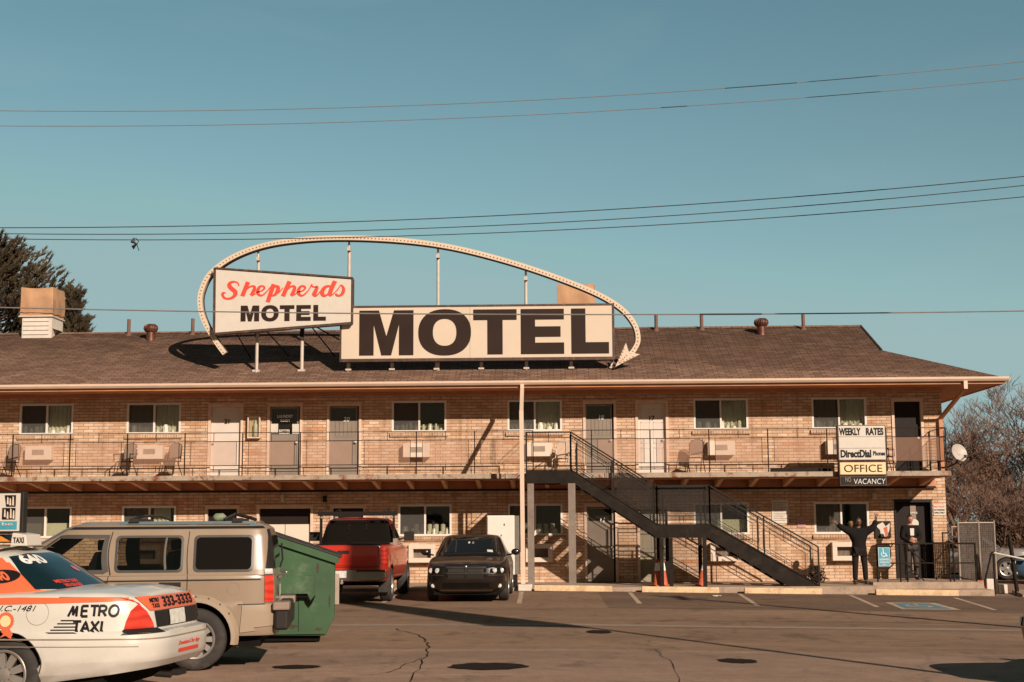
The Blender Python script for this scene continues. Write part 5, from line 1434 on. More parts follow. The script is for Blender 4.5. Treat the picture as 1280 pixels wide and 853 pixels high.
    pts = [('x', -1.615+.105*math.cos(a_), .90+.105*math.sin(a_)) for a_ in [2*math.pi*i/28 for i in range(29)]]
    sh.line(b, pts, .004, .003, 1)
    b.build('panel_seams', M['acgrille'], t)
    b = MB()
    for a in AX: arch_lip(sh, b, a, .405, .335, .010, .003)
    b.build('arch_trim', M['blackplastic'], t)
    # livery lettering on the flank
    def T(txt, x, z, w, h, bold=.02, shear=0, mat='blackletter', nm='livery_lettering', par=t): return stext(nm, txt, M[mat], par, sh, ('x', x, .8), z, w, h, bold, shear, .009)
    # text runs towards the tail on this side, i.e. towards smaller s
    GL = {'M': [[(0, 0), (.52, 1)], [(.50, 1), (.60, .12)], [(.58, .12), (1.02, 1)], [(1.0, 1), (1.0, 0)]], 'E': [[(0, 0), (0, 1)], [(0, 1), (.75, 1)], [(0, .52), (.68, .52)], [(0, 0), (.75, 0)]],
          'T': [[(0, 1), (.95, 1)], [(.48, 1), (.48, 0)]], 'R': [[(0, 0), (0, 1)], [(0, 1), (.5, 1), (.72, .9), (.76, .74), (.7, .58), (.5, .48), (0, .48)], [(.38, .48), (.80, 0)]],
          'O': [[(.5+.5*math.cos(2*math.pi*i/20), .5+.52*math.sin(2*math.pi*i/20)) for i in range(21)]], 'A': [[(0, 0), (.45, 1), (.9, 0)], [(.18, .33), (.72, .33)]], 'X': [[(0, 0), (.85, 1)], [(0, 1), (.85, 0)]], 'I': [[(.1, 0), (.1, 1)]]}
    def stroke_word(word, xs_, z0, h, wd, lw):
        b = MB()
        for chh, x0_ in zip(word, xs_):
            for k_, st_ in enumerate(GL[chh]): sh.line(b, [('x', x0_-p_[0]*wd, z0+lw/2+p_[1]*(h-lw)) for p_ in st_], lw, .006+.0004*k_, 4 if len(st_) < 5 else 1)
        b.build('livery_lettering', M['blackletter'], t)
    stroke_word('METRO', (-1.905, -2.025, -2.10, -2.18, -2.265), .862, .115, .076, .023)
    stroke_word('TAXI', (-1.955, -2.035, -2.12, -2.205), .722, .118, .078, .023)
    b = MB()
    for i, (xa, xb, z) in enumerate([(-1.84, -1.96, .836), (-1.81, -1.985, .808), (-1.78, -1.985, .778), (-1.75, -1.985, .750), (-1.72, -1.985, .724)]): sh.line(b, [('x', xa, z), ('x', xb, z)], .011, .005, 3)
    b.build('livery_lettering', M['blackletter'], t)
    T('P.U.C.-1481', -1.12, .985-.065, .50, .05, .0, .3, nm='permit_number')
    # rosette sticker
    pts = []
    for i in range(40):
        a_ = 2*math.pi*i/40; r_ = .078*(1 if i % 2 else 1.1); pts.append(('x', -1.315+r_*math.cos(a_), .83+r_*math.sin(a_)))
    ro_ = sh.patch('rosette_sticker', pts, M['taxiorange'], t, .004, 1)
    sh.patch('rosette_sticker', [('x', -1.315+.052*math.cos(2*math.pi*i/20), .83+.052*math.sin(2*math.pi*i/20)) for i in range(20)], M['signyellow'], t, .007, 1)
    sh.patch('rosette_sticker', [('x', -1.30, .76), ('x', -1.27, .68), ('x', -1.33, .70), ('x', -1.38, .67), ('x', -1.36, .76)], M['taxiorange'], t, .003, 1)
    # cab number oval on the pillar
    gh.patch('number_oval', [('x', -1.13+.155*math.cos(2*math.pi*i/24), 1.225+.062*math.sin(2*math.pi*i/24)) for i in range(24)], M['blackletter'], t, .006, 2)
    stext('cab_number', '640', M['taxiorange'], t, gh, ('s', gh.s_of_x(-1.02, 1.22), 0), 1.185, .22, .085, .04, .0, .012)
    stext('window_lettering', '640', M['whiteletter'], gl, gh, ('s', gh.s_of_y(.60, True), 0), 1.33, .42, .085, .04, 0, .012)
    stext('window_lettering', 'METRO TAXI', M['redletter'], gl, gh, ('s', gh.s_of_y(.52, True), 0), 1.15, .36, .028, .03, 0, .012)
    stext('window_lettering', '303-333-3333', M['redletter'], gl, gh, ('s', gh.s_of_y(.46, True), 0), 1.115, .28, .026, .03, 0, .012)
    stext('bumper_lettering', 'Download Our App', M['redletter'], t, sh, ('s', sh.s_of_y(.26, True), 0), .555, .55, .05, .02, .2, .006)
    b = MB(); sh.line(b, [('r', .25, .515), ('r', -.28, .515)], .035, .006, 3); b.build('bumper_lettering', M['redletter'], t)
    b = MB(); b.tube([(-2.5, .3, .30), (-2.66, .3, .29)], .03, 8); b.build('exhaust', M['blackplastic'], t)
    b = MB(); b.box(-2.58, -2.40, -.32, -.10, .24, .30); b.build('tow_bracket', M['blackplastic'], t)
    b = MB()
    c = bmesh.ops.create_uvsphere(b.bm, u_segments=12, v_segments=8, radius=.05)
    for v in c['verts']: v.co = Vector((-1.33+v.co.x*.4, -.18+v.co.y*.7, 1.26+v.co.z*1.1))
    b.build('rear_brake_lamp', M['redlens'], t, smooth=True)
    gh.patch('brake_lamp_lens', [('r', -.20+.05*math.cos(i*.524), 1.27+.03*math.sin(i*.524)) for i in range(12)], M['redlens'], gl, .01, 1)  # red lens of the brake lamp, laid on the rear glass
    for a in AX:
        for sgn in (1, -1): wheel(t, a, sgn*.845, R, .225, 9, sgn)
    # rooftop advert, seen side on, with small TAXI lamp behind it
    p = part('rooftop_advert', t, (-.57, .02, 1.535)); p.scale = (1, 1, 1.15)
    b = MB(); b.box(-.42, .62, -.045, .045, .075, .44); b.build('advert_case', M['blackplastic'], p, bevel=.01)
    b = MB(); b.box(-.385, .60, .046, .052, .10, .425); b.build('advert_panel', M['signwhite'], p)
    b = MB(); b.box(-.36, .58, .053, .056, .115, .185); b.build('advert_panel', M['blue'], p)
    b = MB(); b.prism([(-.34, .20), (-.20, .20), (-.20, .30), (-.34, .30)], .053, .056); b.prism([(-.34, .31), (-.24, .31), (-.22, .41), (-.34, .41)], .053, .056); b.build('advert_print', M['doordark'], p)
    b = MB()
    for xa_, za_, zb_ in ((-.325, .205, .28), (-.295, .21, .295), (-.262, .205, .27), (-.232, .22, .29), (-.315, .32, .40), (-.285, .32, .385), (-.258, .33, .395)): b.prism([(xa_-.009, za_), (xa_+.010, za_+.004), (xa_+.007, zb_), (xa_-.004, zb_-.006)], .057, .06)
    b.build('advert_print', M['ac'], p)
    me = text_mesh('it pays to be', .62, .035, .01)
    for v in me.vertices: v.co = (.30-v.co.x, .06-v.co.y, v.co.z+.14)
    link('lettering', me, M['signwhite'], p)
    b = MB(); b.prism([(-.40, .0), (.60, .0), (.4, .072), (-.18, .072)], -.20, .20); b.build('advert_mount', M['black'], p)
    b = MB(); b.prism([(-.38, .012), (-.27, .06), (-.24, .012)], .201, .21); b.build('marker_lamp', M['amberlens'], p)
    b = MB(); b.prism([(-.44, .0), (-.62, .0), (-.60, .11), (-.46, .13)], -.16, .16); lamp = b.build('taxi_lamp', M['signwhite'], t, bevel=.01); lamp.location = (-.50, .06, 1.505)
    me = text_mesh('TAXI', .11, .055, .01)
    for v in me.vertices: v.co = (-.475-v.co.x, .164-v.co.y, v.co.z+.03)
    link('lettering', me, M['blackletter'], lamp)
    return t
taxi()

# ---------------------------------------------------------------- big SUV
def suv():
    t = thing('parked_suv', 'champagne boxy SUV with roof rack, parked between the taxi and green dumpster', 'SUV', (-5.805, -22.165, 0.0), math.pi+rad(8))
    M['trimgrey'] = plain('window_rubber', (.05, .042, .036, 1), .45); M['tintglass'] = glass('tinted_window', (.22, .20, .17, 1), .02); M['clearglass'] = glass('door_window', (.62, .62, .56, 1), .02)
    AX = (-1.34, 1.44); R = .368
    tab = [(.30, -2.26, 2.30, .86), (.42, -2.30, 2.38, .93), (.76, -2.30, 2.40, .955), (.775, -2.27, 2.38, .945), (1.09, -2.27, 2.34, .945), (1.15, -2.26, 2.30, .93)]
    sh = Shell(tab, 11, 9, .76)
    zl = arch_low(lambda x: .36 if x > -1.8 else .40, AX, .43, .385)
    zt = lambda x: lt([(-2.3, 1.15), (1.0, 1.13), (1.2, 1.10), (2.3, 1.0), (2.4, .95)], x)
    sh.body('body', zl, zt, M['suvpaint'], t, rows=12, rr=.02, crown=.03)
    tab2 = [(1.13, -2.265, 1.32, .935), (1.20, -2.255, 1.18, .925), (1.60, -2.20, .48, .83), (1.69, -2.17, .33, .80), (1.75, -2.10, .20, .74)]
    gh = Shell(tab2, 13, 8, 1.3, .04)
    WZ0, WZ1 = 1.19, 1.59
    gh.body('cabin', lambda x: 1.13, lambda x: 1.755, M['suvpaint'], t, rows=14, rr=.05, crown=.03, zs=(WZ0, WZ1), holes=[[(-1.145, WZ0), (-.375, WZ0), (-.375, WZ1), (-1.145, WZ1)], [(-.25, WZ0), (.84, WZ0), (.30, WZ1), (-.25, WZ1)]])
    b = MB()
    for x_, ys in ((.05, (-.42, .42)), (-.85, (-.5, 0, .5))):
        for y_ in ys:
            b.prism([(x_, .75), (x_+.5, .78), (x_+.5, .92), (x_+.08, .95), (x_-.12, 1.42), (x_-.20, 1.40)], y_-.23, y_+.23)
            b.box(x_-.22, x_-.13, y_-.13, y_+.13, 1.43, 1.56)
    b.build('seats', M['underbody'], t, bevel=.02)
    b = MB(); b.prism([(.75, .9), (1.2, .9), (1.25, 1.12), (.82, 1.16)], -.8, .8); b.tube([(.62, .42+.16*math.cos(a_*math.pi/8), 1.12+.16*math.sin(a_*math.pi/8)) for a_ in range(17)], .014, 6); b.build('dashboard', M['underbody'], t)
    b = MB(); b.box(.55, .63, .12, .02, 1.48, 1.53); b.build('rear_view_mirror', M['underbody'], t)
    b = MB(); b.box(-2.2, 1.2, -.78, .78, .70, .74); b.build('cabin_floor', M['underbody'], t)
    b = MB(); b.box(-2.1, 2.2, -.75, .75, .26, .8); b.build('underbody', M['underbody'], t)
    for sgn in (1, -1):
        def rp(x0, x1, z0, z1, r=.045, xt0=None, xt1=None):
            xt0 = x0 if xt0 is None else xt0; xt1 = x1 if xt1 is None else xt1
            return [('x', x0, z0+r, sgn), ('x', x0+r*.3, z0+r*.3, sgn), ('x', x0+r, z0, sgn), ('x', x1-r, z0, sgn), ('x', x1-r*.3, z0+r*.3, sgn), ('x', x1, z0+r, sgn), ('x', xt1, z1-r, sgn), ('x', xt1-r*.3, z1-r*.3, sgn), ('x', xt1-r, z1, sgn), ('x', xt0+r, z1, sgn), ('x', xt0+r*.3, z1-r*.3, sgn), ('x', xt0, z1-r, sgn)]
        for (x0, x1, a, c) in ((-1.99, -1.31, -1.97, -1.31), (-1.145, -.375, -1.145, -.375)):
            inn, out = rp(x0+.006, x1-.006, 1.196, 1.584), rp(x0-.022, x1+.022, 1.168, 1.612, .05)
            def fine(pl):
                q_ = []
                for p1, p2 in zip(pl, pl[1:]+pl[:1]):
                    for k_ in range(8): q_.append((p1[1]+(p2[1]-p1[1])*k_/8, p1[2]+(p2[2]-p1[2])*k_/8))
                return q_
            b = MB(); fi, fo = fine(inn), fine(out)
            vi = [b.bm.verts.new(gh.at2(sgn*gh.s_of_x(x_, z_), z_, .008)) for x_, z_ in fi]; vo = [b.bm.verts.new(gh.at2(sgn*gh.s_of_x(x_, z_), z_, .006)) for x_, z_ in fo]
            vm = [b.bm.verts.new(gh.at2(sgn*gh.s_of_x(x_, z_), z_, -.02)) for x_, z_ in fi]
            for k_ in range(len(vi)):
                k2 = (k_+1) % len(vi); b.bm.faces.new((vi[k_], vi[k2], vo[k2], vo[k_])); b.bm.faces.new((vm[k_], vm[k2], vi[k2], vi[k_]))
            b.build('window_trim', M['trimgrey'], t)
            gh.patch('side_window', rp(x0, x1, 1.19, 1.59), M['carglass'] if x0 < -1.5 else M['tintglass'], t, .005 if x0 < -1.5 else -.006)
        b = MB(); gh.line(b, [('x', -.255, 1.18, sgn), ('x', .86, 1.18, sgn), ('x', .31, 1.60, sgn), ('x', -.255, 1.60, sgn), ('x', -.255, 1.17, sgn)], .045, .008, 6); b.build('window_trim', M['trimgrey'], t)
        gh.patch('side_window', [('x', -.25, 1.19, sgn), ('x', .85, 1.19, sgn), ('x', .31, 1.59, sgn), ('x', -.25, 1.59, sgn)], M['clearglass'], t, -.004)
        b = MB(); gh.line(b, [('x', -.96, 1.20, sgn), ('x', -.96, 1.585, sgn)], .022, .008); b.build('window_divider', M['chrome'], t)
        # black waist line, lower cladding and seams
        b = MB()
        sh.line(b, [('x', -2.1, 1.075, sgn), ('x', 1.9, 1.06, sgn)], .016, .005)
        sh.line(b, [('x', -2.15, .775, sgn), ('x', -1.83, .775, sgn)], .012, .006)
        sh.line(b, [('x', -.29, .42, sgn), ('x', -.29, 1.13, sgn)], .010); sh.line(b, [('x', -1.05, .80, sgn), ('x', -1.05, 1.13, sgn)], .010) if False else None
        sh.line(b, [('x', .85, .42, sgn), ('x', .85, 1.12, sgn)], .010)
        gh.line(b, [('x', -1.225, 1.14, sgn), ('x', -1.225, 1.66, sgn)], .010); gh.line(b, [('x', -.31, 1.14, sgn), ('x', -.31, 1.66, sgn)], .010)
        sh.line(b, [('x', -1.225, .82, sgn), ('x', -1.225, 1.13, sgn)], .010)
        pts = [('x', -1.78+.075*math.cos(a_), .965+.075*math.sin(a_), sgn) for a_ in [2*math.pi*i/28 for i in range(29)]]
        b2 = MB(); sh.line(b2, pts, .006, .004, 1); b2.build('fuel_cap', M['acgrille'], t)
        gh.line(b, [('x', -2.12, 1.705, sgn), ('x', .20, 1.70, sgn)], .030, .004); gh.line(b, [('x', .22, 1.70, sgn), ('x', 1.05, 1.24, sgn)], .022, .004)
        b.build('panel_seams', M['blackplastic'], t)
        # flared wheel arches
        for a in AX:
            b = MB(); prev = None
            for i in range(25):
                an = math.pi*(1.06-1.12*i/24); ri, ro2 = .425, .515
                pin = (a+ri*math.cos(an), .385+ri*math.sin(an)); po = (a+ro2*math.cos(an), .385+ro2*math.sin(an)*1.0)
                q = [b.bm.verts.new((pin[0], sgn*.945, max(.3, pin[1]))), b.bm.verts.new((pin[0], sgn*1.005, max(.3, pin[1]))), b.bm.verts.new(((pin[0]*.45+po[0]*.55), sgn*1.0, max(.3, pin[1]*.45+po[1]*.55))), b.bm.verts.new((po[0], sgn*.945, max(.3, po[1])))]
                if prev:
                    for k in range(3): b.bm.faces.new((prev[k], q[k], q[k+1], prev[k+1]))
                prev = q
            b.build('wheel_arch_flare', M['suvlower'], t, smooth=True)
        b = MB()
        for i in range(7):
            an = math.pi*(.2+.6*i/6); c = bmesh.ops.create_uvsphere(b.bm, u_segments=8, v_segments=5, radius=.014)
            for v in c['verts']: v.co += Vector((-1.34+.49*math.cos(an), sgn*.985, .385+.49*math.sin(an)))
        b.build('flare_bolts', M['chrome'], t)
        sh.patch('tail_lamp', [('x', -2.145, .80, sgn), ('x', -2.14, 1.12, sgn), ('r', sgn*.80, 1.12), ('r', sgn*.80, .80)], M['redlens'], t, .016, 3)
        gh.patch('tail_lamp_top', [('x', -2.145, 1.135, sgn), ('x', -2.14, 1.20, sgn), ('r', sgn*.80, 1.20), ('r', sgn*.80, 1.135)], M['clearlens'], t, .016, 3)
        for hx in (-1.02, -.05):
            b = MB(); b.box(hx-.12, hx+.12, sgn*.95, sgn*.98, 1.0, 1.035); b.box(hx-.13, hx+.13, sgn*.945, sgn*.95, .985, 1.05); b.build('door_handle', M['blackplastic'], t, bevel=.006)
        mirror(t, .85, sgn*.93, 1.22, 'blackplastic', sgn, 1.25)
        sh.patch('headlamp', [('f', sgn*.88, .80), ('f', sgn*.88, .98), ('f', sgn*.62, .98), ('f', sgn*.62, .80)], M['clearlens'], t, .01, 2)
        # roof rails, with the mirrored sky's blue-grey put into the base colour
        b = MB(); b.beam((-2.0, sgn*.72, 1.762), (-.40, sgn*.72, 1.762), .05, .04)
        for x in (-1.98, -1.25, -.42): b.box(x-.04, x+.04, sgn*.72-.022, sgn*.72+.022, 1.70, 1.77)
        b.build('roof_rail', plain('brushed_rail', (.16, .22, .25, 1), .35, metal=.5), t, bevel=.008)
    b = MB()
    for x in (-1.80, -.55): b = MB(); b.beam((x, -.72, 1.80), (x, .72, 1.80), .05, .03); b.box(x-.06, x+.06, .70, .78, 1.775, 1.82); b.build('roof_crossbar', M['blackplastic'], t)
    # strapped odds and ends on the rack
    b = MB(); b.tube([(-.5, .6, 1.81), (-.65, .62, 1.85), (-.85, .6, 1.845), (-.97, .62, 1.80)], .018, 6); b.build('luggage_strap', M['blackplastic'], t); b = MB(); b.tube([(-1.62, .6, 1.80), (-1.75, .5, 1.87), (-1.95, .62, 1.82), (-2.0, .5, 1.80)], .022, 6); b.build('luggage_strap', M['blackplastic'], t)
    b = MB(); c = bmesh.ops.create_icosphere(b.bm, subdivisions=2, radius=1)
    for v in c['verts']: v.co = Vector((-1.55+v.co.x*.09, .45+v.co.y*.1, 1.83+v.co.z*.05+.01*math.sin(v.co.x*40)))
    b.build('green_bundle', plain('faded_green_cloth', (.20, .25, .15, 1), .9), t, smooth=True)
    # tailgate
    gh.patch('rear_window', [('r', .70, 1.20), ('r', .66, 1.60), ('r', -.66, 1.60), ('r', -.70, 1.20)], M['carglass'], t, .012, 3)
    gh.patch('rear_pillar', [('r', .86, 1.20), ('r', .80, 1.68), ('r', .70, 1.68), ('r', .74, 1.20)], M['blackplastic'], t, .014, 3)
    sh.patch('licence_plate', [('r', .18, .84), ('r', .18, .98), ('r', -.18, .98), ('r', -.18, .84)], M['plate'], t, .02, 2)
    b = MB(); b.prism([(-2.285, .42), (-2.42, .50), (-2.44, .70), (-2.40, .78), (-2.285, .78)], -.90, .90, 'Y') if False else b.box(-2.44, -2.27, -.90, .90, .46, .77)
    b.build('rear_bumper', M['blackplastic'], t, bevel=.03)
    sh.patch('bumper_corner', [('x', -1.86, .44), ('x', -2.05, .46), ('r', .93, .50), ('r', .80, .52), ('r', .80, .765), ('x', -1.88, .765)], M['suvlower'], t, .016, 4)
    b = MB(); b.box(-2.455, -2.25, .60, .94, .70, .80); b.build('bumper_pad', M['acgrille'], t, bevel=.02); b = MB(); b.box(-2.455, -2.25, -.94, -.60, .70, .80); b.build('bumper_pad', M['acgrille'], t, bevel=.02)
    b = MB(); b.tube([(-2.29, .1, 1.16), (-2.36, .12, 1.14), (-2.38, .3, 1.13)], .02, 6); b.box(-2.33, -2.28, -.35, .35, 1.06, 1.10); b.build('tailgate_handle', M['chrome'], t, bevel=.006)
    b = MB(); b.tube([(-2.30, .3, 1.2), (-2.33, .28, 1.3), (-2.31, .2, 1.5)], .012, 5); b.build('rear_wiper', M['blackplastic'], t)
    b = MB(); b.box(2.36, 2.46, -.92, .92, .45, .72); b.build('front_bumper', M['suvlower'], t, bevel=.03)
    for a in AX:
        for sgn in (1, -1): wheel(t, a, sgn*.85, R, .245, 10, sgn, .64)
    return t
suv()

# ---------------------------------------------------------------- red pickup seen from behind
def pickup():
    t = thing('pickup_truck', 'red pickup truck with black rack, parked nose to the wall beside the dumpster', 'pickup truck', (-4.70, -5.95, .0), math.pi/2)
    AX = (-1.75, 1.75); R = .38
    tab = [(.42, -2.72, 2.70, .86), (.52, -2.74, 2.76, .94), (.75, -2.76, 2.80, .97), (1.05, -2.76, 2.76, .965), (1.28, -2.74, 2.68, .93)]
    sh = Shell(tab, 16, 6, .75)
    zl = arch_low(.48, AX, .44, .40)
    zt = lambda x: lt([(-2.76, 1.27), (.9, 1.27), (1.1, 1.22), (2.4, 1.12), (2.8, 1.02)], x)
    sh.body('body', zl, zt, M['redpaint'], t, rows=12, rr=.03, crown=.01)
    b = MB(); b.box(-2.66, -.55, -.80, .80, 1.275, 1.29); b.build('bed_cover', M['underbody'], t)
    b = MB(); b.box(-2.5, 2.6, -.78, .78, .38, .85); b.build('underbody', M['underbody'], t)
    tab2 = [(1.24, -.60, 1.32, .915), (1.32, -.56, 1.18, .90), (1.74, -.42, .48, .77), (1.82, -.36, .36, .74), (1.87, -.28, .26, .68)]
    gh = Shell(tab2, 9, 7, 1.35)
    gh.body('cab', lambda x: 1.24, lambda x: 1.875, M['redpaint'], t, rows=10, rr=.05, crown=.03)
    gh.patch('window_surround', [('r', .89, 1.285), ('r', .80, 1.825), ('r', -.80, 1.825), ('r', -.89, 1.285)], M['underbody'], t, .006, 6)
    gh.patch('rear_window', [('r', .84, 1.33), ('r', .76, 1.79), ('r', -.76, 1.79), ('r', -.84, 1.33)], M['carglass'], t, .010, 6)
    b = MB(); gh.line(b, [('r', -.24, 1.37), ('r', -.23, 1.73)], .02, .010); gh.line(b, [('r', .24, 1.37), ('r', .23, 1.73)], .02, .010); b.build('window_divider', M['blackplastic'], t)
    for sgn in (1, -1):
        gh.patch('side_window', [('x', -.40, 1.33, sgn), ('x', -.32, 1.74, sgn), ('x', .36, 1.74, sgn), ('x', .85, 1.36, sgn)], M['carglass'], t, .006)
        b = MB(); b.tube([(.27, sgn*.86, 1.36), (.27, sgn*1.08, 1.42)], .022, 6); b.box(.20, .34, min(sgn*1.03, sgn*1.27), max(sgn*1.03, sgn*1.27), 1.34, 1.56); b.build('side_mirror', M['blackplastic'], t, bevel=.03)
        sh.patch('tail_lamp', [('r', sgn*.955, .86), ('r', sgn*.955, 1.22), ('r', sgn*.83, 1.22), ('r', sgn*.83, .86)], M['redlens'], t, .012, 2)
        sh.patch('headlamp', [('f', sgn*.90, .80), ('f', sgn*.90, 1.0), ('f', sgn*.6, 1.0), ('f', sgn*.6, .80)], M['clearlens'], t, .01, 2)
        # pale camouflage style decals on the bed side
        rn = random.Random(3)
        for k in range(5):
            cx, cz = -2.3+k*.42, .85+(k % 2)*.14
            sh.patch('bed_side_decal', [('x', cx+rn.uniform(.10, .15)*math.cos(2*math.pi*i/8), cz+rn.uniform(.06, .10)*math.sin(2*math.pi*i/8), sgn) for i in range(8)], M['tarp'], t, .005, 1)
    # tailgate
    b = MB()
    for pts in ([('r', .80, .80), ('r', .80, 1.255)], [('r', -.80, .80), ('r', -.80, 1.255)], [('r', .80, .80), ('r', -.80, .80)]): sh.line(b, pts, .012, .005)
    b.build('tailgate_seam', M['underbody'], t)
    sh.patch('tailgate_moulding', [('r', .78, .84), ('r', .78, .90), ('r', -.78, .90), ('r', -.78, .84)], M['redpaint'], t, .014, 2)
    sh.patch('tailgate_handle', [('r', .13, 1.09), ('r', .13, 1.16), ('r', -.13, 1.16), ('r', -.13, 1.09)], M['blackplastic'], t, .015, 2)
    b = MB(); b.prism([(-.96, .54), (-.90, .74), (-.25, .72), (-.20, .66), (.20, .66), (.25, .72), (.90, .74), (.96, .54), (.80, .50), (-.80, .50)], -2.92, -2.76, 'X') if False else None
    b = MB(); b.prism([(-.98, .56), (-.97, .74), (.97, .74), (.98, .56), (.85, .50), (-.85, .50)], -2.93, -2.765, 'X'); b.build('rear_bumper', M['chrome'], t, bevel=.02)
    b = MB(); b.box(-2.945, -2.932, -.10, .26, .57, .72); b.build('licence_plate', M['plate'], t)
    b = MB(); b.box(-2.94, -2.931, -.96, -.32, .70, .735); b.box(-2.94, -2.931, .45, .96, .70, .735); b.build('bumper_step', M['blackplastic'], t)
    b = MB(); b.tube([(-2.75, 0, .46), (-2.98, 0, .46)], .03, 6); b.lathe([(.001, .53), (.028, .52), (.028, .49), (.012, .47)], (-2.96, 0, 0), 'Z', 10); b.build('tow_hitch', M['chain'], t)
    # rack over cab with lamps
    b = MB()
    for x in (-.55, ):
        for y in (-.88, .88): b.beam((x, y, 1.27), (x, y*.98, 1.97), .05, .05)
        b.beam((x, -.95, 1.99), (x, .95, 1.99), .08, .10); b.beam((x+.9, -.80, 1.97), (x+.9, .80, 1.97), .05, .05); b.beam((x, -.80, 1.985), (x+.95, -.80, 1.985), .04, .04); b.beam((x, .80, 1.985), (x+.95, .80, 1.985), .04, .04)
    b.box(-.57, -.52, .84, .90, 1.27, 2.0)
    b.build('headache_rack', M['black'], t)
    for y in (-.82, -.70, -.45, .50, .66, .84):
        b = MB(); b.box(-.62, -.55, y-.04, y+.04, 1.88, 1.925); b.build('work_lamp', M['chain'], t, bevel=.01)
    b = MB()
    for y0, s_ in ((-.85, 1), (-.6, -1), (-.3, 1), (.55, -1), (.8, 1)):
        b.tube([(-.55, y0, 1.98), (-.55, y0+.05*s_, 2.06), (-.5, y0+.12*s_, 2.09), (-.5, y0+.16*s_, 1.99)], .011, 5)
    for y0 in (-.78, -.66, .62, .74): b.tube([(-.55, y0, 1.98), (-.55, y0, 2.12)], .010, 5)
    b.build('rack_hooks', M['black'], t)
    b = MB(); b.box(-.62, -.5, -.97, -.86, 1.24, 1.40); b.tube([(-.60, -.95, 1.4), (-.60, -.93, 1.30), (-.6, -.78, 1.28)], .02, 5); b.build('rack_clamp', M['chain'], t)
    for a in AX:
        for sgn in (1, -1): wheel(t, a, sgn*.85, R, .26, 8, sgn, .60)
    for sgn in (1, -1): b = MB(); b.box(-2.20, -2.18, min(sgn*.72, sgn*.97), max(sgn*.72, sgn*.97), .22, .5); b.build('mud_flap', M['rubber'], t)
    return t
pickup()

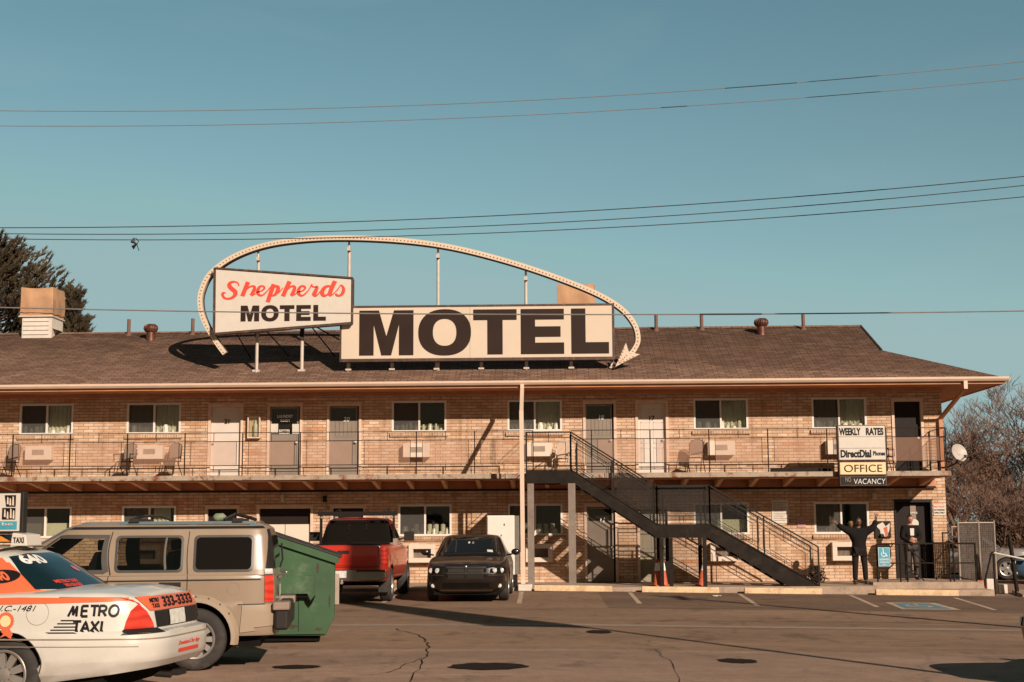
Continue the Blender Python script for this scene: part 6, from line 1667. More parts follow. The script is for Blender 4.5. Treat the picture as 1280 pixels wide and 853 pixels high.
# ---------------------------------------------------------------- saloon cars
def saloon(name, label, cat, loc, rz, pm, detail=True, group=None):
    t = thing(name, label, cat, loc, rz, group)
    AX = (-1.52, 1.53); R = .36
    tab = [(.20, -2.30, 2.30, .82), (.30, -2.45, 2.42, .90), (.45, -2.52, 2.50, .935), (.62, -2.53, 2.53, .945), (.78, -2.52, 2.50, .94), (.92, -2.48, 2.40, .90), (1.02, -2.42, 2.3, .86)]
    sh = Shell(tab, 7, 5.6, .62)
    zl = arch_low(.22, AX, .40, .35)
    zt = lambda x: lt([(-2.53, .98), (-2.3, 1.03), (-1.5, 1.03), (0, 1.0), (1.05, .98), (1.4, .965), (2.2, .885), (2.42, .845), (2.53, .80)], x)
    sh.body('body', zl, zt, M[pm], t, rows=16, rr=.06, crown=.035)
    b = MB(); b.box(-2.2, 2.25, -.74, .74, .16, .7); b.build('underbody', M['underbody'], t)
    tab2 = [(.96, -1.72, 1.30, .86), (1.04, -1.60, 1.15, .845), (1.40, -.92, .36, .675), (1.45, -.74, .22, .62), (1.47, -.6, .1, .56)]
    gh = Shell(tab2, 4.4, 4.6, 1.04)
    gh.body('cabin', lambda x: .96, lambda x: 1.465, M[pm], t, rows=10, rr=.04, crown=.03)
    gh.patch('windscreen', [('f', .76, 1.00), ('f', .73, 1.2), ('f', .62, 1.40), ('f', .3, 1.415), ('f', -.3, 1.415), ('f', -.62, 1.40), ('f', -.73, 1.2), ('f', -.76, 1.00)], M['carglass'], t, .006, 5)
    gh.patch('rear_window', [('r', .70, 1.06), ('r', .62, 1.40), ('r', -.62, 1.40), ('r', -.70, 1.06)], M['carglass'], t, .006, 4)
    for sgn in (1, -1):
        gh.patch('side_window', [('x', -1.1, 1.06, sgn), ('x', -.75, 1.38, sgn), ('x', -.22, 1.40, sgn), ('x', -.22, 1.04, sgn)], M['carglass'], t, .005)
        gh.patch('side_window', [('x', -.14, 1.04, sgn), ('x', -.14, 1.40, sgn), ('x', .18, 1.38, sgn), ('x', .68, 1.08, sgn), ('x', .66, 1.04, sgn)], M['carglass'], t, .005)
        mirror(t, .78, sgn*.86, 1.06, pm, sgn, .9)
        sh.patch('tail_lamp', [('r', sgn*.88, .78), ('r', sgn*.86, .95), ('r', sgn*.5, .95), ('r', sgn*.5, .80)], M['redlens'], t, .012, 3)
        hl = sh.patch('headlamp', [('f', sgn*.86, .64), ('f', sgn*.88, .76), ('f', sgn*.55, .75), ('f', sgn*.53, .65)], M['underbody'], t, .010, 3)
        for yy_ in (.63, .775):
            c0 = sh.at2(sh.s_of_y(sgn*yy_, False) if sgn > 0 else 2*sh.S[-1]+sh.s_of_y(-yy_, False), .70, .012)
            b = MB(); b.lathe([(.056, c0.x-.03), (.056, c0.x+.004), (.046, c0.x+.008), (.001, c0.x+.018)], (0, c0.y, c0.z), 'X', 20); b.build('lamp_reflector', M['clearlens'], hl, smooth=True)
        c0 = sh.at2(sh.s_of_y(sgn*.76, False) if sgn > 0 else 2*sh.S[-1]+sh.s_of_y(-.76, False), .37, .01)
        b = MB(); b.lathe([(.045, c0.x-.03), (.045, c0.x+.004), (.001, c0.x+.014)], (0, c0.y, c0.z), 'X', 16); b.build('fog_lamp', M['clearlens'], t, smooth=True)
    if detail:
        gr = sh.patch('grille', [('f', .42, .53), ('f', .46, .76), ('f', -.46, .76), ('f', -.42, .53)], M['underbody'], t, .006, 3)
        b = MB()
        for pts in ([('f', .44, .645), ('f', -.44, .645)], [('f', 0, .53), ('f', 0, .77)], [('f', .43, .525), ('f', -.43, .525)], [('f', .45, .765), ('f', -.45, .765)]): sh.line(b, pts, .035, .018, 6)
        b.build('grille_crossbars', M['blackplastic'], gr)
        b = MB()
        for k in range(4):
            for z in (.555, .58, .605, .63, .67, .695, .72): pass
        for z in (.56, .585, .61, .68, .705, .73): sh.line(b, [('f', .40, z), ('f', .03, z)], .006, .010, 4); sh.line(b, [('f', -.03, z), ('f', -.40, z)], .006, .010, 4)
        b.build('grille_bars', M['chrome'], gr)
        sh.patch('lower_intake', [('f', .55, .33), ('f', .52, .43), ('f', -.52, .43), ('f', -.55, .33)], M['underbody'], t, .006, 3)
        b = MB(); sh.line(b, [('f', .62, .285), ('f', -.62, .285)], .012, .02, 8); sh.line(b, [('f', .88, .60), ('f', .50, .60)], .008, .01, 4); sh.line(b, [('f', -.50, .60), ('f', -.88, .60)], .008, .01, 4); b.build('bumper_trim', M['chrome'], t)
        b = MB(); c0 = sh.at2(2*sh.S[-1]/2, .75, .02); b.lathe([(.028, c0.x), (.028, c0.x+.012), (.001, c0.x+.02)], (0, 0, .785), 'X', 12); b.build('badge', M['chrome'], t)
        b = MB()
        for pts in ([('x', 1.0, .965), ('x', 1.6, .95)],): pass
        # bonnet creases, wipers and things on the dashboard
        b.tube([(1.16, .55, 1.02), (1.02, .0, 1.075)], .010, 5); b.tube([(1.18, .0, 1.02), (1.05, -.5, 1.07)], .010, 5); b.build('wipers', M['blackplastic'], t)
        p = gh.patch('windscreen_sticker', [('f', .55, 1.07), ('f', .55, 1.12), ('f', .42, 1.13), ('f', .42, 1.08)], M['plate'], t, .010, 1)
        gh.patch('windscreen_sticker', [('f', -.02, 1.27), ('f', -.02, 1.31), ('f', -.07, 1.31), ('f', -.07, 1.27)], M['plate'], t, .010, 1)
        gh.patch('windscreen_sticker', [('f', .09, 1.26), ('f', .09, 1.31), ('f', .04, 1.31), ('f', .04, 1.26)], M['chain'], t, .010, 1)
    b = MB()
    for sgn in (1, -1):
        b = MB(); sh.line(b, [('x', -1.02, .45, sgn), ('x', -.95, 1.0, sgn)], .008); sh.line(b, [('x', -.18, .28, sgn), ('x', -.18, 1.0, sgn)], .008); sh.line(b, [('x', 1.0, .28, sgn), ('x', .95, .97, sgn)], .008); b.build('panel_seams', M['underbody'], t)
    for a in AX:
        for sgn in (1, -1): wheel(t, a, sgn*.81, R, .225, 5, sgn, .68)
    return t
saloon('black_car', 'black four-door car facing the camera, parked between red pickup and white cabinet', 'car', (-1.99, -6.0, .0), -math.pi/2, 'blackpaint')
saloon('parked_car', 'blue car parked beyond the chain-link enclosure at the far right', 'car', (17.0, 5.2, gz(17)), rad(160), 'bluecar', False)
saloon('parked_car', 'silver car half hidden behind the slatted enclosure at right', 'car', (13.9, 9.5, gz(14)), rad(170), 'silvercar', False)
saloon('parked_car', 'unseen black car added beyond the right edge to cast a foreground shadow', 'car', (7.95, -23.7, gz(8.7)), math.pi, 'blackpaint', False)  # added out of frame to throw the shadow at lower right

# ---------------------------------------------------------------- dumpster
M['green'] = plain('green_dumpster_paint', (.025, .075, .024, 1), .55, var=.35, scale=1.6, dirt=((.24, .26, .18, 1), .6))
t = thing('dumpster', 'green steel dumpster with sloping black lid between the SUV and red pickup', 'dumpster', (-3.42, -18.95, 0), rad(8.5))
prof = [(-1.75, .12), (-1.75, 1.58), (-.95, 1.58), (.13, 1.22), (.13, .36), (0, .10)]
b = MB(); b.prism(prof, 0, 1.85); b.build('bin_body', M['green'], t, bevel=.01)
b = MB(); b.beam((-.97, -.02, 1.585), (.17, -.02, 1.205), .07, .10); b.beam((-.97, 1.87, 1.585), (.17, 1.87, 1.205), .07, .10); b.beam((.15, -.02, 1.20), (.15, 1.87, 1.20), .07, .09); b.build('top_rim', M['green'], t)
for y0 in (-.03, .94):
    b = MB(); b.prism([(-1.7, 1.635), (-1.7, 1.665), (-.96, 1.67), (.24, 1.265), (.22, 1.235), (-.97, 1.64)], y0, y0+.94); b.build('lid', M['blackplastic'], t, bevel=.01)
b = MB(); b.prism([(-1.2, .78), (-1.2, .98), (-.16, .98), (-.16, .70), (-.22, .62), (-.27, .72), (-1.2, .72)], -.13, -.001); b.build('fork_pocket', M['green'], t, bevel=.006)
b = MB(); b.prism([(-1.2, .695), (-.26, .695), (-.21, .60), (-.15, .70), (-.15, .68), (-.2, .57), (-.28, .67), (-1.2, .675)], -.13, -.002); b.box(-1.18, -.30, -.10, -.01, .675, .69); b.build('pocket_opening', M['underbody'], t)
b = MB()
for x in (-1.4, -.9, -.35): b.box(x-.04, x+.04, -.02, -.001, .16, .70)
b.box(-1.73, .0, -.03, -.001, .13, .17)
b.build('stiffening_rib', M['green'], t)
M['rust'] = plain('rust_patches', (.055, .040, .022, 1), .9, var=.5, scale=18)
rn = random.Random(9)
for cx_, cz_, w_, h_ in ((-.12, 1.10, .02, .07), (-.5, .24, .16, .025), (.06, .62, .015, .10), (-.10, .20, .05, .02)):
    b = MB(); b.prism([(cx_+w_*(1+rn.uniform(-.35, .35))*math.cos(i*.4833), cz_+h_*(1+rn.uniform(-.4, .4))*math.sin(i*.4833)) for i in range(13)], -.0035, -.0005); b.build('rust_patch', M['rust'], t)
b = MB(); b.box(.131, .20, .0, .14, .55, 1.0); b.build('side_guard', M['chain'], t, bevel=.01)
b = MB(); b.box(-1.6, -.1, .1, 1.75, 0.02, .10); b.build('skid', M['underbody'], t)
# ================================================================ people
M['skin1'] = plain('dark_skin', (.13, .055, .032, 1), .5); M['skin2'] = plain('light_skin', (.42, .20, .13, 1), .5)
M['cloth'] = plain('black_jumper', (.012, .009, .009, 1), .9, var=.3, spec=.15); M['trouser'] = plain('black_trousers', (.015, .011, .010, 1), .85, spec=.15)
M['greytrouser'] = plain('charcoal_trousers', (.045, .034, .030, 1), .85, var=.3); M['shoe'] = plain('dark_shoes', (.02, .015, .014, 1), .5); M['sole'] = plain('white_soles', (.5, .46, .42, 1), .6)
M['shirt'] = plain('white_tshirt', (.6, .55, .5, 1), .8); M['hair'] = plain('dark_hair', (.015, .009, .006, 1), .8)
def skin_mesh(name, V, E, R, mat, parent, lv=2, root=0):
    me = bpy.data.meshes.new(name); me.from_pydata([Vector(v) for v in V], E, [])
    o = bpy.data.objects.new('tmp', me); COL.objects.link(o)
    sk = o.modifiers.new('skin', 'SKIN'); sk.use_smooth_shade = True
    for i, d in enumerate(me.skin_vertices[0].data):
        r = R[i]; d.radius = r if isinstance(r, tuple) else (r, r); d.use_root = (i == root)
    ss = o.modifiers.new('sub', 'SUBSURF'); ss.levels = lv; ss.render_levels = lv
    dg = bpy.context.evaluated_depsgraph_get(); dg.update()
    m2 = bpy.data.meshes.new_from_object(o.evaluated_get(dg)); bpy.data.objects.remove(o); bpy.data.meshes.remove(me)
    m2.name = name
    return link(name, m2, mat, parent, True)
def person(label, loc, rz, J, mats, group=None):
    """J: joints of the pose; front of the figure faces -y"""
    t = thing('person', label, 'person', loc, rz, group)
    V, E, R = [], [], []
    idx = {}
    def add(n, p, r, par=None):
        idx[n] = len(V); V.append(p); R.append(r)
        if par is not None: E.append((idx[par], idx[n]))
    add('pel', J['pel'], (.145, .11)); add('waist', J['waist'], (.135, .10), 'pel'); add('chest', J['chest'], (.165, .115), 'waist'); add('neck0', J['neck0'], (.075, .07), 'chest'); add('neck1', J['neck1'], .055, 'neck0'); add('head', J['head'], .06, 'neck1')
    for s in 'LR':
        add('sh'+s, J['sh'+s], .072, 'chest'); add('el'+s, J['el'+s], .046, 'sh'+s); add('wr'+s, J['wr'+s], .028, 'el'+s); add('pm'+s, J['pm'+s], (.038, .018), 'wr'+s)
        add('hp'+s, J['hp'+s], .10, 'pel'); add('kn'+s, J['kn'+s], .062, 'hp'+s); add('an'+s, J['an'+s], .034, 'kn'+s); add('to'+s, tuple(Vector(J['an'+s]).lerp(Vector(J['to'+s]), .7)), (.02, .016), 'an'+s)
        # five fingers
        w, p = Vector(J['wr'+s]), Vector(J['pm'+s]); d = (p-w).normalized(); side = d.cross(Vector((0, -1, 0))).normalized() if abs(d.y) < .9 else Vector((1, 0, 0))
        sg = 1 if s == 'L' else -1
        for k, (off, ln) in enumerate(((-.030, .070), (-.010, .082), (.010, .078), (.029, .060))):
            a = p+side*off; add(f'f{s}{k}a', a+d*.02, .010, 'pm'+s); add(f'f{s}{k}b', a+d*(.02+ln*.55)+side*off*.4, .009, f'f{s}{k}a'); add(f'f{s}{k}c', a+d*(.02+ln)+side*off*.7+Vector((0, -.012, 0)), .007, f'f{s}{k}b')
        a = w.lerp(p, .45); ts = -sg*(1 if d.z > 0 else -1); add(f't{s}a', a+side*ts*.035, .012, 'pm'+s); add(f't{s}b', a+side*ts*.065+d*.035, .010, f't{s}a')
    b = skin_mesh('body', V, E, R, M[mats['skin']], t, 2)
    # head with face
    hd = Vector(J['head']); bm = bmesh.new(); c = bmesh.ops.create_uvsphere(bm, u_segments=24, v_segments=18, radius=1)
    for v in c['verts']:
        x, y, z = v.co; w_ = .076*(1-.22*max(0, -z)**1.5)
        ny = y*.095
        if z < -.2 and y < 0: ny *= 1+.06*(-z)
        v.co = hd+Vector((x*w_, ny, z*.118+.03))
    # nose, brow, eyes, mouth, ears
    def bump_(cx, cz, rr, am):
        for v in bm.verts:
            l = v.co-hd
            if l.y < 0:
                d2 = ((l.x-cx)/rr)**2+((l.z-.03-cz)/rr)**2
                if d2 < 1: v.co.y += am*(1-d2)**1.5
    bump_(0, -.012, .022, -.030); bump_(-.028, .012, .018, .010); bump_(.028, .012, .018, .010); bump_(0, -.055, .02, -.006); bump_(0, -.09, .03, -.010)
    for s in (-1, 1):
        e_ = bmesh.ops.create_uvsphere(bm, u_segments=8, v_segments=6, radius=1)
        for v in e_['verts']: v.co = hd+Vector((s*.078+v.co.x*.010, .01+v.co.y*.02, .025+v.co.z*.032))
    me = bpy.data.meshes.new('head'); bm.to_mesh(me); bm.free(); head = link('head', me, M[mats['skin']], t, True)
    b = MB()
    for s in (-1, 1):
        e_ = bmesh.ops.create_uvsphere(b.bm, u_segments=8, v_segments=6, radius=.010)
        for v in e_['verts']: v.co += hd+Vector((s*.028, -.083, .042))
    b.build('eyes', M['hair'], head, True)
    b = MB(); b.box(hd.x-.024, hd.x+.024, hd.y-.094, hd.y-.086, hd.z-.030, hd.z-.024); b.build('mouth', plain('lips', (.10, .03, .022, 1), .5), head, bevel=.002)
    bm = bmesh.new(); c = bmesh.ops.create_uvsphere(bm, u_segments=24, v_segments=16, radius=1)
    for v in c['verts']:
        x, y, z = v.co; v.co = hd+Vector((x*.082, y*.100+.006, z*.122+.036))
    bmesh.ops.delete(bm, geom=[v for v in bm.verts if (v.co.z-hd.z) < .085-(.09 if v.co.y-hd.y > .0 else 0) and (v.co.y-hd.y) < .03 or (v.co.z-hd.z) < -.02], context='VERTS')
    me = bpy.data.meshes.new('hair'); bm.to_mesh(me); bm.free(); link('hair', me, M['hair'], head, True)
    if mats.get('beard'):
        bm = bmesh.new(); c = bmesh.ops.create_uvsphere(bm, u_segments=20, v_segments=16, radius=1)
        for v in c['verts']: v.co = hd+Vector((v.co.x*.074, v.co.y*.100, v.co.z*.116+.024))
        bmesh.ops.delete(bm, geom=[v for v in bm.verts if v.co.z-hd.z > -.028 or v.co.y-hd.y > .02], context='VERTS')
        me = bpy.data.meshes.new('beard'); bm.to_mesh(me); bm.free(); link('beard', me, M['hair'], head, True)
    # clothes, slightly larger than the body
    def cl(name, names, edges, rad_, mat, lv=2, root=0):
        vs = [J[n] if isinstance(n, str) else n for n in names]
        return skin_mesh(name, vs, edges, rad_, M[mat], t, lv, root)
    def mid(a, b_, f): return tuple(Vector(J[a]).lerp(Vector(J[b_]), f))
    top = [J['pel'], J['waist'], J['chest'], J['neck0'], J['shL'], J['elL'], mid('elL', 'wrL', .93), J['shR'], J['elR'], mid('elR', 'wrR', .93), tuple(Vector(J['pel'])-Vector((0, 0, .06)))]
    hem = .205 if mats.get('loose') else .175; am = 1.28 if mats.get('loose') else 1.1
    cl('jumper', top, [(0, 1), (1, 2), (2, 3), (2, 4), (4, 5), (5, 6), (2, 7), (7, 8), (8, 9), (0, 10)], [(hem, .135), (hem, .135), (.20*am*.92, .14), (.09, .085), .10*am, .075*am, .05*am, .10*am, .075*am, .05*am, (hem, .13)], mats['top'], 2, 0)
    cl('trousers', [J['pel'], J['hpL'], J['knL'], mid('knL', 'anL', .96), J['hpR'], J['knR'], mid('knR', 'anR', .96)], [(0, 1), (1, 2), (2, 3), (0, 4), (4, 5), (5, 6)], [(.15, .125), .115, .083, .07, .115, .083, .07], mats['legs'], 2, 0)
    for s in 'LR':
        a = Vector(J['an'+s]); q = Vector(J['to'+s])
        cl('shoe', [tuple(a+Vector((0, .04, -.03))), tuple(a.lerp(q, .5)+Vector((0, 0, -.01))), tuple(q)], [(0, 1), (1, 2)], [(.058, .055), (.06, .048), (.052, .036)], mats['shoe'], 2)
    return t
# front figure with both arms thrown up
J = dict(pel=(0, 0, .93), waist=(0, .0, 1.10), chest=(0, .0, 1.34), neck0=(0, 0, 1.48), neck1=(0, -.01, 1.56), head=(0, -.02, 1.62),
         shL=(.19, 0, 1.40), elL=(.40, -.02, 1.50), wrL=(.47, -.05, 1.72), pmL=(.475, -.06, 1.79), shR=(-.19, 0, 1.40), elR=(-.39, -.02, 1.47), wrR=(-.585, -.05, 1.61), pmR=(-.64, -.06, 1.655),
         hpL=(.10, 0, .90), knL=(.13, -.02, .50), anL=(.15, .01, .09), toL=(.17, -.15, .04), hpR=(-.10, 0, .90), knR=(-.12, -.02, .50), anR=(-.13, .01, .09), toR=(-.15, -.15, .04))
person('person in loose black jumper and trousers throwing both arms up before the office window', (8.07, -2.15, .08), 0, J, dict(skin='skin1', top='cloth', legs='trouser', shoe='shoe', beard=True, loose=True))
# figure in the office doorway, hands held together in front of the chest
J = dict(pel=(0, 0, .95), waist=(0, .0, 1.12), chest=(0, .0, 1.35), neck0=(0, 0, 1.48), neck1=(0, -.01, 1.55), head=(0, -.02, 1.61),
         shL=(.18, 0, 1.40), elL=(.25, -.05, 1.14), wrL=(.05, -.24, 1.10), pmL=(-.02, -.26, 1.12), shR=(-.18, 0, 1.40), elR=(-.25, -.05, 1.14), wrR=(-.08, -.22, 1.06), pmR=(-.01, -.24, 1.04),
         hpL=(.10, 0, .92), knL=(.12, -.03, .50), anL=(.13, .02, .09), toL=(.17, -.14, .04), hpR=(-.10, 0, .92), knR=(-.11, -.03, .50), anR=(-.13, .02, .09), toR=(-.17, -.14, .04))
p = person('person in dark jacket and charcoal trousers standing behind the rail at the office door', (9.72, -1.0, .15), rad(6), J, dict(skin='skin2', top='cloth', legs='greytrouser', shoe='shoe'))
b = MB(); b.prism([(-.055, 1.20), (.055, 1.20), (.06, 1.40), (-.06, 1.40)], -.152, -.128); b.build('shirt_front', M['shirt'], p, bevel=.01)
# figure seen through the office window
J = dict(pel=(0, 0, .93), waist=(0, .0, 1.10), chest=(0, .0, 1.34), neck0=(0, 0, 1.46), neck1=(0, -.01, 1.54), head=(0, -.02, 1.60),
         shL=(.18, 0, 1.38), elL=(.24, 0, 1.12), wrL=(.22, -.2, 1.1), pmL=(.20, -.27, 1.12), shR=(-.18, 0, 1.38), elR=(-.24, 0, 1.12), wrR=(-.22, -.2, 1.1), pmR=(-.20, -.27, 1.12),
         hpL=(.10, 0, .90), knL=(.11, -.02, .50), anL=(.11, .01, .09), toL=(.12, -.15, .04), hpR=(-.10, 0, .90), knR=(-.11, -.02, .50), anR=(-.11, .01, .09), toR=(-.12, -.15, .04))
M['greentop'] = plain('green_patterned_top', (.07, .13, .07, 1), .8, var=.5, scale=20)
person('person in green top, seen through the right pane of the office window', (8.42, .55, .05), 0, J, dict(skin='skin2', top='greentop', legs='trouser', shoe='shoe'))

# ================================================================ office ramp rail, blue sign
t = thing('ramp_railing', 'dark pipe railing around the raised concrete pad of the office', 'railing')
def pipe(b, *pts, r=.022): b.tube(pts, r, 8)
yr = -2.22
b = MB(); pipe(b, (8.52, yr, 1.15), (11.12, yr, 1.15)); pipe(b, (8.52, yr, .64), (11.12, yr, .64), r=.018); b.build('rail', M['rail'] if 'rail' in M else M['steel'], t, True)
for x in (8.52, 9.12, 9.30, 10.42, 10.52, 11.10):
    b = MB(); pipe(b, (x, yr, -.02 if x < 8.6 or x > 11 else .15), (x, yr, 1.15)); b.build('post', M['steel'], t, True)
for (xa, za, xb, zb) in ((8.54, .66, 8.95, 1.13), (8.54, .22, 8.95, .62), (10.05, .68, 10.40, 1.08), (10.05, .20, 10.40, .58), (9.33, 1.05, 9.75, .68), (9.33, .55, 9.75, .18)):
    b = MB(); pipe(b, (xa, yr+.04, za), (xb, yr+.04, zb), r=.016); b.build('diagonal', M['steel'], t, True)
t = thing('wheelchair_sign', 'blue sign with a white wheelchair symbol hung on the ramp railing', 'sign', (8.69, -2.27, .81))
b = MB(); b.box(-.155, .155, -.012, 0, -.25, .25); b.build('sign_plate', M['blue'], t)
b = MB(); b.box(-.15, .15, -.016, -.013, .235, .242); b.box(-.15, .15, -.016, -.013, -.242, -.235); b.box(-.15, -.143, -.016, -.013, -.234, .234); b.box(.143, .15, -.016, -.013, -.234, .234)
b.build('sign_border', M['whiteletter'], t)
b = MB(); n = 20
for i in range(n):
    a0, a1 = rad(140+230*i/n), rad(140+230*(i+1)/n); b.prism([(-.01+.068*math.cos(a0), .07+.068*math.sin(a0)), (-.01+.068*math.cos(a1), .07+.068*math.sin(a1)), (-.01+.05*math.cos(a1), .07+.05*math.sin(a1)), (-.01+.05*math.cos(a0), .07+.05*math.sin(a0))], -.017, -.013)
b.prism([(-.035, .18), (-.015, .18), (-.005, .10), (.05, .10), (.075, .03), (.10, .035), (.095, .015), (.062, .012), (.035, .082), (-.03, .082)], -.021, -.0175)
b.lathe([(.018, -.021), (.018, -.0175)], (-.025, 0, .205), 'Y', 12)
b.build('wheelchair_symbol', M['whiteletter'], t)
text('lettering', 'RESERVED', M['whiteletter'], t, (-.12, -.014, -.09), w=.24, h=.045, bold=.01); text('lettering', 'PARKING', M['whiteletter'], t, (-.11, -.014, -.16), w=.22, h=.04, bold=.01); text('lettering', 'VAN', M['whiteletter'], t, (-.06, -.014, -.215), w=.11, h=.035, bold=.01)
# ================================================================ slatted chain-link enclosure
t = thing('slatted_fence', 'tall chain-link enclosure with dark slats, right of the office corner', 'fence')
xs = (11.02, 11.58, 12.0); y0 = -1.0
for x in xs: b = MB(); b.lathe([(.028, gz(11)-.1), (.028, 1.72), (.032, 1.73), (.001, 1.76)], (x, y0, 0), 'Z', 12); b.build('post', M['chain'], t, True)
b = MB(); b.tube([(xs[0], y0, 1.69), (xs[2], y0, 1.69)], .02, 8); b.build('top_rail', M['chain'], t, True)
for xa, xb in zip(xs, xs[1:]):
    b = MB(); n = int((xb-xa-.06)/.05)
    for i in range(n+1):
        x = xa+.035+i*(xb-xa-.07)/n; b.box(x-.019, x+.019, y0-.004, y0+.004, -.05, 1.66)
    sl_ = b.build('slats', M['slats'], t)
    b = MB(); 
    for k in range(28):
        z = -.02+k*.06; b.box(xa+.03, xb-.03, y0-.010, y0-.006, z, z+.003)
    b.build('chain_wires', M['acgrille'], sl_)
t = thing('chain_gate', 'low galvanised gate frame between the brick corner and the slatted enclosure', 'gate')
b = MB(); pipe(b, (11.03, -.3, 1.58), (11.40, -.3, 1.58), r=.016); pipe(b, (11.03, -.3, .90), (11.40, -.3, .90), r=.014); pipe(b, (11.05, -.3, -.1), (11.05, -.3, 1.6), r=.018); pipe(b, (11.38, -.3, -.1), (11.38, -.3, 1.6), r=.018); b.build('gate_frame', M['chain'], t, True)
t = thing('steel_bollard', 'dark steel post leaning to the right beside the side pavement', 'post', (12.22, -2.0, -.2)); t.rotation_euler = (0, rad(-5), 0)
b = MB(); b.lathe([(.055, 0), (.055, 1.55), (.05, 1.57), (.001, 1.58)], (0, 0, 0), 'Z', 14); b.build('post_shaft', M['steel'], t, True)
t = thing('pipe_handrail', 'black bent pipe handrail with pale sloping top rail, right of ramp', 'handrail')
b = MB(); pipe(b, (11.18, -2.3, -.22), (11.50, -2.3, .90), (11.56, -2.3, .92), r=.024); pipe(b, (11.56, -2.25, -.22), (11.56, -2.25, .88), r=.024); b.build('pipe_frame', M['steel'], t, True)
b = MB(); pipe(b, (11.56, -2.2, .91), (13.2, -2.2, .55), r=.022); b.build('top_rail', M['pole'], t, True)
t = thing('concrete_block', 'pale concrete block at the foot of the enclosure post', 'block', (11.75, -1.35, gz(11.7)))
b = MB(); b.box(-.16, .14, -.12, .12, 0, .38); b.build('block', M['white'], t, bevel=.015)
tag(t, 'pale concrete block at the foot of the enclosure post', 'block')
o = MB().box(-.14, .12, -.1, .1, 0, .33).build('terracotta_pot', M['cone'], bevel=.02); o.location = (11.48, -1.3, gz(11.5)); tag(o, 'small orange brown box on the ground left of pale concrete block', 'box')
o = MB().box(-.1, .1, -.1, .1, 0, .24).build('concrete_block', M['white'], bevel=.015); o.location = (12.0, -1.5, gz(12)); tag(o, 'smaller pale block right of the enclosure, beside the leaning post', 'block')
# dark plant at the foot of the stairs
t = thing('dead_shrub', 'dark dry shrub at the foot of the stairs', 'shrub', (6.9, -2.3, .08))
rn = random.Random(11); b = MB()
for i in range(90):
    a = rn.uniform(0, 6.28); h = rn.uniform(.15, .55); r_ = rn.uniform(.05, .3); b.tube([(0, 0, 0), (math.cos(a)*r_*.5, math.sin(a)*r_*.5, h*.6), (math.cos(a)*r_, math.sin(a)*r_, h)], [.008, .006, .003], 4)
b.build('stems', M['bark'], t)
b = MB()
for i in range(260):
    a = rn.uniform(0, 6.28); h = rn.uniform(.08, .50); r_ = rn.uniform(.0, .28)*(1.2-h); c = Vector((math.cos(a)*r_, math.sin(a)*r_, h)); u = Vector((rn.uniform(-1, 1), rn.uniform(-1, 1), rn.uniform(-1, 1))).normalized()*.035; v = u.orthogonal().normalized()*.02
    b.quad(c-u-v, c+u-v, c+u+v, c-u+v)
b.build('leaves', M['steel'], t)
# litter in the lot
b = MB(); rn = random.Random(2)
vs = [(rn.uniform(-.12, .12), rn.uniform(-.1, .1), rn.uniform(0.005, .05)) for _ in range(9)]
for v in vs: b.bm.verts.new(v)
bmesh.ops.convex_hull(b.bm, input=b.bm.verts[:]); o = b.build('crumpled_paper', M['signwhite']); o.location = (3.95, -5.1, gz(4)); tag(o, 'crumpled white paper lying in the lot beside a painted line', 'litter')

# ================================================================ trees
def leaves(b, c, n, spread, size, rn, flat=.5):
    for _ in range(n):
        p = c+Vector((rn.gauss(0, 1), rn.gauss(0, 1), rn.gauss(0, flat+.3)))*spread
        u = Vector((rn.uniform(-1, 1), rn.uniform(-1, 1), rn.uniform(-1, 1))).normalized(); v = u.orthogonal().normalized()
        u *= size*rn.uniform(.5, 1.2); v *= size*rn.uniform(.3, .7)
        b.bm.faces.new([b.bm.verts.new(q) for q in (p-u, p-v*.8, p+u, p+v*.8)])
def branchy(name, label, loc, h, seed, spread=.5, depth=5, leafn=0, leafmat='brownleaf', leafsize=.05, lean=(0, 0), r0=.16, group=None, twigr=.006, start=.22, mat='twig'):
    t = thing(name, label, 'tree', loc, 0, group); rn = random.Random(seed)
    tb, cb, lb = MB(), MB(), MB()
    def grow(p, d, ln, r, k):
        seg = 4; pts = [p]; rs = [r]; q = p.copy(); dd = d.copy()
        for i in range(seg):
            dd = (dd+Vector((rn.uniform(-.16, .16), rn.uniform(-.16, .16), rn.uniform(-.05, .12)))).normalized(); q = q+dd*ln/seg; pts.append(q.copy()); rs.append(r*(1-.4*(i+1)/seg))
        (tb if k == 0 else cb).tube(pts, rs, 7 if k < 2 else (4 if k < 4 else 3), False)
        if k >= depth:
            if leafn: leaves(lb, pts[-1], leafn, .22, leafsize, rn)
            return
        nb = rn.choice((3, 4)) if k < depth-1 else rn.choice((3, 4, 5))
        for j in range(nb):
            f = rn.uniform(.35, 1) if k else rn.uniform(.5, 1); i = min(int(f*seg), seg-1); s_ = pts[i].lerp(pts[i+1], f*seg-i)
            ax = Vector((rn.uniform(-1, 1), rn.uniform(-1, 1), rn.uniform(-.2, .6))).normalized()
            nd = (dd*(1-spread)+ax*spread*1.25+Vector((0, 0, .12))).normalized()
            grow(s_, nd, ln*rn.uniform(.58, .78), max(twigr, rs[i]*.62), k+1)
        if k > 0: pass
    grow(Vector((0, 0, -.2)), Vector((lean[0], lean[1], 1)).normalized(), h*start*1.6, r0, 0)
    tb.build('trunk', M['bark'], t, True); cr_ = cb.build('crown', M[mat], t)
    if leafn: lb.build('foliage', M[leafmat], t)
    return t
gt = 'leafless trees beyond the motel'
gy = -.3
branchy('bare_tree', 'leafless grey tree rising just right of the brick corner, behind the dish', (14.0, 9, gy), 7.6, 3, .5, 6, r0=.13, group=gt, twigr=.008)
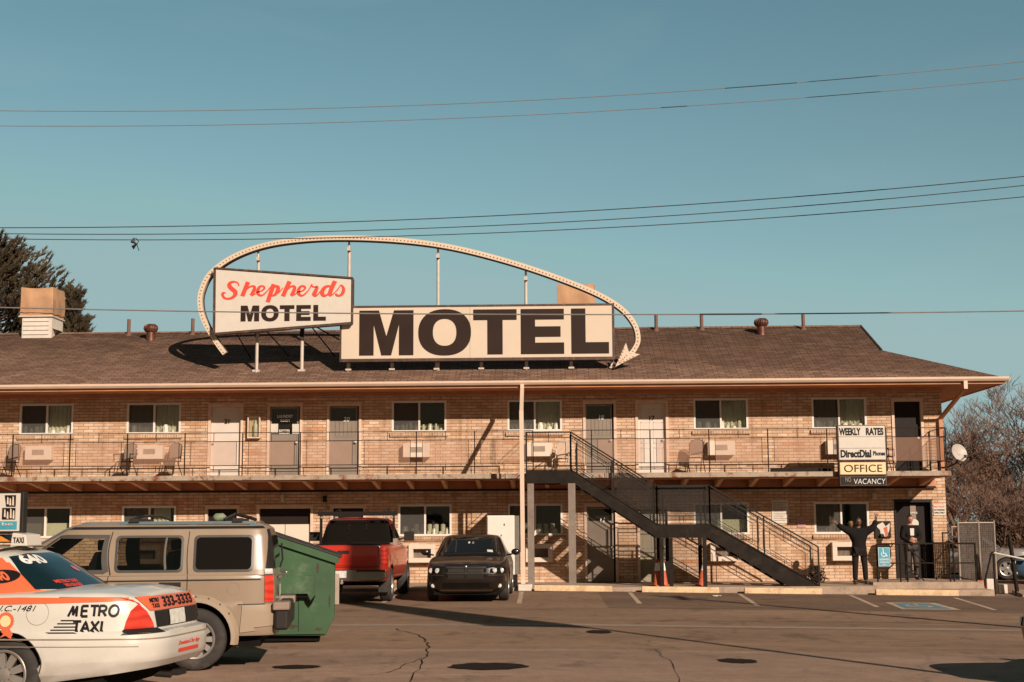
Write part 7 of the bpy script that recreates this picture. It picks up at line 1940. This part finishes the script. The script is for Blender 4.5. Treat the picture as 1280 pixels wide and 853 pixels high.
branchy('bare_tree', 'tall leafless tree at the far right with one long branch against the sky', (19.6, 14, gy), 9.6, 8, .45, 6, r0=.17, group=gt, lean=(-.15, 0), twigr=.009)
branchy('bare_tree', 'low spreading leafless tree in the middle of the right-hand thicket', (16.6, 12, gy), 7.0, 15, .55, 6, r0=.14, group=gt, twigr=.009)
branchy('bare_tree', 'leafless tree behind the slatted enclosure, thin brown twigs', (15.2, 5, gy), 5.6, 21, .55, 6, r0=.11, group=gt, twigr=.007)
branchy('bare_tree', 'small leafless tree closest to the motel side wall', (13.4, 6.5, gy), 5.6, 33, .55, 6, r0=.09, group=gt, twigr=.007)
gb = 'trees with dry brown leaves beyond the motel'
branchy('brown_leaved_tree', 'tree with dry brown leaves at the right edge behind the blue car', (17.6, 7.5, gy), 8.2, 41, .6, 5, leafn=11, leafsize=.065, r0=.13, group=gb)
branchy('brown_leaved_tree', 'dense brown-leaved tree directly behind the slatted enclosure', (15.3, 9.5, gy), 7.0, 52, .65, 5, leafn=11, leafsize=.06, r0=.11, group=gb)
branchy('brown_leaved_tree', 'brown-leaved tree farthest back on the right, below the bare tree', (20.0, 11, gy), 9.0, 63, .65, 5, leafn=12, leafsize=.08, r0=.13, group=gb)
# the big pine behind the roof at left
def pine(label, loc, h, seed, rad0):
    t = thing('pine_tree', label, 'tree', loc, 0, 'pine trees behind the roof'); rn = random.Random(seed)
    b = MB(); b.tube([(0, 0, 0), (.1, 0, h*.5), (.0, 0, h)], [.35, .2, .05], 10); b.build('trunk', M['bark'], t, True)
    br, lf = MB(), MB()
    n = int(h*19)
    for i in range(n):
        z = h*(.30+.69*i/n); R_ = rad0*math.sin(math.pi*min(1, (.12+.88*(1-(z/h-.30)/.70))*.62+.10))*rn.uniform(.65, 1.1)*(1 if z < h*.9 else .6)
        a = rn.uniform(0, 2*math.pi); d = Vector((math.cos(a), math.sin(a), rn.uniform(.05, .45)))
        tipp = Vector((0, 0, z))+d*R_; br.tube([(0, 0, z), Vector((0, 0, z))+d*R_*.5, tipp], [.05, .03, .012], 4, False)
        for k in range(int(6+R_*6)):
            f = rn.uniform(.30, 1.03); c = Vector((0, 0, z))+d*R_*f+Vector((rn.gauss(0, .16), rn.gauss(0, .16), rn.gauss(0, .12)))*(.6+R_*.28)
            up_ = (d+Vector((rn.uniform(-.5, .5), rn.uniform(-.5, .5), rn.uniform(.3, 1.2)))).normalized()
            for q in range(34):   # a brush of needles
                nd = (up_+Vector((rn.uniform(-1, 1), rn.uniform(-1, 1), rn.uniform(-.8, 1)))*.62).normalized(); s_ = c+up_*rn.uniform(-.16, .16); e_ = s_+nd*rn.uniform(.13, .24); w_ = nd.orthogonal().normalized()*.022
                lf.bm.faces.new([lf.bm.verts.new(x_) for x_ in (s_-w_, s_+w_, e_)])
    br.build('branches', M['bark'], t); lf.build('crown', M['needle'], t)
pine('big dark green pine rising behind the roof at the far left', (-24.9, 20.5, 0), 14.3, 4, 3.7)
pine('smaller pine just right of the tan wrapped cooler at left', (-20.95, 20, 0), 12.1, 9, .75)
# far backdrop: low dark hedge line and rooftops beyond the side lot
def hedge(label, loc, lx, ly, hz, seed, n, mat='brownleaf'):
    t = thing('hedge', label, 'hedge', loc, 0, 'hedges beyond the side lot'); rn = random.Random(seed); b = MB()
    for _ in range(n):
        x = rn.uniform(0, lx); y = rn.uniform(0, ly); zz = rn.random()**.8*hz*(.75+.25*math.sin(x*1.3+seed))
        leaves(b, Vector((x, y, zz)), 5, .18, .09, rn)
    b.build('foliage', M[mat], t)
    b = MB()
    for k in range(int(lx/.5)): b.tube([(k*.5+.2, ly/2, 0), (k*.5+rn.uniform(0, .4), ly/2, hz*.8)], [.03, .01], 4)
    b.build('stems', M['bark'], t)
hedge('dark brown scrubby hedge filling the gap behind the parked cars at right', (13.5, 15, gy), 26, 2.5, 5.0, 5, 10000)
hedge('lower brown hedge in front of the dark one at the right edge', (15.2, 8.6, gy), 12, 1.6, 3.0, 6, 3500)
